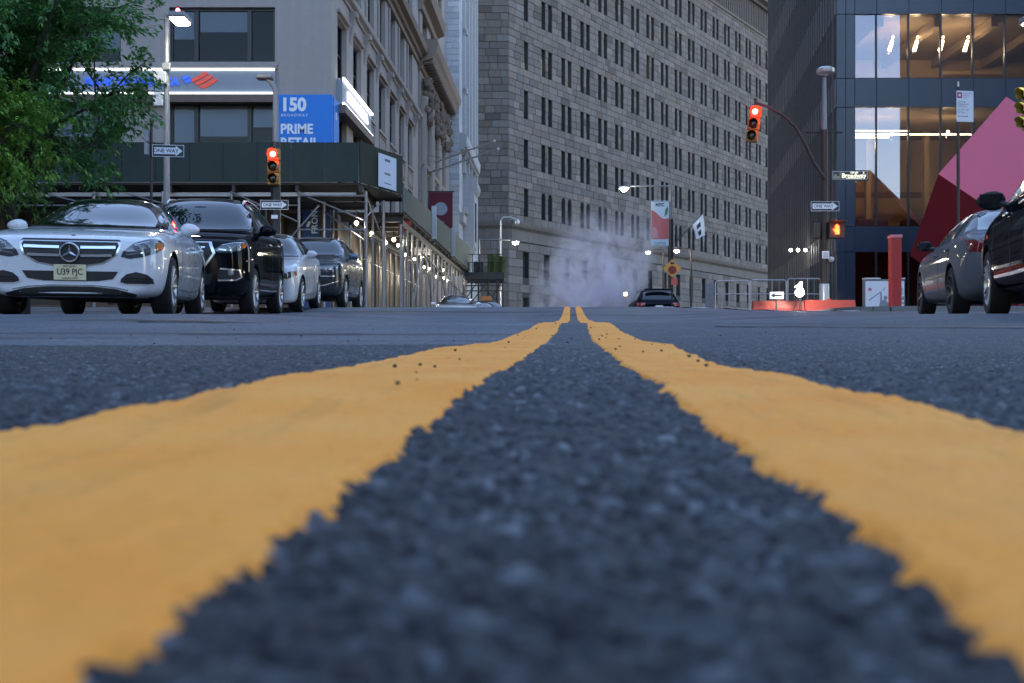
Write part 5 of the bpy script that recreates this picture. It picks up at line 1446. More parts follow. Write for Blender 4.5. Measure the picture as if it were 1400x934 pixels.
# ---- dark grey crossover, last of the row
M_DKGREY = mat("dark_grey_car_paint", (.020, .027, .037), .26, metal=.1, var=.01, spec=.4, coat=.35)
S3 = variant(SUV, 4.70, 1.93, 2.0, R=.39)
car = thing("car", "dark grey crossover with chrome grille bars, last in the row before the scaffold posts", "car", group="cars parked on the left")
c = Car(S3, car, M_DKGREY); c.wheels(10); suv_common(c)
c.fs = (1.04, 1.12)
gr = c.fdecal("grille", [(-.42, .88), (.42, .88), (.40, .70), (-.40, .70)], 'front', M_BLKPL, .008, .05)
for z0 in (.85, .80, .75): c.fstripe("slat", [(-.41, z0), (.41, z0)], .022, 'front', M_CHROME, .016, parent=gr)
c.fstripe("chrome_strip", [(-.80, .66), (-.5, .655), (.5, .655), (.80, .66)], .018, 'front', M_CHROME, .01)
for sx in (-1, 1):
    pl = [(a * sx, b) for a, b in ((.44, .73), (.46, .875), (.78, .905), (.855, .905), (.85, .82), (.76, .75))]
    hd = c.fdecal("headlight", pl if sx > 0 else pl[::-1], 'front', M_LAMP, .007, .04)
    for xx in (.56, .68):
        hh = c.fhit(sx * xx, .81); MB().rbox(-.045, .045, -.012, .01, -.03, .03, .006).build("lens", M_LENS, hd).location = hh[0]
    c.fstripe("chrome_strip", [(sx * .86, .56), (sx * .60, .47), (sx * .40, .44)], .02, 'front', M_CHROME, .01)
c.fdecal("lower_intake", [(-.78, .58), (.78, .58), (.70, .40), (-.70, .40)], 'front', M_BLKPL, .006, .05)
c.mirror(1.64, 1.33, .95, mat("steel_blue_mirror", (.10, .15, .22), .2, metal=.5, var=0), (.13, .09, .08))
place(car, -5.12, 26.2, 1)

# ---- grey saloon on the right, seen from behind
M_SILV = mat("silver_grey_car_paint", (.15, .155, .17), .34, metal=.1, var=.01, spec=.0, coat=.3)
S4 = variant(SEDAN, 4.50, 1.47, 1.82)
car = thing("car", "silver grey saloon with dark wheels, seen from its rear corner before the pink block", "car", group="cars waiting on the right")
c = Car(S4, car, M_SILV); c.wheels(5, dark=True); plain_sedan(c); c.mirror(1.72, 1.03, .87, M_BLKPL)
c.both("side_moulding", [(1.45, .55), (2.5, .56), (3.25, .57)], M_BLKPL, .008, fn='stripe', width=.035)
place(car, 6.92, 14.05, 180 - 14.5)

# ---- dark crossover at the right edge
M_GREENG = mat("dark_slate_car_paint", (.006, .009, .013), .3, metal=.0, var=.01, spec=.0, coat=.18)
S5 = variant(SUV, 4.50, 1.70, 1.88)
car = thing("car", "dark slate crossover with big black mirror, overlapping the silver saloon", "car", group="cars waiting on the right")
c = Car(S5, car, M_GREENG); c.wheels(5); suv_common(c, rails=False); c.mirror(1.70, 1.19, .89, M_BLKPL, (.14, .09, .10))
c.both("sill_trim", [(1.35, .42), (2.5, .42), (3.4, .43)], M_CHROME, .008, fn='stripe', width=.03)
for sx in (-1, 1):
    pl = [(a * sx, b) for a, b in ((.60, 1.02), (.86, 1.02), (.86, .88), (.62, .90))]; c.decal("tail_light", pl if sx < 0 else pl[::-1], 'rear', M_TAIL, .006, .04)
    pl = [(a * sx, b) for a, b in HL2]; c.decal("headlight", pl if sx > 0 else pl[::-1], 'front', M_LAMP, .007, .05)
place(car, 5.73, 9.47, 180 - 18)

# ---- cars beyond the crest
car = thing("car", "white saloon half sunk beyond the crest beside the scaffold posts", "car", group="cars beyond the crest")
c = Car(variant(SEDAN, 4.7, 1.45, 1.82), car, M_WHITE2); c.wheels(7); plain_sedan(c); c.mirror(1.70, 1.03, .87, M_WHITE2)
place(car, PX(620, 41), 42.6, 4)
car = thing("car", "dark saloon just visible between two pale cars beyond the crest", "car", group="cars beyond the crest")
c = Car(variant(SEDAN, 4.7, 1.46, 1.82), car, M_BLACKP); c.wheels(7); plain_sedan(c); c.mirror(1.70, 1.03, .87, M_BLACKP)
place(car, PX(652, 44), 45.8, 5)
M_BLUEC = mat("pale_blue_car_paint", (.20, .28, .40), .25, var=.01, coat=1.0)
car = thing("car", "pale blue taxi with an orange roof sign, farthest of the cars beyond the crest", "car", group="cars beyond the crest")
c = Car(variant(SEDAN, 4.7, 1.66, 1.84), car, M_BLUEC); c.wheels(7); plain_sedan(c)
MB().rbox(-.25, .25, -.12, .12, 0, .20, .03).build("roof_sign", mat("orange_roof_sign", (.5, .16, .02), .5, var=.05), car).location = (0, .25, 1.64)
place(car, PX(664, 46), 48.0, 5)
car = thing("car", "black sport utility seen from behind beyond the crest under the diamond sign", "car", group="cars beyond the crest")
c = Car(variant(SUV, 4.9, 1.75, 1.95), car, M_BLACKP); c.wheels(7); suv_common(c, railm=M_BLKPL)
for sx in (-1, 1):
    pl = [(a * sx, b) for a, b in ((.55, 1.06), (.88, 1.08), (.88, .92), (.60, .94))]; c.decal("tail_light", pl if sx < 0 else pl[::-1], 'rear', mat("tail_lamp_red", (.3, .01, .012), .15, var=0, coat=1), .006, .04)
c.plate(0, .88, mat("white_plate", (.6, .6, .55), .5), None, rear=True)
MB().rbox(-.55, .55, -.05, .2, 0, .05, .02).build("rear_spoiler", M_BLACKP, car).location = (0, 4.45 - c.L / 2, 1.62)
place(car, PX(900, 41), 43.2, 180)

# ================================================================== PAVEMENTS AND MARKINGS
M_PAVE = mat("concrete_pavement", (.20, .20, .205), .85, var=.12, scale=2.5, bump=.3, bscale=30)
M_KERB = mat("granite_kerb", (.17, .168, .17), .8, var=.2, scale=12, bump=.4, bscale=30)
def side_left(Y): return -4.15 + .055 * (Y - 38.8)
def side_right(Y): return 8.75 + .07 * (Y - 25.5)
def pavement(edge, sgn, y0, y1, outer, name):
    V, F = [], []; ys = list(np.linspace(y0, y0 + 2, 9)) + list(np.linspace(y0 + 3, y1, 30)); nc = 10
    for y in ys:
        e = edge(y); t = max(0, 2 - (y - y0)); e += sgn * 2 * (1 - math.sqrt(max(0, 1 - (t / 2) ** 2)))
        for j in range(nc):
            x = e + sgn * .19 + (outer - e) * (j / (nc - 1)) ** 2
            V.append((x, y, g(e, y) * (1 - j / nc) + g(outer, y) * j / nc + .15))
    n = len(ys)
    for i in range(n - 1):
        for j in range(nc - 1): F.append((i * nc + j, i * nc + j + 1, (i + 1) * nc + j + 1, (i + 1) * nc + j))
    q = MB(); q.v, q.f, q.mi = V, F, [0] * len(F)
    tag(q.build(name, M_PAVE), kind='structure')
    # kerb stones follow the edge round the corner
    line = []
    for x in np.linspace(outer, edge(y0) + sgn * 2.0, 26): line.append((x, y0))
    for y in ys:
        t = max(0, 2 - (y - y0)); line.append((edge(y) + sgn * 2 * (1 - math.sqrt(max(0, 1 - (t / 2) ** 2))), y))
    kb = put("kerb", None, None, (line[26][0], line[26][1], g(*line[26]))); tag(kb, kind='structure')
    for (xa, ya), (xb, yb) in zip(line[:-1], line[1:]):
        d = Vector((xb - xa, yb - ya)); L_ = d.length
        if L_ < .02: continue
        d /= L_; nrm = Vector((d.y, -d.x)) * (.095 if sgn > 0 else -.095)
        if sgn < 0: nrm = Vector((-d.y, d.x)) * .095
        za, zb2 = g(xa, ya), g(xb, yb)
        e = .006
        vs = []
        for dz_ in (-.25, .155):
            for s in (-1, 1):
                vs += [(xa + d.x * e + nrm.x * s, ya + d.y * e + nrm.y * s, za + dz_), (xb - d.x * e + nrm.x * s, yb - d.y * e + nrm.y * s, zb2 + dz_)]
        vs = [(v[0] - kb.location.x, v[1] - kb.location.y, v[2] - kb.location.z) for v in vs]
        q = MB().add(vs, [(0, 1, 3, 2), (4, 6, 7, 5), (0, 4, 5, 1), (2, 3, 7, 6), (0, 2, 6, 4), (1, 5, 7, 3)])
        q.build("kerb_stone", M_KERB, kb)
pavement(side_left, -1, 30.0, 95, -45, "pavement")
pavement(side_right, 1, 25.5, 95, 45, "pavement")
M_WPAINT = mat("worn_white_paint", (.55, .56, .58), .7, var=.22, scale=8, bump=.2)
for k, px in enumerate((886, 931, 984, 1030, 1079, 1127)):
    x = PX(px, 24.5); ys = np.linspace(22.6, 25.4, 14); q = MB()
    for y in ys:
        for s in (0, 1): xx = x + s * .46 + (y - 24) * .05; q.v.append((xx, y, g(xx, y) + .018))
    q.f = [(2*i, 2*i+1, 2*i+3, 2*i+2) for i in range(13)]; q.mi = [0] * 13
    tag(q.build("crossing_bar", M_WPAINT), "worn white crossing bar on the asphalt crest, %s of six" % ("first from the left", "second from the left", "third from the left", "third from the right", "second from the right", "last at the right end")[k], "road marking", "white crossing bars")
def road_strip(name, pts, w, m, lift):
    q = MB()
    for i, (x, y) in enumerate(pts):
        for s in (-1, 1): q.v.append((x, y + s * w / 2 * (1 + .3 * math.sin(i * 1.7)), g(x, y + s * w / 2) + lift))
    q.f = [(2*i, 2*i+2, 2*i+3, 2*i+1) for i in range(len(pts) - 1)]; q.mi = [0] * len(q.f)
    return tag(q.build(name, m), kind='structure')
M_TAR = mat("tar_seal", (.012, .012, .013), .45, var=.1)
rr = random.Random(77)
for y0, x0, x1 in ((3.05, -3.4, -1.1), (3.6, -1.2, -.55), (6.9, -2.6, -.9), (4.4, .9, 3.1), (11.6, 1.4, 6.0), (17.5, -3.2, 5.4)):
    n = 26; y = y0; pts = []
    for i in range(n): y += rr.uniform(-.018, .018) * y0 * .3; pts.append((x0 + (x1 - x0) * i / (n - 1), y))
    road_strip("tar_seam", pts, .022 + .006 * y0, M_TAR, .009 if y0 < 7 else .016)
# grit and crumbs lying on the lines and the road
q = MB(); rr = random.Random(8)
for k in range(46):
    Y = .55 + 5 * rr.random(); X = float(centre(Y)) + rr.choice((-1, 1)) * rr.uniform(.06, .2); r = rr.uniform(.0007, .0019) * (1 + Y * .22)
    q.ball((X, Y, g(X, Y) + .0055 + r * .4), (r, r * rr.uniform(.7, 1.3), r * .8), 6, 4)
for k in range(140):
    Y = rr.uniform(2.0, 11); X = rr.uniform(-.5, .5) * Y; r = rr.uniform(.0015, .004)
    q.ball((X, Y, g(X, Y) + r * .5), (r, r * 1.2, r * .7), 6, 4)
tag(q.build("grit", mat("grit", (.05, .045, .042), .9, var=.3, scale=40)), kind='stuff')

# ================================================================== SIDEWALK SHED
M_GREEN = mat("dark_green_hoarding", (.005, .020, .019), .7, var=.35, scale=1.5, bump=.15, bscale=9, streak=.2)
M_GREEN2 = mat("olive_green_hoarding", (.012, .022, .012), .7, var=.25, scale=1.6, bump=.15, bscale=9, streak=.15)
M_CORR = mat("grey_green_sheeting", (.070, .095, .085), .5, var=.12, scale=2, streak=.15, island=.12)
M_PIPE = mat("galvanised_pipe", (.24, .245, .26), .42, metal=.55, var=.15, scale=8)
M_BEAM = mat("dark_steel_beam", (.030, .028, .030), .6, metal=.2, var=.2)
M_DECK = mat("dark_timber_deck", (.030, .026, .022), .8, var=.25)
C1, C2 = Vector((-5.55, 36.0, 0)), Vector((-4.28, 38.8, 0)); C3 = Vector((side_left(66) - .13, 66.0, 0))
shed = thing("sidewalk_shed", "dark green sidewalk shed on steel pipe posts wrapping the grey building's corner", "scaffold", (-5.55, 36.0, 1.5))
SO = Vector(shed.location)
def sp_(v): return Vector(v) - SO
def hoard(a, b, z0, z1, m, n, name="panel", th=.05, corr=False):
    d = (b - a); L_ = d.length; ang = math.atan2(d.y, d.x)
    for i in range(n):
        u0, u1 = L_ * i / n + .006, L_ * (i + 1) / n - .006
        q = MB()
        if corr:
            k = 9; xs = np.linspace(u0, u1, k * 2 + 1)
            poly = [(x, -th / 2 - (.022 if j % 2 else 0)) for j, x in enumerate(xs)]
            q.prism(poly + [(u1, th / 2), (u0, th / 2)], 'z', z0[0] + (z0[1] - z0[0]) * i / n, z1[0] + (z1[1] - z1[0]) * i / n)
        else: q.rbox(u0, u1, -th / 2, th / 2, z0[0], z1[0] + RND.uniform(-.012, .012), .006)
        o = q.build(name, m, shed); o.matrix_local = Matrix.Translation(sp_((a.x, a.y, 0))) @ Matrix.Rotation(ang, 4, 'Z')
hoard(Vector((-30.0, 36.0, 0)), C1, (6.43, 6.43), (7.86, 7.86), M_GREEN, 20)
hoard(C1 + Vector((.03, .06, 0)), C2, (6.43, 6.43), (7.92, 7.92), M_GREEN2, 3)
hoard(C2 + Vector((-.02, .35, 0)), C3, (5.86, 5.86), (6.82, 7.45), M_CORR, 26, "sheet_panel", corr=True)
dk = MB(); dk.box(-30, -5.6, 36.05, 39.9, 6.34, 6.42); dk.add([Vector(v) for v in [(-5.6, 36.05, 6.34), (-4.33, 38.8, 6.34), (-4.33, 39.9, 6.34), (-5.6, 39.9, 6.34), (-5.6, 36.05, 6.42), (-4.33, 38.8, 6.42), (-4.33, 39.9, 6.42), (-5.6, 39.9, 6.42)]], [(0, 1, 2, 3), (4, 5, 6, 7), (0, 1, 5, 4), (1, 2, 6, 5), (2, 3, 7, 6), (3, 0, 4, 7)])
o = dk.build("deck", M_DECK, shed); o.location = -SO
dk = MB(); n = 14
for i in range(n):
    y0, y1 = 39.3 + (66 - 39.3) * i / n, 39.3 + (66 - 39.3) * (i + 1) / n - .01
    xe0, xe1 = side_left(y0) - .15, side_left(y1) - .15
    dk.add([(xe0 - 2.6, y0, 5.74), (xe0, y0, 5.74), (xe1, y1, 5.74), (xe1 - 2.6, y1, 5.74), (xe0 - 2.6, y0, 5.82), (xe0, y0, 5.82), (xe1, y1, 5.82), (xe1 - 2.6, y1, 5.82)], [(0, 1, 2, 3), (4, 5, 6, 7), (0, 1, 5, 4), (1, 2, 6, 5), (2, 3, 7, 6), (3, 0, 4, 7)])
o = dk.build("deck", M_DECK, shed); o.location = -SO
bmesh_beam = MB().box(-.06, .06, 0, 3.8, -.22, 0).mesh("beam", M_BEAM)
for k in range(11): put("beam", bmesh_beam, shed, sp_((-28.5 + k * 2.3, 36.1, 6.335)))
for y in (36.4, 37.5, 38.6, 39.6): MB().box(-24.4, -.1, -.05, .05, -.14, 0).build("purlin", MATS["galvanised_pipe"] if y < 37 else M_BEAM, shed).location = sp_((-5.6, y, 6.11))
for k in range(18):
    y = 39.6 + k * 1.5; xe = side_left(y) - .2
    MB().box(-2.5, 0, -.05, .05, -.26, 0).build("beam", M_BEAM, shed).location = sp_((xe, y, 5.735))
for dx in (-.25, -2.2): 
    a, b = Vector((side_left(39.4) + dx, 39.4, 5.44)), Vector((side_left(66) + dx, 66, 5.44))
    MB().obox(((a + b) / 2 - SO), ((b - a).length, .12, .16), (0, 0, math.atan2((b - a).y, (b - a).x))).build("beam", M_BEAM, shed)
def post(x, y, z1, r=.048):
    zb_ = g(x, y) + .15
    q = MB().tube((0, 0, .0), (0, 0, z1 - zb_), r, n=8); q.box(-.13, .13, -.13, .13, 0, .02); q.tube((0, 0, .02), (0, 0, .3), r * 1.25, n=8)
    q.build("post", M_PIPE, shed).location = sp_((x, y, zb_))
for x, y in ((-5.30, 36.15), (-7.75, 36.2), (-7.1, 37.6), (-4.95, 38.3), (-10.2, 36.2), (-12.7, 36.2), (-15.2, 36.2), (-9.6, 38.8), (-12, 38.8), (-5.5, 39.3)): post(x, y, 6.12 if (x, y) != (-5.30, 36.15) else 6.12, .055)
ys = np.arange(39.3, 65.9, 1.42)
for i, y in enumerate(ys):
    post(side_left(y) - .25 + RND.uniform(-.03, .03), y + RND.uniform(-.15, .15), 5.3)
    if i % 1 == 0: post(side_left(y) - 2.2 + RND.uniform(-.05, .05), y + RND.uniform(-.2, .2), 5.3)
    if i % 3 == 1: post(side_left(y) - 1.2, y + .4, 5.3, .035)
def pipe(a, b, r=.028, name="brace"):
    o = MB().tube(Vector(a) - SO, Vector(b) - SO, r, n=6).build(name, M_PIPE, shed)
pipe((-7.75, 36.1, 5.95), (-5.30, 36.1, 5.95)); pipe((-7.75, 36.1, 4.72), (-5.30, 36.1, 4.72)); pipe((-7.75, 36.12, 6.05), (-5.30, 36.12, 5.05)); pipe((-7.1, 37.6, 5.6), (-5.3, 36.2, 4.3))
pipe((-7.75, 36.1, 4.0), (-9.6, 36.1, 2.4)); pipe((-7.0, 36.1, 5.6), (-9.1, 36.1, 3.2)); pipe((-30, 36.1, 5.6), (-7.75, 36.1, 5.6), .025); pipe((-10.2, 36.1, 6.1), (-7.75, 36.1, 5.0))
pipe((-5.3, 36.15, 5.2), (-4.95, 38.3, 6.1)); pipe((-5.3, 36.15, 6.0), (-4.95, 38.3, 4.6)); pipe((-17, 36.1, 6.05), (-14, 36.1, 5.3)); pipe((-14.0, 36.1, 6.05), (-11.2, 36.1, 5.25))
for i in range(0, len(ys) - 2, 2):
    a, b = ys[i], ys[i + 2]
    zz = (2.2, 4.6) if (i // 2) % 2 else (4.9, 2.6)
    pipe((side_left(a) - .2, a, zz[0] + .3), (side_left(b) - .2, b, zz[1] + .3), .022)
    pipe((side_left(a) - 2.2, a, 5.2), (side_left(a) - .25, a, 4.3), .022)
pipe((side_left(44) - .15, 44, 4.75), (side_left(66) - .15, 66, 3.9), .03, "rail"); pipe((side_left(39.3) - 2.2, 39.3, 4.2), (side_left(66) - 2.2, 66, 4.2), .025, "rail")
# two pale jack posts standing against the sheeting
for y in (47.3, 55.2):
    MB().box(-.11, .11, -.1, .1, 0, 1.55).build("jack_post", mat("pale_post", (.34, .36, .37), .6), shed).location = sp_((side_left(y) - .02, y, 5.75))
# notice on the chamfered corner
nt = thing("notice", "pale blue-white notice sheet fixed to the olive green corner panel of the shed", "notice", C1.lerp(C2, .40) + Vector((0.06, -.03, 6.48)), math.atan2(2.8, 1.27))
MB().box(-.0, 1.28, -.012, .0, 0, 1.24).build("sheet", mat("pale_notice", (.52, .58, .68), .6, var=.03), nt)
pr = MB()
for z_, hh, x0, x1 in ((1.0, .10, .44, .84), (.50, .08, .42, .84), (.16, .035, .40, .92)):
    nseg = 5 if hh > .05 else 9
    for i in range(nseg): w_ = (x1 - x0) / nseg; pr.box(x0 + i * w_, x0 + (i + .78) * w_, -.016, -.0125, z_, z_ + hh)
pr.build("printed_lines", mat("blue_grey_print", (.09, .10, .14), .7, var=0), nt)
# lamps in the shed
M_BULB = emit_mat("shed_bulb", (1.0, .80, .50), 2.6)
ORD = ("first", "second", "third", "fourth", "fifth", "sixth", "seventh", "eighth", "ninth", "tenth", "eleventh", "twelfth", "thirteenth", "fourteenth")
for k, y in enumerate((36.4, 39.3, 41.4, 43.4, 45.4, 47.4, 49.5, 51.6, 53.7, 55.8, 57.9, 60.0, 62.2, 64.4)):
    x = -5.6 + .055 * (y - 38) + (0, .0, .5, -.2)[k % 4]; zl = 5.0 if y < 40 else 5.10 + (.0, .12, -.1)[k % 3]
    lp = thing("shed_lamp", "caged bulb glowing under the shed, %s of the string counted from the corner post" % ORD[k], "lamp", (x, y, zl), 0, "caged bulbs strung under the shed")
    MB().ball((0, 0, 0), .075 if k < 4 else .065, 10, 8).build("bulb", M_BULB, lp); MB().tube((0, 0, .08), (0, 0, .35), .03, n=6).build("holder", M_DARKMET, lp)
    cg = MB()
    for a in range(4): cg.path([(0.0, 0, .1), (.11 * math.cos(a * 1.57), .11 * math.sin(a * 1.57), 0), (0, 0, -.12)], .005, 4)
    cg.build("cage", M_DARKMET, lp)
    l_ = warm_light((0, 0, -.14), 2.4, .06, lp, (1, .9, .72))
sg = thing("sign", "small red no-entry style plate on a post in front of the shed side", "sign", (PX(552, 41), 41.0, 1.5))
MB().tube((0, 0, 0), (0, 0, 4.4), .035).build("post", M_PIPE, sg); MB().rbox(-.20, .05, -.05, -.036, 3.75, 4.1, .004).rbox(.02, .30, -.075, -.06, 3.98, 4.3, .004).build("plate", mat("faded_red_plate", (.40, .05, .05), .6), sg)
sg = thing("sign", "pale parking regulation plate hanging among the scaffold posts", "sign", (PX(575, 50), 50.0, 1.3))
MB().tube((0, 0, 0), (0, 0, 5.6), .035).build("post", M_PIPE, sg); MB().rbox(-.3, .55, -.05, -.036, 3.95, 4.95, .004).build("plate", mat("pale_plate", (.36, .37, .38), .6), sg)
pr = MB(); [pr.box(-.2, .45, -.056, -.051, 4.1 + i * .14, 4.15 + i * .14) for i in range(5)]; pr.build("printed_lines", mat("grey_print", (.2, .2, .22), .7, var=0), sg)

# ================================================================== STREET FURNITURE
M_POLEDK = mat("dark_brown_pole", (.024, .016, .014), .5, var=.15, scale=5)
M_POLEBK = mat("black_pole", (.012, .012, .013), .5, var=.1)
M_POLEGR = mat("grey_pole", (.17, .185, .21), .45, metal=.2, var=.08)
M_SILVER = mat("silver_pole", (.42, .44, .47), .35, metal=.5, var=.08)
M_SIGYEL = mat("signal_yellow", (.30, .14, .015), .45, var=.1, scale=6)
M_SIGOLV = mat("signal_olive", (.42, .33, .06), .45, var=.12, scale=6)
M_RED_ON = emit_mat("red_signal_lit", (1.0, .004, .003), 1.6)
M_LENSOFF = mat("dark_signal_lens", (.02, .012, .008), .2, var=0)
M_LAMPON = emit_mat("street_lamp_lit", (1.0, .90, .66), 10)
M_SIGNBK = mat("black_sign", (.012, .014, .022), .4, var=0)
M_SIGNWH = mat("white_sign_print", (.62, .66, .74), .5, var=.03)

def one_way(parent, loc, w=.89, h=.305, rot=0.0):
    o = MB().rbox(-w/2, w/2, -.006, .006, -h/2, h/2, .004).build("plate", M_SIGNBK, parent); o.location = loc; o.rotation_euler = (0, 0, rot)
    b = MB(); t = .010
    for x0, x1, z0, z1 in ((-w/2, w/2, h/2 - t, h/2), (-w/2, w/2, -h/2, -h/2 + t), (-w/2, -w/2 + t, -h/2 + t, h/2 - t), (w/2 - t, w/2, -h/2 + t, h/2 - t)): b.box(x0, x1, -.009, -.0062, z0, z1)
    b.build("border", M_SIGNWH, o)
    a = h * .27
    MB().prism([(-w*.44, -a), (w*.24, -a), (w*.24, -h*.42), (w*.45, 0), (w*.24, h*.42), (w*.24, a), (-w*.44, a)], 'y', -.0095, -.0065).build("arrow", M_SIGNWH, o)
    text("lettering", "ONE WAY", h * .44, M_SIGNBK, o, (-.05, -.0105, -.002), depth=.001, bold=.003, sx=.98)
    return o
def signal(parent, loc, rot, m, lit=None, s=.36, visor=.22):
    """three-section traffic signal; front towards local -y"""
    o = put("signal_head", None, parent, loc, rot)
    hs = MB()
    for k in range(3): hs.rbox(-s/2, s/2, -.02, .22, -(k + 1) * s + .006, -k * s - .006, .03)
    hm = hs.mesh("signal_head", m); o2 = put("signal_head", hm, parent, loc, rot); bpy.data.objects.remove(o); o = o2
    for k in range(3):
        zc = -(k + .5) * s
        if lit == k: MB().ball((0, -.065, zc), (s * .25, .02, s * .25), 12, 6).build("led_core", emit_mat("red_signal_core", (1, .05, .03), 2.5), o, True)
        MB().ball((0, -.02, zc), (s * .40, .06, s * .40), 16, 8).build("lens", M_RED_ON if lit == k else M_LENSOFF, o, True)
        v = MB(); n = 14; r = s * .42
        for i in range(n + 1):
            a = math.radians(-40 + 260 * i / n)
            for yy, rr_ in ((-.02, r), (-visor * (1 if 20 < math.degrees(a) < 160 else .72), r * 1.0)):
                v.v += [(rr_ * math.cos(a), yy, zc + rr_ * math.sin(a)), ((rr_ - .012) * math.cos(a), yy, zc + (rr_ - .012) * math.sin(a))]
        for i in range(n):
            q0, q1 = i * 4, (i + 1) * 4
            v.f += [(q0, q1, q1 + 2, q0 + 2), (q0 + 1, q0 + 3, q1 + 3, q1 + 1), (q0 + 2, q1 + 2, q1 + 3, q0 + 3)]; v.mi += [0] * 3
        v.build("visor", m, o, True)
    return o
def red_glow(parent, loc, e):
    l = bpy.data.lights.new("signal_light", 'POINT'); l.energy = e; l.color = (1, .02, .012); l.shadow_soft_size = .12
    o = bpy.data.objects.new("signal_light", l); COL.objects.link(o); o.parent = parent; o.location = loc
def base(px, Y, lift=.15):
    x = PX(px, Y); return Vector((x, Y, g(x, Y) + lift))

# left corner: post with one-way sign
b = base(207, 24, 0); t = thing("sign_post", "thin black post with a one-way arrow sign in front of the tree", "sign", b)
MB().tube((0, 0, 0), (0, 0, PZ(165, 24) - b.z), .035).build("post", M_POLEBK, t)
one_way(t, (PX(231, 24) - b.x, -.05, PZ(207, 24) - b.z), .74, .29, .12)
for dz_ in (-.02, -.34): MB().rbox(-.10, -.04, -.2, .2, PZ(178, 24) - b.z + dz_ - .28, PZ(178, 24) - b.z + dz_, .004).build("side_plate", mat("worn_plate", (.25, .26, .29), .6, var=.1), t)
# left lamp standard with lit head and boxes
b = base(228, 30); t = thing("street_lamp", "tall grey lamp standard with a lit head and white boxes behind the tree", "street lamp", b)
MB().path([(0, 0, 0), (0, 0, 5), (0, 0, PZ(20, 30) - b.z)], [.12, .09, .075], 12).build("pole", M_POLEGR, t)
pz = lambda py, Y=30: PZ(py, Y) - b.z
px_ = lambda p, Y=30: PX(p, Y) - b.x
MB().path([(0, 0, pz(22)), (px_(245), -.5, pz(31)), (px_(260), -.9, pz(42))], [.05, .045, .04], 8).build("arm", M_POLEGR, t)
hd = MB().rbox(-.24, .24, -.45, .30, -.02, .17, .06).build("lamp_head", M_POLEGR, t); hd.location = (px_(266), -1.2, pz(48))
MB().rbox(-.20, .20, -.40, .18, -.07, -.005, .03).build("lamp_glass", M_LAMPON, hd)
MB().ball((-.10, 0, .32), .06, 8, 6).build("marker_light", emit_mat("red_marker", (1, .08, .08), 3), hd); MB().tube((-.10, 0, .15), (-.10, 0, .45), .03).build("marker_stem", mat("red_plastic", (.3, .02, .02), .4), hd)
warm_light((px_(266), -1.2, pz(48) - .25), 5, .15, t, (1, .9, .66))
MB().rbox(px_(214), px_(231), -.28, -.1, pz(118), pz(101), .02).build("white_box", mat("pale_box", (.30, .33, .38), .5, var=.04), t)
MB().rbox(px_(224), px_(236), -.2, -.1, pz(98), pz(88), .02).build("bracket_box", M_POLEGR, t)
MB().rbox(px_(213), px_(226), -.22, -.16, pz(147), pz(128), .01).build("notice_plate", mat("pale_plate2", (.28, .32, .40), .5, var=.06), t)
MB().rbox(px_(196), px_(205), -.30, -.1, pz(133), pz(119), .03).build("camera", M_DARKMET, t); MB().tube((0, 0, pz(126)), (px_(200), -.2, pz(126)), .02).build("camera_arm", M_DARKMET, t)
# left signal pole with gooseneck lamp
b = base(377, 32); t = thing("traffic_signal", "dark pole with red traffic signal, one-way sign and unlit gooseneck lamp before the shed", "traffic signal", b)
pz = lambda py, Y=32: PZ(py, Y) - b.z
px_ = lambda p, Y=32: PX(p, Y) - b.x
MB().path([(0, 0, 0), (0, 0, pz(195))], [.17, .15], 12).build("pole", M_POLEBK, t)
MB().path([(0, 0, pz(196)), (0, 0, pz(128)), (-.05, 0, pz(118)), (px_(366), 0, pz(108)), (px_(360), 0, pz(106))], [.10, .09, .09, .075, .06], 10).build("lamp_arm", M_POLEGR, t)
MB().rbox(px_(351), px_(374), -.18, .18, pz(109), pz(102), .05).build("lamp_head", M_POLEGR, t)
signal(t, (0, -.34, pz(206)), 0, M_SIGYEL, 0, .385); red_glow(t, (.0, -.60, pz(215)), 2.6)
MB().tube((0, 0, pz(212)), (0, -.3, pz(212)), .04).build("bracket", M_POLEBK, t); MB().tube((0, 0, pz(250)), (0, -.3, pz(250)), .04).build("bracket", M_POLEBK, t)
one_way(t, (0, -.19, pz(281.5)), .90, .305)
MB().rbox(-.1, .1, -.172, -.15, pz(300), pz(295), .004).build("small_plate", M_SIGNWH, t)
# right corner: signal pole
b = base(1127, 31.5, .05); t = thing("traffic_signal", "brown corner pole with mushroom lamp and curved mast arm carrying a red traffic signal", "traffic signal", b)
pz = lambda py, Y=31.5: PZ(py, Y) - b.z
px_ = lambda p, Y=31.5: PX(p, Y) - b.x
MB().path([(0, 0, 0), (0, 0, pz(178))], [.125, .115], 14).build("pole", M_POLEDK, t)
MB().lathe([(.155, 0), (.155, pz(392)), (.15, pz(389)), (.12, pz(388))], n=20).build("sleeve", M_SILVER, t, True)
MB().lathe([(.15, 0), (.15, .03)], (0, 0, pz(392)), n=20).build("sleeve_collar", M_SILVER, t)
MB().path([(0, 0, pz(178)), (0, 0, pz(140)), (0, 0, pz(106))], [.085, .075, .055], 12).build("upper_pole", M_POLEGR, t)
MB().lathe([(.05, -.12), (.09, -.06), (.26, -.03), (.28, .03), (.28, .09), (.20, .15), (.05, .17)], (.04, 0, pz(99)), n=24).build("lamp_head", M_SILVER, t, True)
MB().tube((px_(1101), 0, pz(181)), (px_(1151), 0, pz(181)), .03).build("cross_arm", M_POLEDK, t)
MB().path([(0, -.1, pz(246)), (px_(1112), -.15, pz(226)), (px_(1098), -.2, pz(198)), (px_(1084), -.25, pz(176)), (px_(1066), -.3, pz(160)), (px_(1048), -.3, pz(150)), (px_(1031), -.3, pz(144))], [.06, .06, .055, .05, .045, .04, .04], 10).build("mast_arm", M_POLEDK, t)
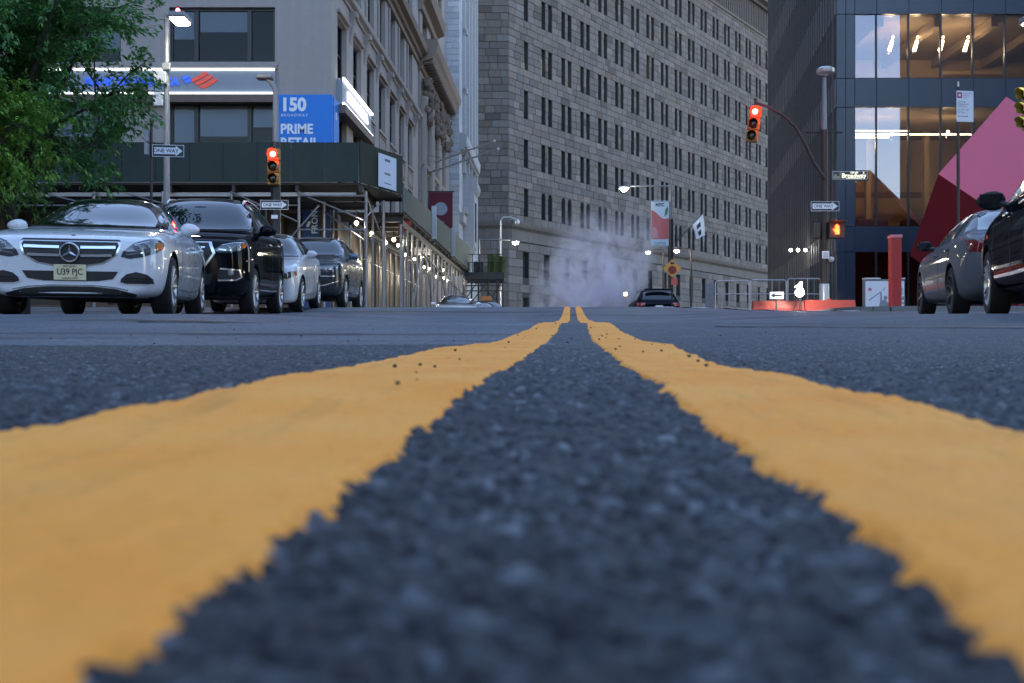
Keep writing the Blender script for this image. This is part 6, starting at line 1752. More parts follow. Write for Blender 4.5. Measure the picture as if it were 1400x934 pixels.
MB().tube((px_(1030), -.3, pz(138)), (px_(1030), -.3, pz(151)), .05).build("hanger", M_POLEDK, t)
o = signal(t, (px_(1029), -.45, pz(150)), -.35, M_SIGYEL, 0, .37); o.rotation_euler = (0, math.radians(8), -.35); red_glow(t, (px_(1033), -.95, pz(162)), 2.6)
# pedestrian signal
pd = MB().rbox(-.24, .26, -.13, .15, -.27, .27, .03).build("pedestrian_signal", M_POLEDK, t); pd.location = (px_(1140), -.18, pz(316)); pd.rotation_euler = (0, 0, 0)
hq = MB(); M_HAND = emit_mat("orange_hand", (1.0, .05, .008), .9)
hq.rbox(-.06, .07, -.01, .01, -.12, .03, .004)
for i, (x, h_) in enumerate(((-.052, .15), (-.018, .19), (.016, .18), (.050, .14))): hq.rbox(x - .013, x + .013, -.01, .01, .031, h_, .003)
hq.add([(-.06, -.01, -.06), (-.06, -.01, -.02), (-.115, -.01, .06), (-.125, -.01, .03), (-.06, .01, -.06), (-.06, .01, -.02), (-.115, .01, .06), (-.125, .01, .03)], [(0, 1, 2, 3), (4, 5, 6, 7), (0, 1, 5, 4), (1, 2, 6, 5), (2, 3, 7, 6), (3, 0, 4, 7)])
ho = hq.build("hand_symbol", M_HAND, pd); ho.location = (0, -.145, -.02)
l = bpy.data.lights.new("signal_light", 'POINT'); l.energy = .35; l.color = (1, .18, .05); l.shadow_soft_size = .1; lo = bpy.data.objects.new("signal_light", l); COL.objects.link(lo); lo.parent = pd; lo.location = (0, -.3, 0)
MB().rbox(-.26, .28, -.35, -.131, .255, .275, .004).build("hood", M_POLEDK, pd)
MB().rbox(-.30, -.14, -.1, .16, -.2, .3, .03).build("controller_box", M_POLEDK, t).location = (px_(1127), 0, pz(318))
# name plate and one-way plate on the same pole
sn = MB().rbox(-.58, .58, -.02, .02, -.165, .165, .006).build("street_sign", M_SIGNBK, t); sn.location = (px_(1160), -.12, pz(241))
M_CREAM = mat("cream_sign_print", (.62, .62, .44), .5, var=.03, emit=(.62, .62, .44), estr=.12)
bb = MB()
for x0, x1, z0, z1 in ((-.55, .55, .115, .125), (-.55, .55, -.125, -.115), (-.55, -.54, -.115, .115), (.54, .55, -.115, .115)): bb.box(x0, x1, -.025, -.0205, z0, z1)
bb.build("border", M_SIGNWH, sn)
text("lettering", "Broadway", .205, M_CREAM, sn, (.12, -.0225, -.012), depth=.002, bold=.003, sx=.93)
text("lettering", "120-164", .075, M_CREAM, sn, (.13, -.0225, .085), depth=.002, bold=.002); MB().add([(.40, -.024, .06), (.46, -.024, .06), (.43, -.024, .11)], [(0, 1, 2)]).build("small_arrow", M_CREAM, sn)
text("lettering", "CANYON OF HEROES", .05, M_CREAM, sn, (.12, -.0225, -.098), depth=.002)
pq = MB().box(-.52, -.30, -.024, -.021, -.10, -.02).box(-.50, -.42, -.0245, -.021, -.02, .03).box(-.33, -.285, -.0245, -.021, .0, .10); pq.build("picture", mat("sign_picture", (.24, .25, .17), .6, var=.4, scale=30), sn)
one_way(t, (px_(1126), -.14, pz(283)), .89, .305)
MB().rbox(-.11, .11, -.135, -.118, pz(354), pz(344), .004).build("small_plate", M_SIGNWH, t)
qq = MB(); [qq.box(-.08, .08, -.139, -.136, pz(352.5 - i * 2.6), pz(351.5 - i * 2.6)) for i in range(3)]; qq.build("printed_lines", M_SIGNBK, t)
MB().ball((px_(1135), -.1, pz(355)), (.10, .10, .09), 10, 7).build("camera_dome", mat("camera_grey", (.30, .32, .36), .3), t); MB().tube((0, 0, pz(353)), (px_(1135), -.1, pz(353)), .02).build("camera_arm", M_POLEDK, t)

# right edge: pole off to the side carrying a sideways signal and a lit lamp
b = base(1432, 26); t = thing("traffic_signal", "olive traffic signal turned sideways showing its three visors above the pink block", "traffic signal", b)
pz = lambda py, Y=26: PZ(py, Y) - b.z
px_ = lambda p, Y=26: PX(p, Y) - b.x
MB().path([(0, 0, 0), (0, 0, pz(20))], [.15, .09], 12).build("pole", M_POLEBK, t)
signal(t, (px_(1398), -.2, pz(122)), -math.pi / 2 + .2, M_SIGOLV, None, .37, .28)
MB().tube((0, 0, pz(130)), (px_(1409), -.2, pz(130)), .035).build("bracket", M_POLEBK, t); MB().tube((0, 0, pz(174)), (px_(1409), -.2, pz(174)), .035).build("bracket", M_POLEBK, t)
MB().path([(0, 0, pz(22)), (px_(1415), -.2, pz(28)), (px_(1402), -.4, pz(36))], .045, 8).build("lamp_arm", M_POLEGR, t)
hd = MB().rbox(-.24, .22, -.3, .3, -.02, .15, .05).build("lamp_head", M_POLEGR, t); hd.location = (px_(1396), -.6, pz(40)); MB().rbox(-.19, .17, -.25, .2, -.07, -.005, .03).build("lamp_glass", M_LAMPON, hd)

# regulation sign post
b = base(1310, 30); t = thing("sign_post", "black post with white regulation sign bearing a star on dark red", "sign", b)
pz = lambda py, Y=30: PZ(py, Y) - b.z
MB().tube((0, 0, 0), (0, 0, pz(119)), .05).build("post", M_POLEBK, t); MB().tube((0, 0, pz(119)), (0, 0, pz(112)), .03).build("post_cap", M_SILVER, t)
sgn = MB().rbox(0, .54, -.008, .008, 0, .93, .004).build("plate", mat("white_regulation_plate", (.50, .56, .68), .5, var=.03), t); sgn.location = (-.08, -.065, pz(167)); sgn.rotation_euler = (0, 0, .12)
MB().box(.015, .17, -.0125, -.0085, .71, .88).build("red_square", mat("dark_red_print", (.22, .01, .05), .6, var=0), sgn)
stp = []
for k in range(10):
    r_ = .062 if k % 2 == 0 else .026; a = math.pi / 2 + k * math.pi / 5; stp.append((.093 + r_ * math.cos(a), .793 + r_ * math.sin(a)))
MB().prism(stp, 'y', -.0155, -.013).build("star", M_SIGNWH, sgn)
M_PRT = mat("red_print", (.25, .06, .10), .6, var=0); M_PBK = mat("black_print", (.06, .06, .09), .6, var=0)
for k, s_ in enumerate(("Authorized", "Vehicles", "Only")): text("lettering", s_, .062, M_PRT, sgn, (.20, -.010, .85 - k * .065), depth=.001, align='LEFT')
for k, (z_, s_) in enumerate(((.60, "Consular"), (.53, "Department"), (.46, "Operators"), (.36, "Mon-Fri 7am"), (.28, "To 7pm"))): text("lettering", s_, .072, M_PBK, sgn, (.03, -.010, z_), depth=.001, align='LEFT')
MB().prism([(.03, .16), (.08, .185), (.08, .167), (.32, .167), (.32, .185), (.37, .16), (.32, .135), (.32, .153), (.08, .153), (.08, .135)], 'y', -.0125, -.0085).build("double_arrow", M_PBK, sgn)

# red pylon, poster box, barriers
b = base(1223.5, 29.5); t = thing("pylon", "tall bright red rectangular pylon on the right pavement before the poster box", "pylon", b)
MB().rbox(-.145, .145, -.145, .145, 0, PZ(326, 29.5) - b.z, .012).build("shaft", mat("red_pylon_paint", (.28, .004, .008), .45, var=.05, scale=4, streak=.06), t)
MB().rbox(-.165, .165, -.165, .165, 0, .09, .012).build("cap", mat("pale_red_cap", (.50, .16, .18), .5), t).location = (0, 0, PZ(326, 29.5) - b.z + .002)
MB().rbox(-.18, .18, -.18, .18, 0, .04, .008).build("base_plate", M_DARKMET, t)
b = base(1209, 31.5); t = thing("poster_box", "white poster box with a grey raised-arm figure, half behind the red pylon", "poster", b)
W_ = PX(1237, 31.5) - PX(1181, 31.5); H_ = PZ(382, 31.5) - b.z
MB().rbox(-W_/2, W_/2, -.02, .16, .06, H_, .02).build("case", mat("grey_case", (.12, .13, .16), .5), t)
MB().rbox(-W_/2 + .04, W_/2 - .03, -.035, -.021, .09, H_ - .06, .004).build("poster", mat("pale_poster", (.50, .57, .68), .5, var=.03), t)
MB().rbox(-W_/2, -W_/2 + .52, -.05, .18, H_ + .003, H_ + .045, .01).build("lid", mat("pale_lid", (.52, .52, .56), .5), t); MB().rbox(W_/2 - .1, W_/2, -.05, .18, H_ + .003, H_ + .045, .01).build("lid", MATS["pale_lid"], t)
for x in (-.4, .4): MB().box(x - .05, x + .05, -.1, .3, 0, .059).build("foot", M_DARKMET, t)
fg = MB(); y0, y1 = -.0415, -.0365
fg.prism([(-.20, .09), (.16, .09), (.15, .22), (.10, .36), (.05, .44), (-.03, .46), (-.10, .44), (-.13, .46), (-.15, .40), (-.18, .25)], 'y', y0, y1)
fg.prism([(-.145, .44), (-.09, .44), (-.10, .70), (-.14, .70)], 'y', y0 - .001, y1)
fg.prism([(.02 + .055 * math.cos(a), .52 + .07 * math.sin(a)) for a in np.linspace(0, 2 * math.pi, 13)[:-1]], 'y', y0 - .002, y1)
fg.prism([(-.50, .42), (-.14, .69), (-.13, .73), (-.50, .46)], 'y', y0 - .003, y1)
fg.build("figure", mat("grey_blue_print", (.16, .20, .27), .6, var=.15, scale=14), t)
MB().prism([(-.12, .72), (.0, .78), (.03, .85), (.0, .86), (-.06, .80)], 'y', y0, y1).build("torch", mat("light_grey_print", (.34, .39, .48), .6, var=0), t)
MB().box(-.52, -.42, y0, y1, .74, .84).build("red_mark", mat("faded_red_print", (.38, .12, .18), .6, var=0), t)
for z_, s_, sz in ((.72, "DINE", .24), (.50, "AROUND", .15), (.35, "DOWNTOWN", .10)): text("lettering", s_, sz, M_PBK, t, (.145, -.038, z_), align='LEFT', depth=.001, bold=.003, sx=.8)
MB().box(.20, .5, y0, y1, .17, .20).build("red_mark", M_PBK, t)

M_ORNG = mat("orange_plastic", (.45, .06, .03), .5, var=.08, scale=3)
for k, (pa, pb) in enumerate(((1029, 1098), (1099.5, 1168))):
    xa, xb = PX(pa, 30.5), PX(pb, 30.5); xm = (xa + xb) / 2; b = Vector((xm, 30.5, g(xm, 30.5)))
    t = thing("barrier", ("orange plastic barrier lying along the kerb below the black arrow sign", "orange plastic barrier behind the silver pole sleeve")[k], "barrier", b, 0, "orange plastic barriers")
    L_ = (xb - xa) / 2; top = PZ(411.5 if k == 0 else 410.5, 30.5) - b.z
    q = MB().prism([(-.25, 0), (.25, 0), (.25, .1), (.12, top * .55), (.08, top), (-.08, top), (-.12, top * .55), (-.25, .1)], 'x', -L_, L_); q.build("body", M_ORNG, t)
    for s in (-.6, 0, .6): MB().rbox(s - .11, s + .11, -.135, -.08, .12, .2, .01).build("fork_pocket", mat("dark_orange_plastic", (.25, .03, .015), .6), t)
    MB().tube((0, 0, top), (0, 0, top + .06), .05).build("fill_cap", M_ORNG, t)
M_FENCE = mat("zinc_fence_pipe", (.40, .41, .43), .4, metal=.6, var=.1)
M_MESHP = mat("grey_fence_panel", (.16, .17, .19), .7, var=.15)
for k, (pa, pb, top, Y) in enumerate(((978, 1024, 384, 32.5), (1026, 1075, 383, 32.8), (1077, 1122, 381, 33.1))):
    xa, xb = PX(pa, Y), PX(pb, Y); b = Vector(((xa + xb) / 2, Y, g((xa + xb) / 2, Y))); h_ = PZ(top, Y) - b.z; L_ = (xb - xa) / 2
    t = thing("fence_panel", ("zinc pipe fence panel standing behind the crossing, nearest to the diamond sign", "zinc pipe fence panel behind the black arrow sign", "zinc pipe fence panel beside the brown signal pole")[k], "fence", b, 0, "zinc pipe fence panels")
    q = MB().path([(-L_, 0, .05), (-L_, 0, h_ - .06), (-L_ + .06, 0, h_), (L_ - .06, 0, h_), (L_, 0, h_ - .06), (L_, 0, .05)], .022, 6); q.build("frame", M_FENCE, t)
    for z_ in (.42, .06): MB().tube((-L_, 0, h_ * z_ if z_ < .3 else PZ(402, Y) - b.z), (L_, 0, h_ * z_ if z_ < .3 else PZ(402, Y) - b.z), .016, n=6).build("rail", M_FENCE, t)
    for i in range(1, 5): MB().tube((-L_ + 2 * L_ * i / 5, 0, .06), (-L_ + 2 * L_ * i / 5, 0, h_), .008 if i % 3 else .016, n=5).build("upright", M_FENCE, t)
    for s in (-1, 1): MB().box(s * L_ - .05, s * L_ + .05, -.25, .25, 0, .05).build("foot", M_DARKMET, t)
b = Vector((PX(972, 33), 33.2, g(PX(972, 33), 33))); t = thing("hoarding", "short grey slatted hoarding standing at one end of the pipe fence", "hoarding", b)
for i in range(5): MB().rbox(-.15 + i * .065, -.09 + i * .065, -.03 + i * .06, .0 + i * .06, .02, PZ(388 - i * 1.2, 33) - b.z, .005).build("slat", M_MESHP, t)
MB().box(-.16, .18, .0, .35, .0, .05).build("foot", M_DARKMET, t)
b = Vector((PX(1060.5, 30), 29.9, g(PX(1060, 30), 30))); t = thing("arrow_sign", "small white sign with a black left arrow above the orange barrier", "sign", b)
zc = PZ(404, 29.9) - b.z
MB().rbox(-.21, .21, -.01, .01, zc - .11, zc + .11, .004).build("plate", M_SIGNWH, t); MB().tube((.0, .03, 0), (0, .03, zc), .02).build("post", M_DARKMET, t)
bb = MB()
for x0, x1, z0, z1 in ((-.225, .225, zc + .105, zc + .12), (-.225, .225, zc - .12, zc - .105), (-.225, -.21, zc - .105, zc + .105), (.21, .225, zc - .105, zc + .105)): bb.box(x0, x1, -.014, .012, z0, z1)
bb.build("border", M_SIGNBK, t)
MB().prism([(-.17, zc), (-.06, zc + .075), (-.06, zc + .026), (.16, zc + .026), (.16, zc - .026), (-.06, zc - .026), (-.06, zc - .075)], 'y', -.0135, -.0105).build("arrow", M_SIGNBK, t)
# bright work light
b = Vector((PX(1091, 30), 29.8, g(PX(1091, 30), 30))); t = thing("work_light", "dazzling white work light with a pale reflector flap behind the orange barriers", "lamp", b)
zc = PZ(400, 29.8) - b.z
MB().ball((0, -.02, zc), (.10, .06, .10), 14, 10).build("bulb", emit_mat("white_work_lamp", (1, .98, .9), 12), t)
MB().lathe([(.05, .10), (.12, .02), (.14, -.02)], (0, .02, zc), 'y', 16).build("reflector", M_SILVER, t, True)
MB().prism([(-.17, zc + .15), (.07, zc + .15), (.07, zc + .33), (.02, zc + .33)], 'y', -.01, .01).build("flap", mat("white_flap", (.7, .7, .7), .6, var=0), t)
for dx in (-.18, .05, .15): MB().tube((0, .05, zc), (dx, .12 + abs(dx), 0), .015).build("leg", M_DARKMET, t)
warm_light((0, -.35, zc), 5, .08, t, (1, .96, .88))

# tilted red block on the plaza, sky-lit faces coloured pink, shaded ones crimson (plain stand-in for a large painted sculpture)
M_REDLIT = mat("sky_lit_red_paint", (.56, .085, .14), .5, var=.03, scale=1)
M_REDSHADE = mat("shaded_red_paint", (.24, .006, .014), .5, var=.04, scale=1)
Lv = Vector((15.42, 36.0, 6.72)); e1, e2, e3 = Vector((3.35, 1.8, 3.27)), Vector((3.4, -1.0, -2.8)), Vector((.36, 3.5, -2.58))
bl = thing("tilted_block", "huge plain red block tilted on its corner, sky light painted pink above and shade crimson", "sculpture", (Lv + e2 + e3))
V_ = [Lv + e1 * a + e2 * b2 + e3 * c2 - Vector(bl.location) for c2 in (0, 1) for b2 in (0, 1) for a in (0, 1)]
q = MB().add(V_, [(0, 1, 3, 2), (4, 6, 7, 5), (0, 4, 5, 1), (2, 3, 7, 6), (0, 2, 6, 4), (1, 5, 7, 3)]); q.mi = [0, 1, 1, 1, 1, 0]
q.build("block", [M_REDLIT, M_REDSHADE], bl)
MB().lathe([(.5, -.2), (.5, .04)], n=16).build("footing", M_DARKMET, bl).location = (0, 0, 0)

# mid-street lamps and signs
def street_lamp(ppx, lpx, lpy, Y, label, e=60, pole_top=None, m=None, r=.075, size=.17, arm_dy=0, gx=None):
    b = base(ppx, Y, .12); t = thing("street_lamp", label, "street lamp", b, 0, "lit street lamps down the narrow street")
    lx, lz = PX(lpx, Y) - b.x, PZ(lpy, Y) - b.z
    zt_ = lz + .12 if pole_top is None else PZ(pole_top, Y) - b.z
    m = m or M_POLEGR
    MB().path([(0, 0, 0), (0, 0, zt_ * .5), (0, 0, zt_)], [r * 1.4, r * 1.1, r * .8], 10).build("pole", m, t)
    MB().path([(0, 0, zt_), (lx * .5, arm_dy, zt_ + .03), (lx * .95, arm_dy, lz + .16)], [.05, .045, .04], 8).build("arm", m, t)
    hd = MB().rbox(-.28, .28, -.18, .18, .02, .16, .05).build("lamp_head", m, t); hd.location = (lx, arm_dy, lz)
    MB().ball((0, -.02, 0), (size, size * .8, size * .7), 12, 8).build("lamp_glass", M_LAMPON, hd)
    warm_light((0, -.25, -.25), e * .15, .12, hd, (1, .88, .62))
    return t, b
t, b = street_lamp(917, 853, 259, 52, "lamp standard with long arm and a red and white banner", 90, 255)
pz = lambda py, Y=52: PZ(py, Y) - b.z
px_ = lambda p, Y=52: PX(p, Y) - b.x
MB().tube((0, 0, 0), (0, 0, pz(300)), .14).build("pole_base", M_POLEDK, t)
bnn = thing("banner", "street banner with a red wave, green leaf and white foot on the lamp standard", "banner", b + Vector((px_(902), -.06, pz(337))), 0)
bw = px_(914) - px_(890); bh = pz(275) - pz(337)
MB().rbox(-bw/2, bw/2, -.012, .012, 0, bh, .004).build("cloth", mat("pale_banner", (.46, .54, .64), .7, var=.03), bnn)
wave = [(-bw/2 + .01, bh * .155), (bw/2 - .01, bh * .155), (bw/2 - .01, bh * .63)] + [(bw/2 - .01 - (bw - .02) * s, bh * (.62 + .13 * s - .05 * math.sin(s * 5))) for s in np.linspace(.1, 1, 8)]
MB().prism(wave, 'y', -.017, -.0125).build("red_wave", mat("banner_red", (.45, .10, .10), .7, var=.06, scale=3), bnn)
MB().prism([(bw * .26, bh * .66), (bw * .40, bh * .70), (bw * .46, bh * .80), (bw * .44, bh * .88), (bw * .30, bh * .80)], 'y', -.0195, -.0175).build("leaf", mat("banner_green", (.04, .14, .07), .7), bnn)
text("lettering", "NYC", .22, M_SIGNBK, bnn, (0, -.0135, bh * .91), depth=.002, bold=.012)
text("lettering", "came", .30, mat("banner_grey", (.16, .2, .26), .7, var=0), bnn, (0, -.0135, bh * .075), depth=.002, bold=.004)
wl_ = MB()
for k, ww in enumerate((.30, .42, .50, .50, .46)): wl_.box(-bw/2 + .08, -bw/2 + .08 + ww * .55, -.0185, -.0175, bh * (.19 + (4 - k) * .047), bh * (.19 + (4 - k) * .047) + .07)
wl_.build("printed_lines", mat("banner_pink", (.55, .30, .32), .7, var=0), bnn)
for z_ in (pz(276), pz(336)): MB().tube((0, 0, 0), (px_(890), 0, 0), .02).build("banner_rod", M_POLEGR, t).location = (0, -.06, z_)
street_lamp(945, 925, 343, 80, "lit lamp on a dark standard just right of the banner's foot", 70, 340, M_POLEDK, .09, .22)
street_lamp(907, 886, 345, 84, "lit lamp just left of the banner's foot", 70, 342, M_POLEDK, .09, .20)
street_lamp(655, 705, 332, 72, "lit lamp on a long arm in front of the pale tower base", 80, 328, None, .08, .20)
b = base(703, 90); t = thing("street_lamp", "unlit curved lamp just above the lit one in front of the fortress wall", "street lamp", b)
zt_ = PZ(297, 90) - b.z
MB().path([(-1.2, 0, 0), (-1.2, 0, zt_ - .3), (-1.0, 0, zt_), (-.3, 0, zt_), (.25, 0, zt_ - .25)], .07, 8).build("pole", M_SILVER, t); MB().ball((.3, 0, zt_ - .45), (.2, .2, .3), 10, 7).build("lamp_head", M_SILVER, t)
b = base(855, 55, .02); t = thing("warning_lamp", "small yellow warning lamp low beside the steam", "lamp", b)
zc = PZ(402, 55) - b.z; MB().ball((0, 0, zc), .10, 10, 8).build("bulb", emit_mat("yellow_lamp", (1, .72, .22), 6), t); MB().tube((0, 0, 0), (0, 0, zc - .08), .03).build("stem", M_DARKMET, t)
for s in (-.3, .3): MB().tube((s, 0, 0), (0, 0, zc * .6), .025).build("leg", M_DARKMET, t)
# diamond warning sign
b = base(919, 37, .0); t = thing("warning_sign", "yellow diamond warning sign with a dark red disc above a small orange flag", "sign", b)
zc = PZ(367, 37) - b.z; s = .34
MB().prism([(-s, zc), (0, zc - s), (s, zc), (0, zc + s)], 'y', -.012, .012).build("plate", mat("warning_yellow", (.62, .27, .02), .5, var=.05), t)
MB().lathe([(.155, 0), (.155, .004)], (0, -.017, zc - .06), 'y', 24).build("disc", mat("sign_dark_red", (.20, .01, .01), .5, var=0), t)
MB().box(-.07, .07, -.017, -.013, zc + .15, zc + .23).build("symbol", M_SIGNBK, t)
MB().tube((0, .03, 0), (0, .03, zc), .025).build("post", M_POLEBK, t)
MB().rbox(-.04, .20, -.02, .0, zc - .62, zc - .36, .005).build("flag", mat("faded_orange_flag", (.50, .10, .07), .7), t)
# black platform with green netting beside the shed
b = base(661, 66, .0); t = thing("scaffold_platform", "black raised scaffold platform with green netting past the end of the shed", "scaffold", b)
pz = lambda py, Y=66: PZ(py, Y) - b.z
px_ = lambda p, Y=66: PX(p, Y) - b.x
MB().rbox(px_(633), px_(690), -1.6, 1.6, pz(385), pz(375), .02).build("deck", M_BLKPL, t)
for p_ in (635, 646, 655, 668, 680, 688):
    MB().tube((px_(p_), -1.4, 0), (px_(p_), -1.4, pz(385)), .06).build("leg", M_BLKPL, t)
for a, c_ in ((635, 655), (646, 668), (668, 688), (680, 655)): MB().tube((px_(a), -1.4, pz(415)), (px_(c_), -1.4, pz(386)), .035).build("brace", M_BLKPL, t)
for z_ in (392, 399): MB().box(px_(634), px_(688), -1.45, -1.35, pz(z_ + 1.5), pz(z_)).build("beam", M_BLKPL, t)
for p_ in (641, 647, 657, 668): MB().tube((px_(p_), -1.5, pz(375)), (px_(p_), -1.5, pz(351)), .03).build("rail_post", M_BLKPL, t)
for z_ in (351, 362): MB().tube((px_(640), -1.5, pz(z_)), (px_(690), -1.5, pz(z_)), .025).build("rail", M_BLKPL, t)
q = MB(); rr = random.Random(3); nx, nz = 10, 7
for i in range(nx + 1):
    for j in range(nz + 1):
        s, v = i / nx, j / nz; x = px_(669) + (px_(692) - px_(669)) * s; z = pz(382) + (pz(351) - pz(382)) * v * (1 - .35 * max(0, s - .5))
        q.v.append((x, -1.5 + .25 * math.sin(s * 14) * (1 - v * .5) + .3 * s * (1 - v), z))
for i in range(nx):
    for j in range(nz): k = i * (nz + 1) + j; q.f.append((k, k + 1, k + nz + 2, k + nz + 1)); q.mi.append(0)
no = q.build("netting", mat("green_netting", (.07, .10, .03), .9, var=.25, scale=2), t, True); sm_ = no.modifiers.new("thickness", 'SOLIDIFY'); sm_.thickness = .02
MB().rbox(px_(648), px_(662), -1.3, -.5, pz(375), pz(360), .1).build("bundle", mat("dark_bundle", (.04, .05, .045), .9, var=.3), t)
# glowing dots added for lights reflected in the dark office's side wall
for k, p_ in enumerate((1081, 1091, 1101)):
    wl2 = thing("reflected_dot", "small glowing dot for a light reflected in the office's dark side wall, %s of three" % ("left", "middle", "right")[k], "lamp", P(p_, 342, 52.0), 0, "reflected light dots on the office side wall")
    MB().ball((0, 0, 0), .075, 10, 8).build("bulb", emit_mat("white_reflected_dot", (1, .97, .85), 5), wl2); MB().tube((0, 0, 0), (.6, .0, .05), .02).build("bracket", M_DARKMET, wl2)  # emissive ball and stub stand in for a reflected light

# ================================================================== TREES
def tree(name, label, loc, height, cx, crown, n_leaf, col, seed, leaf=(.12, .05), trunk_r=.14, limbs=9, group=None):
    """trunk and limbs grown from the base; leaves on twigs that droop, in clumps"""
    rn = random.Random(seed)
    t = thing(name, label, "tree", loc, 0, group)
    bark = mat("bark", (.030, .024, .020), .9, var=.25, scale=14, bump=.6, bscale=30)
    q = MB(); c0 = Vector(cx); rx, ry, rz = crown
    fork = Vector((c0.x * .3, c0.y * .3, max(.8, c0.z - rz * .85)))
    q.path([(0, 0, -.1), (.03, .02, fork.z * .5), fork], [trunk_r * 1.25, trunk_r, trunk_r * .85], 10)
    tips = []
    for i in range(limbs):
        a = 2 * math.pi * (i + rn.uniform(-.3, .3)) / limbs; el = rn.uniform(-.80, 1.15)
        end = c0 + Vector((rx * math.cos(a) * math.cos(el), ry * math.sin(a) * math.cos(el), rz * math.sin(el))) * rn.uniform(.72, .98)
        mid = fork.lerp(end, .5) + Vector((rn.uniform(-.2, .2), rn.uniform(-.2, .2), rn.uniform(.1, .5)))
        p = [fork + (mid - fork) * s if s <= 1 else mid + (end - mid) * (s - 1) for s in (0, .5, 1, 1.5, 2)]
        q.path(p, [trunk_r * .5, trunk_r * .38, trunk_r * .28, trunk_r * .17, trunk_r * .07], 7)
        for k in range(7):
            s = rn.uniform(.6, 2.0); b0 = mid + (end - mid) * (s - 1) if s > 1 else fork + (mid - fork) * s
            d = Vector((rn.gauss(0, 1), rn.gauss(0, 1), rn.gauss(.1, .55))).normalized() * rn.uniform(.3, .6) * min(rx, rz) * .9
            e_ = b0 + d
            v = e_ - c0; m_ = math.sqrt((v.x / rx) ** 2 + (v.y / ry) ** 2 + (v.z / rz) ** 2)
            if m_ > 1.05: e_ = c0 + v / m_ * 1.03
            q.path([b0, b0.lerp(e_, .5) + Vector((0, 0, .06)), e_], [trunk_r * .13, trunk_r * .08, trunk_r * .03], 5)
            tips.append((b0, e_))
    q.build("trunk", bark, t, True)
    # twigs, each with a drooping spray of leaves
    V = np.zeros((n_leaf * 4, 3), np.float32); L, W = leaf
    per = 26; k = 0; twigs = []
    while k < n_leaf:
        b0, e_ = rn.choice(tips); s = rn.uniform(.25, 1.05)
        p0 = b0.lerp(e_, s) + Vector((rn.gauss(0, .10), rn.gauss(0, .10), rn.gauss(0, .09)))
        d = (Vector((rn.gauss(0, 1), rn.gauss(0, 1), rn.gauss(-.05, .35))).normalized() + (e_ - b0).normalized() * .7).normalized()
        ln = rn.uniform(.25, .6)
        for j in range(per):
            if k >= n_leaf: break
            u = (j + .5) / per
            c = p0 + d * ln * u + Vector((0, 0, -.22 * ln * u * u)) + Vector((rn.gauss(0, .035), rn.gauss(0, .035), rn.gauss(0, .03)))
            a = (d + Vector((rn.gauss(0, .7), rn.gauss(0, .7), rn.gauss(-.35, .35)))).normalized()
            nrm = Vector((rn.gauss(0, .5), rn.gauss(0, .5), 1)).normalized()
            w = a.cross(nrm).normalized(); sz = rn.uniform(.65, 1.2)
            V[k*4] = c; V[k*4+1] = c + a * L * .45 * sz + w * W * .5 * sz; V[k*4+2] = c + a * L * sz + Vector((0, 0, -.02)); V[k*4+3] = c + a * L * .45 * sz - w * W * .5 * sz
            k += 1
    me = bpy.data.meshes.new("crown"); me.vertices.add(n_leaf * 4); me.vertices.foreach_set("co", V.ravel())
    me.loops.add(n_leaf * 4); me.loops.foreach_set("vertex_index", np.arange(n_leaf * 4, dtype=np.int32))
    me.polygons.add(n_leaf); me.polygons.foreach_set("loop_start", np.arange(0, n_leaf * 4, 4, dtype=np.int32))
    lm = bpy.data.materials.new("leaf"); lm.use_nodes = True; N = lm.node_tree.nodes; Lk = lm.node_tree.links; b_ = N["Principled BSDF"]
    b_.inputs["Roughness"].default_value = .5; b_.inputs["Specular IOR Level"].default_value = .35
    ge = N.new("ShaderNodeNewGeometry"); rp = N.new("ShaderNodeValToRGB"); Lk.new(ge.outputs["Random Per Island"], rp.inputs[0])
    e = rp.color_ramp.elements; e[0].color = (*[c * .62 for c in col], 1); e[1].color = (col[0] * 1.6, col[1] * 1.45, col[2] * 1.3, 1)
    Lk.new(rp.outputs[0], b_.inputs["Base Color"])
    tr = N.new("ShaderNodeBsdfTranslucent"); Lk.new(rp.outputs[0], tr.inputs[0]); ms_ = N.new("ShaderNodeMixShader"); ms_.inputs[0].default_value = .3
    Lk.new(b_.outputs[0], ms_.inputs[1]); Lk.new(tr.outputs[0], ms_.inputs[2]); Lk.new(ms_.outputs[0], N["Material Output"].inputs[0])
    me.materials.append(lm); me.update(calc_edges=True)
    put("crown", me, t)
    return t
bx, by = -8.2, 16.6
tree("street_tree", "large dark green street tree spreading over the white saloon and the bank sign", (bx, by, g(bx, by)), 9, (-.60, -.6, 4.25), (2.8, 2.9, 2.8), 66000, (.070, .20, .055), 3, (.105, .046), .13, 26)
bx, by = -7.75, 14.3
tree("young_tree", "smaller bright green tree half in front of the large dark one", (bx, by, g(bx, by)), 4, (.05, 0, 2.55), (1.05, .95, .85), 12000, (.12, .27, .040), 5, (.085, .036), .06, 16)
bx, by = -9.4, 6.5
tree("park_tree", "dark green park tree standing beside the viewer", (bx, by, g(bx, by)), 9, (.9, 0, 5.6), (3.2, 2.8, 2.3), 9000, (.070, .20, .055), 8, (.16, .08), .14, 12)

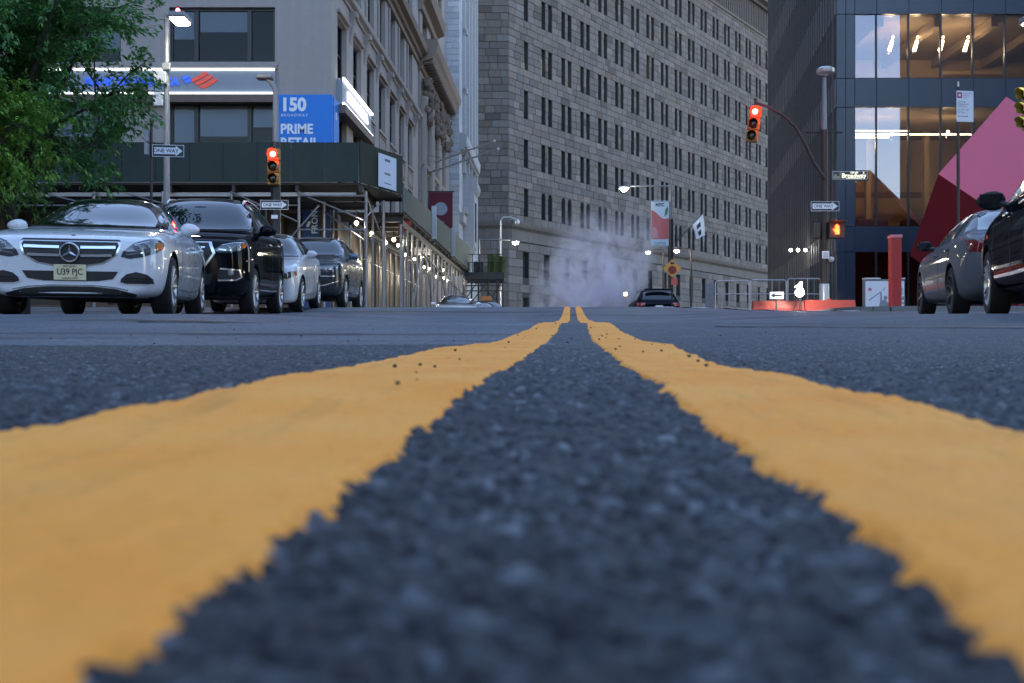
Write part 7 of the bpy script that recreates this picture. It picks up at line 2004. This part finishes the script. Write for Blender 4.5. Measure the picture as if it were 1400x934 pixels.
# ================================================================== STEAM from the roadway
def steam():
    q = MB(); cx, Y = PX(790, 44), 44.0; zb_ = g(cx, Y) + .05
    q.lathe([(.0, 0), (4.2, .02), (5.2, 1.2), (5.6, 2.6), (5.6, 4.2), (5.0, 6.2), (0, 6.3)], n=24)
    o = q.build("steam", None or M_WHITE); o.location = (cx, Y, zb_); o.scale = (1, .7, 1)
    m = bpy.data.materials.new("steam"); m.use_nodes = True; N = m.node_tree.nodes; L = m.node_tree.links
    N.remove(N["Principled BSDF"]); v = N.new("ShaderNodeVolumePrincipled"); v.inputs["Color"].default_value = (.92, .89, .96, 1); v.inputs["Anisotropy"].default_value = .2
    tc = N.new("ShaderNodeTexCoord"); mp = N.new("ShaderNodeMapping"); mp.inputs["Scale"].default_value = (.55, .55, .45); mp.inputs["Rotation"].default_value = (0, .45, 0)
    L.new(tc.outputs["Object"], mp.inputs[0])
    n = N.new("ShaderNodeTexNoise"); n.inputs["Scale"].default_value = 1.5; n.inputs["Detail"].default_value = 8; n.inputs["Roughness"].default_value = .66; n.inputs["Distortion"].default_value = 1.3; L.new(mp.outputs[0], n.inputs["Vector"])
    r1 = N.new("ShaderNodeMapRange"); r1.inputs[1].default_value = .46; r1.inputs[2].default_value = .84; L.new(n.outputs[0], r1.inputs[0])
    sp = N.new("ShaderNodeSeparateXYZ"); L.new(tc.outputs["Object"], sp.inputs[0])
    # leaning plume: axis drifts with height, thins out with radius and height
    ax = N.new("ShaderNodeMath"); ax.operation = 'MULTIPLY_ADD'; ax.inputs[1].default_value = -.30; L.new(sp.outputs[2], ax.inputs[0]); L.new(sp.outputs[0], ax.inputs[2])
    x2 = N.new("ShaderNodeMath"); x2.operation = 'POWER'; x2.inputs[1].default_value = 2; 
    ab = N.new("ShaderNodeMath"); ab.operation = 'ABSOLUTE'; L.new(ax.outputs[0], ab.inputs[0]); L.new(ab.outputs[0], x2.inputs[0])
    aby = N.new("ShaderNodeMath"); aby.operation = 'ABSOLUTE'; L.new(sp.outputs[1], aby.inputs[0]); y2 = N.new("ShaderNodeMath"); y2.operation = 'POWER'; y2.inputs[1].default_value = 2; L.new(aby.outputs[0], y2.inputs[0])
    s2 = N.new("ShaderNodeMath"); s2.operation = 'ADD'; L.new(x2.outputs[0], s2.inputs[0]); L.new(y2.outputs[0], s2.inputs[1])
    rr_ = N.new("ShaderNodeMapRange"); rr_.interpolation_type = 'SMOOTHSTEP'; rr_.inputs[1].default_value = .0; rr_.inputs[2].default_value = 7.5; rr_.inputs[3].default_value = 1; rr_.inputs[4].default_value = 0; L.new(s2.outputs[0], rr_.inputs[0])
    rz_ = N.new("ShaderNodeMapRange"); rz_.interpolation_type = 'SMOOTHSTEP'; rz_.inputs[1].default_value = 1.4; rz_.inputs[2].default_value = 5.6; rz_.inputs[3].default_value = 1; rz_.inputs[4].default_value = 0; L.new(sp.outputs[2], rz_.inputs[0])
    a = N.new("ShaderNodeMath"); a.operation = 'MULTIPLY'; L.new(r1.outputs[0], a.inputs[0]); L.new(rr_.outputs[0], a.inputs[1])
    b = N.new("ShaderNodeMath"); b.operation = 'MULTIPLY'; L.new(a.outputs[0], b.inputs[0]); L.new(rz_.outputs[0], b.inputs[1])
    c = N.new("ShaderNodeMath"); c.operation = 'MULTIPLY'; c.inputs[1].default_value = 8.5; L.new(b.outputs[0], c.inputs[0]); L.new(c.outputs[0], v.inputs["Density"])
    L.new(v.outputs[0], N["Material Output"].inputs["Volume"])
    o.data.materials.clear(); o.data.materials.append(m)
    tag(o, kind='stuff')
steam()
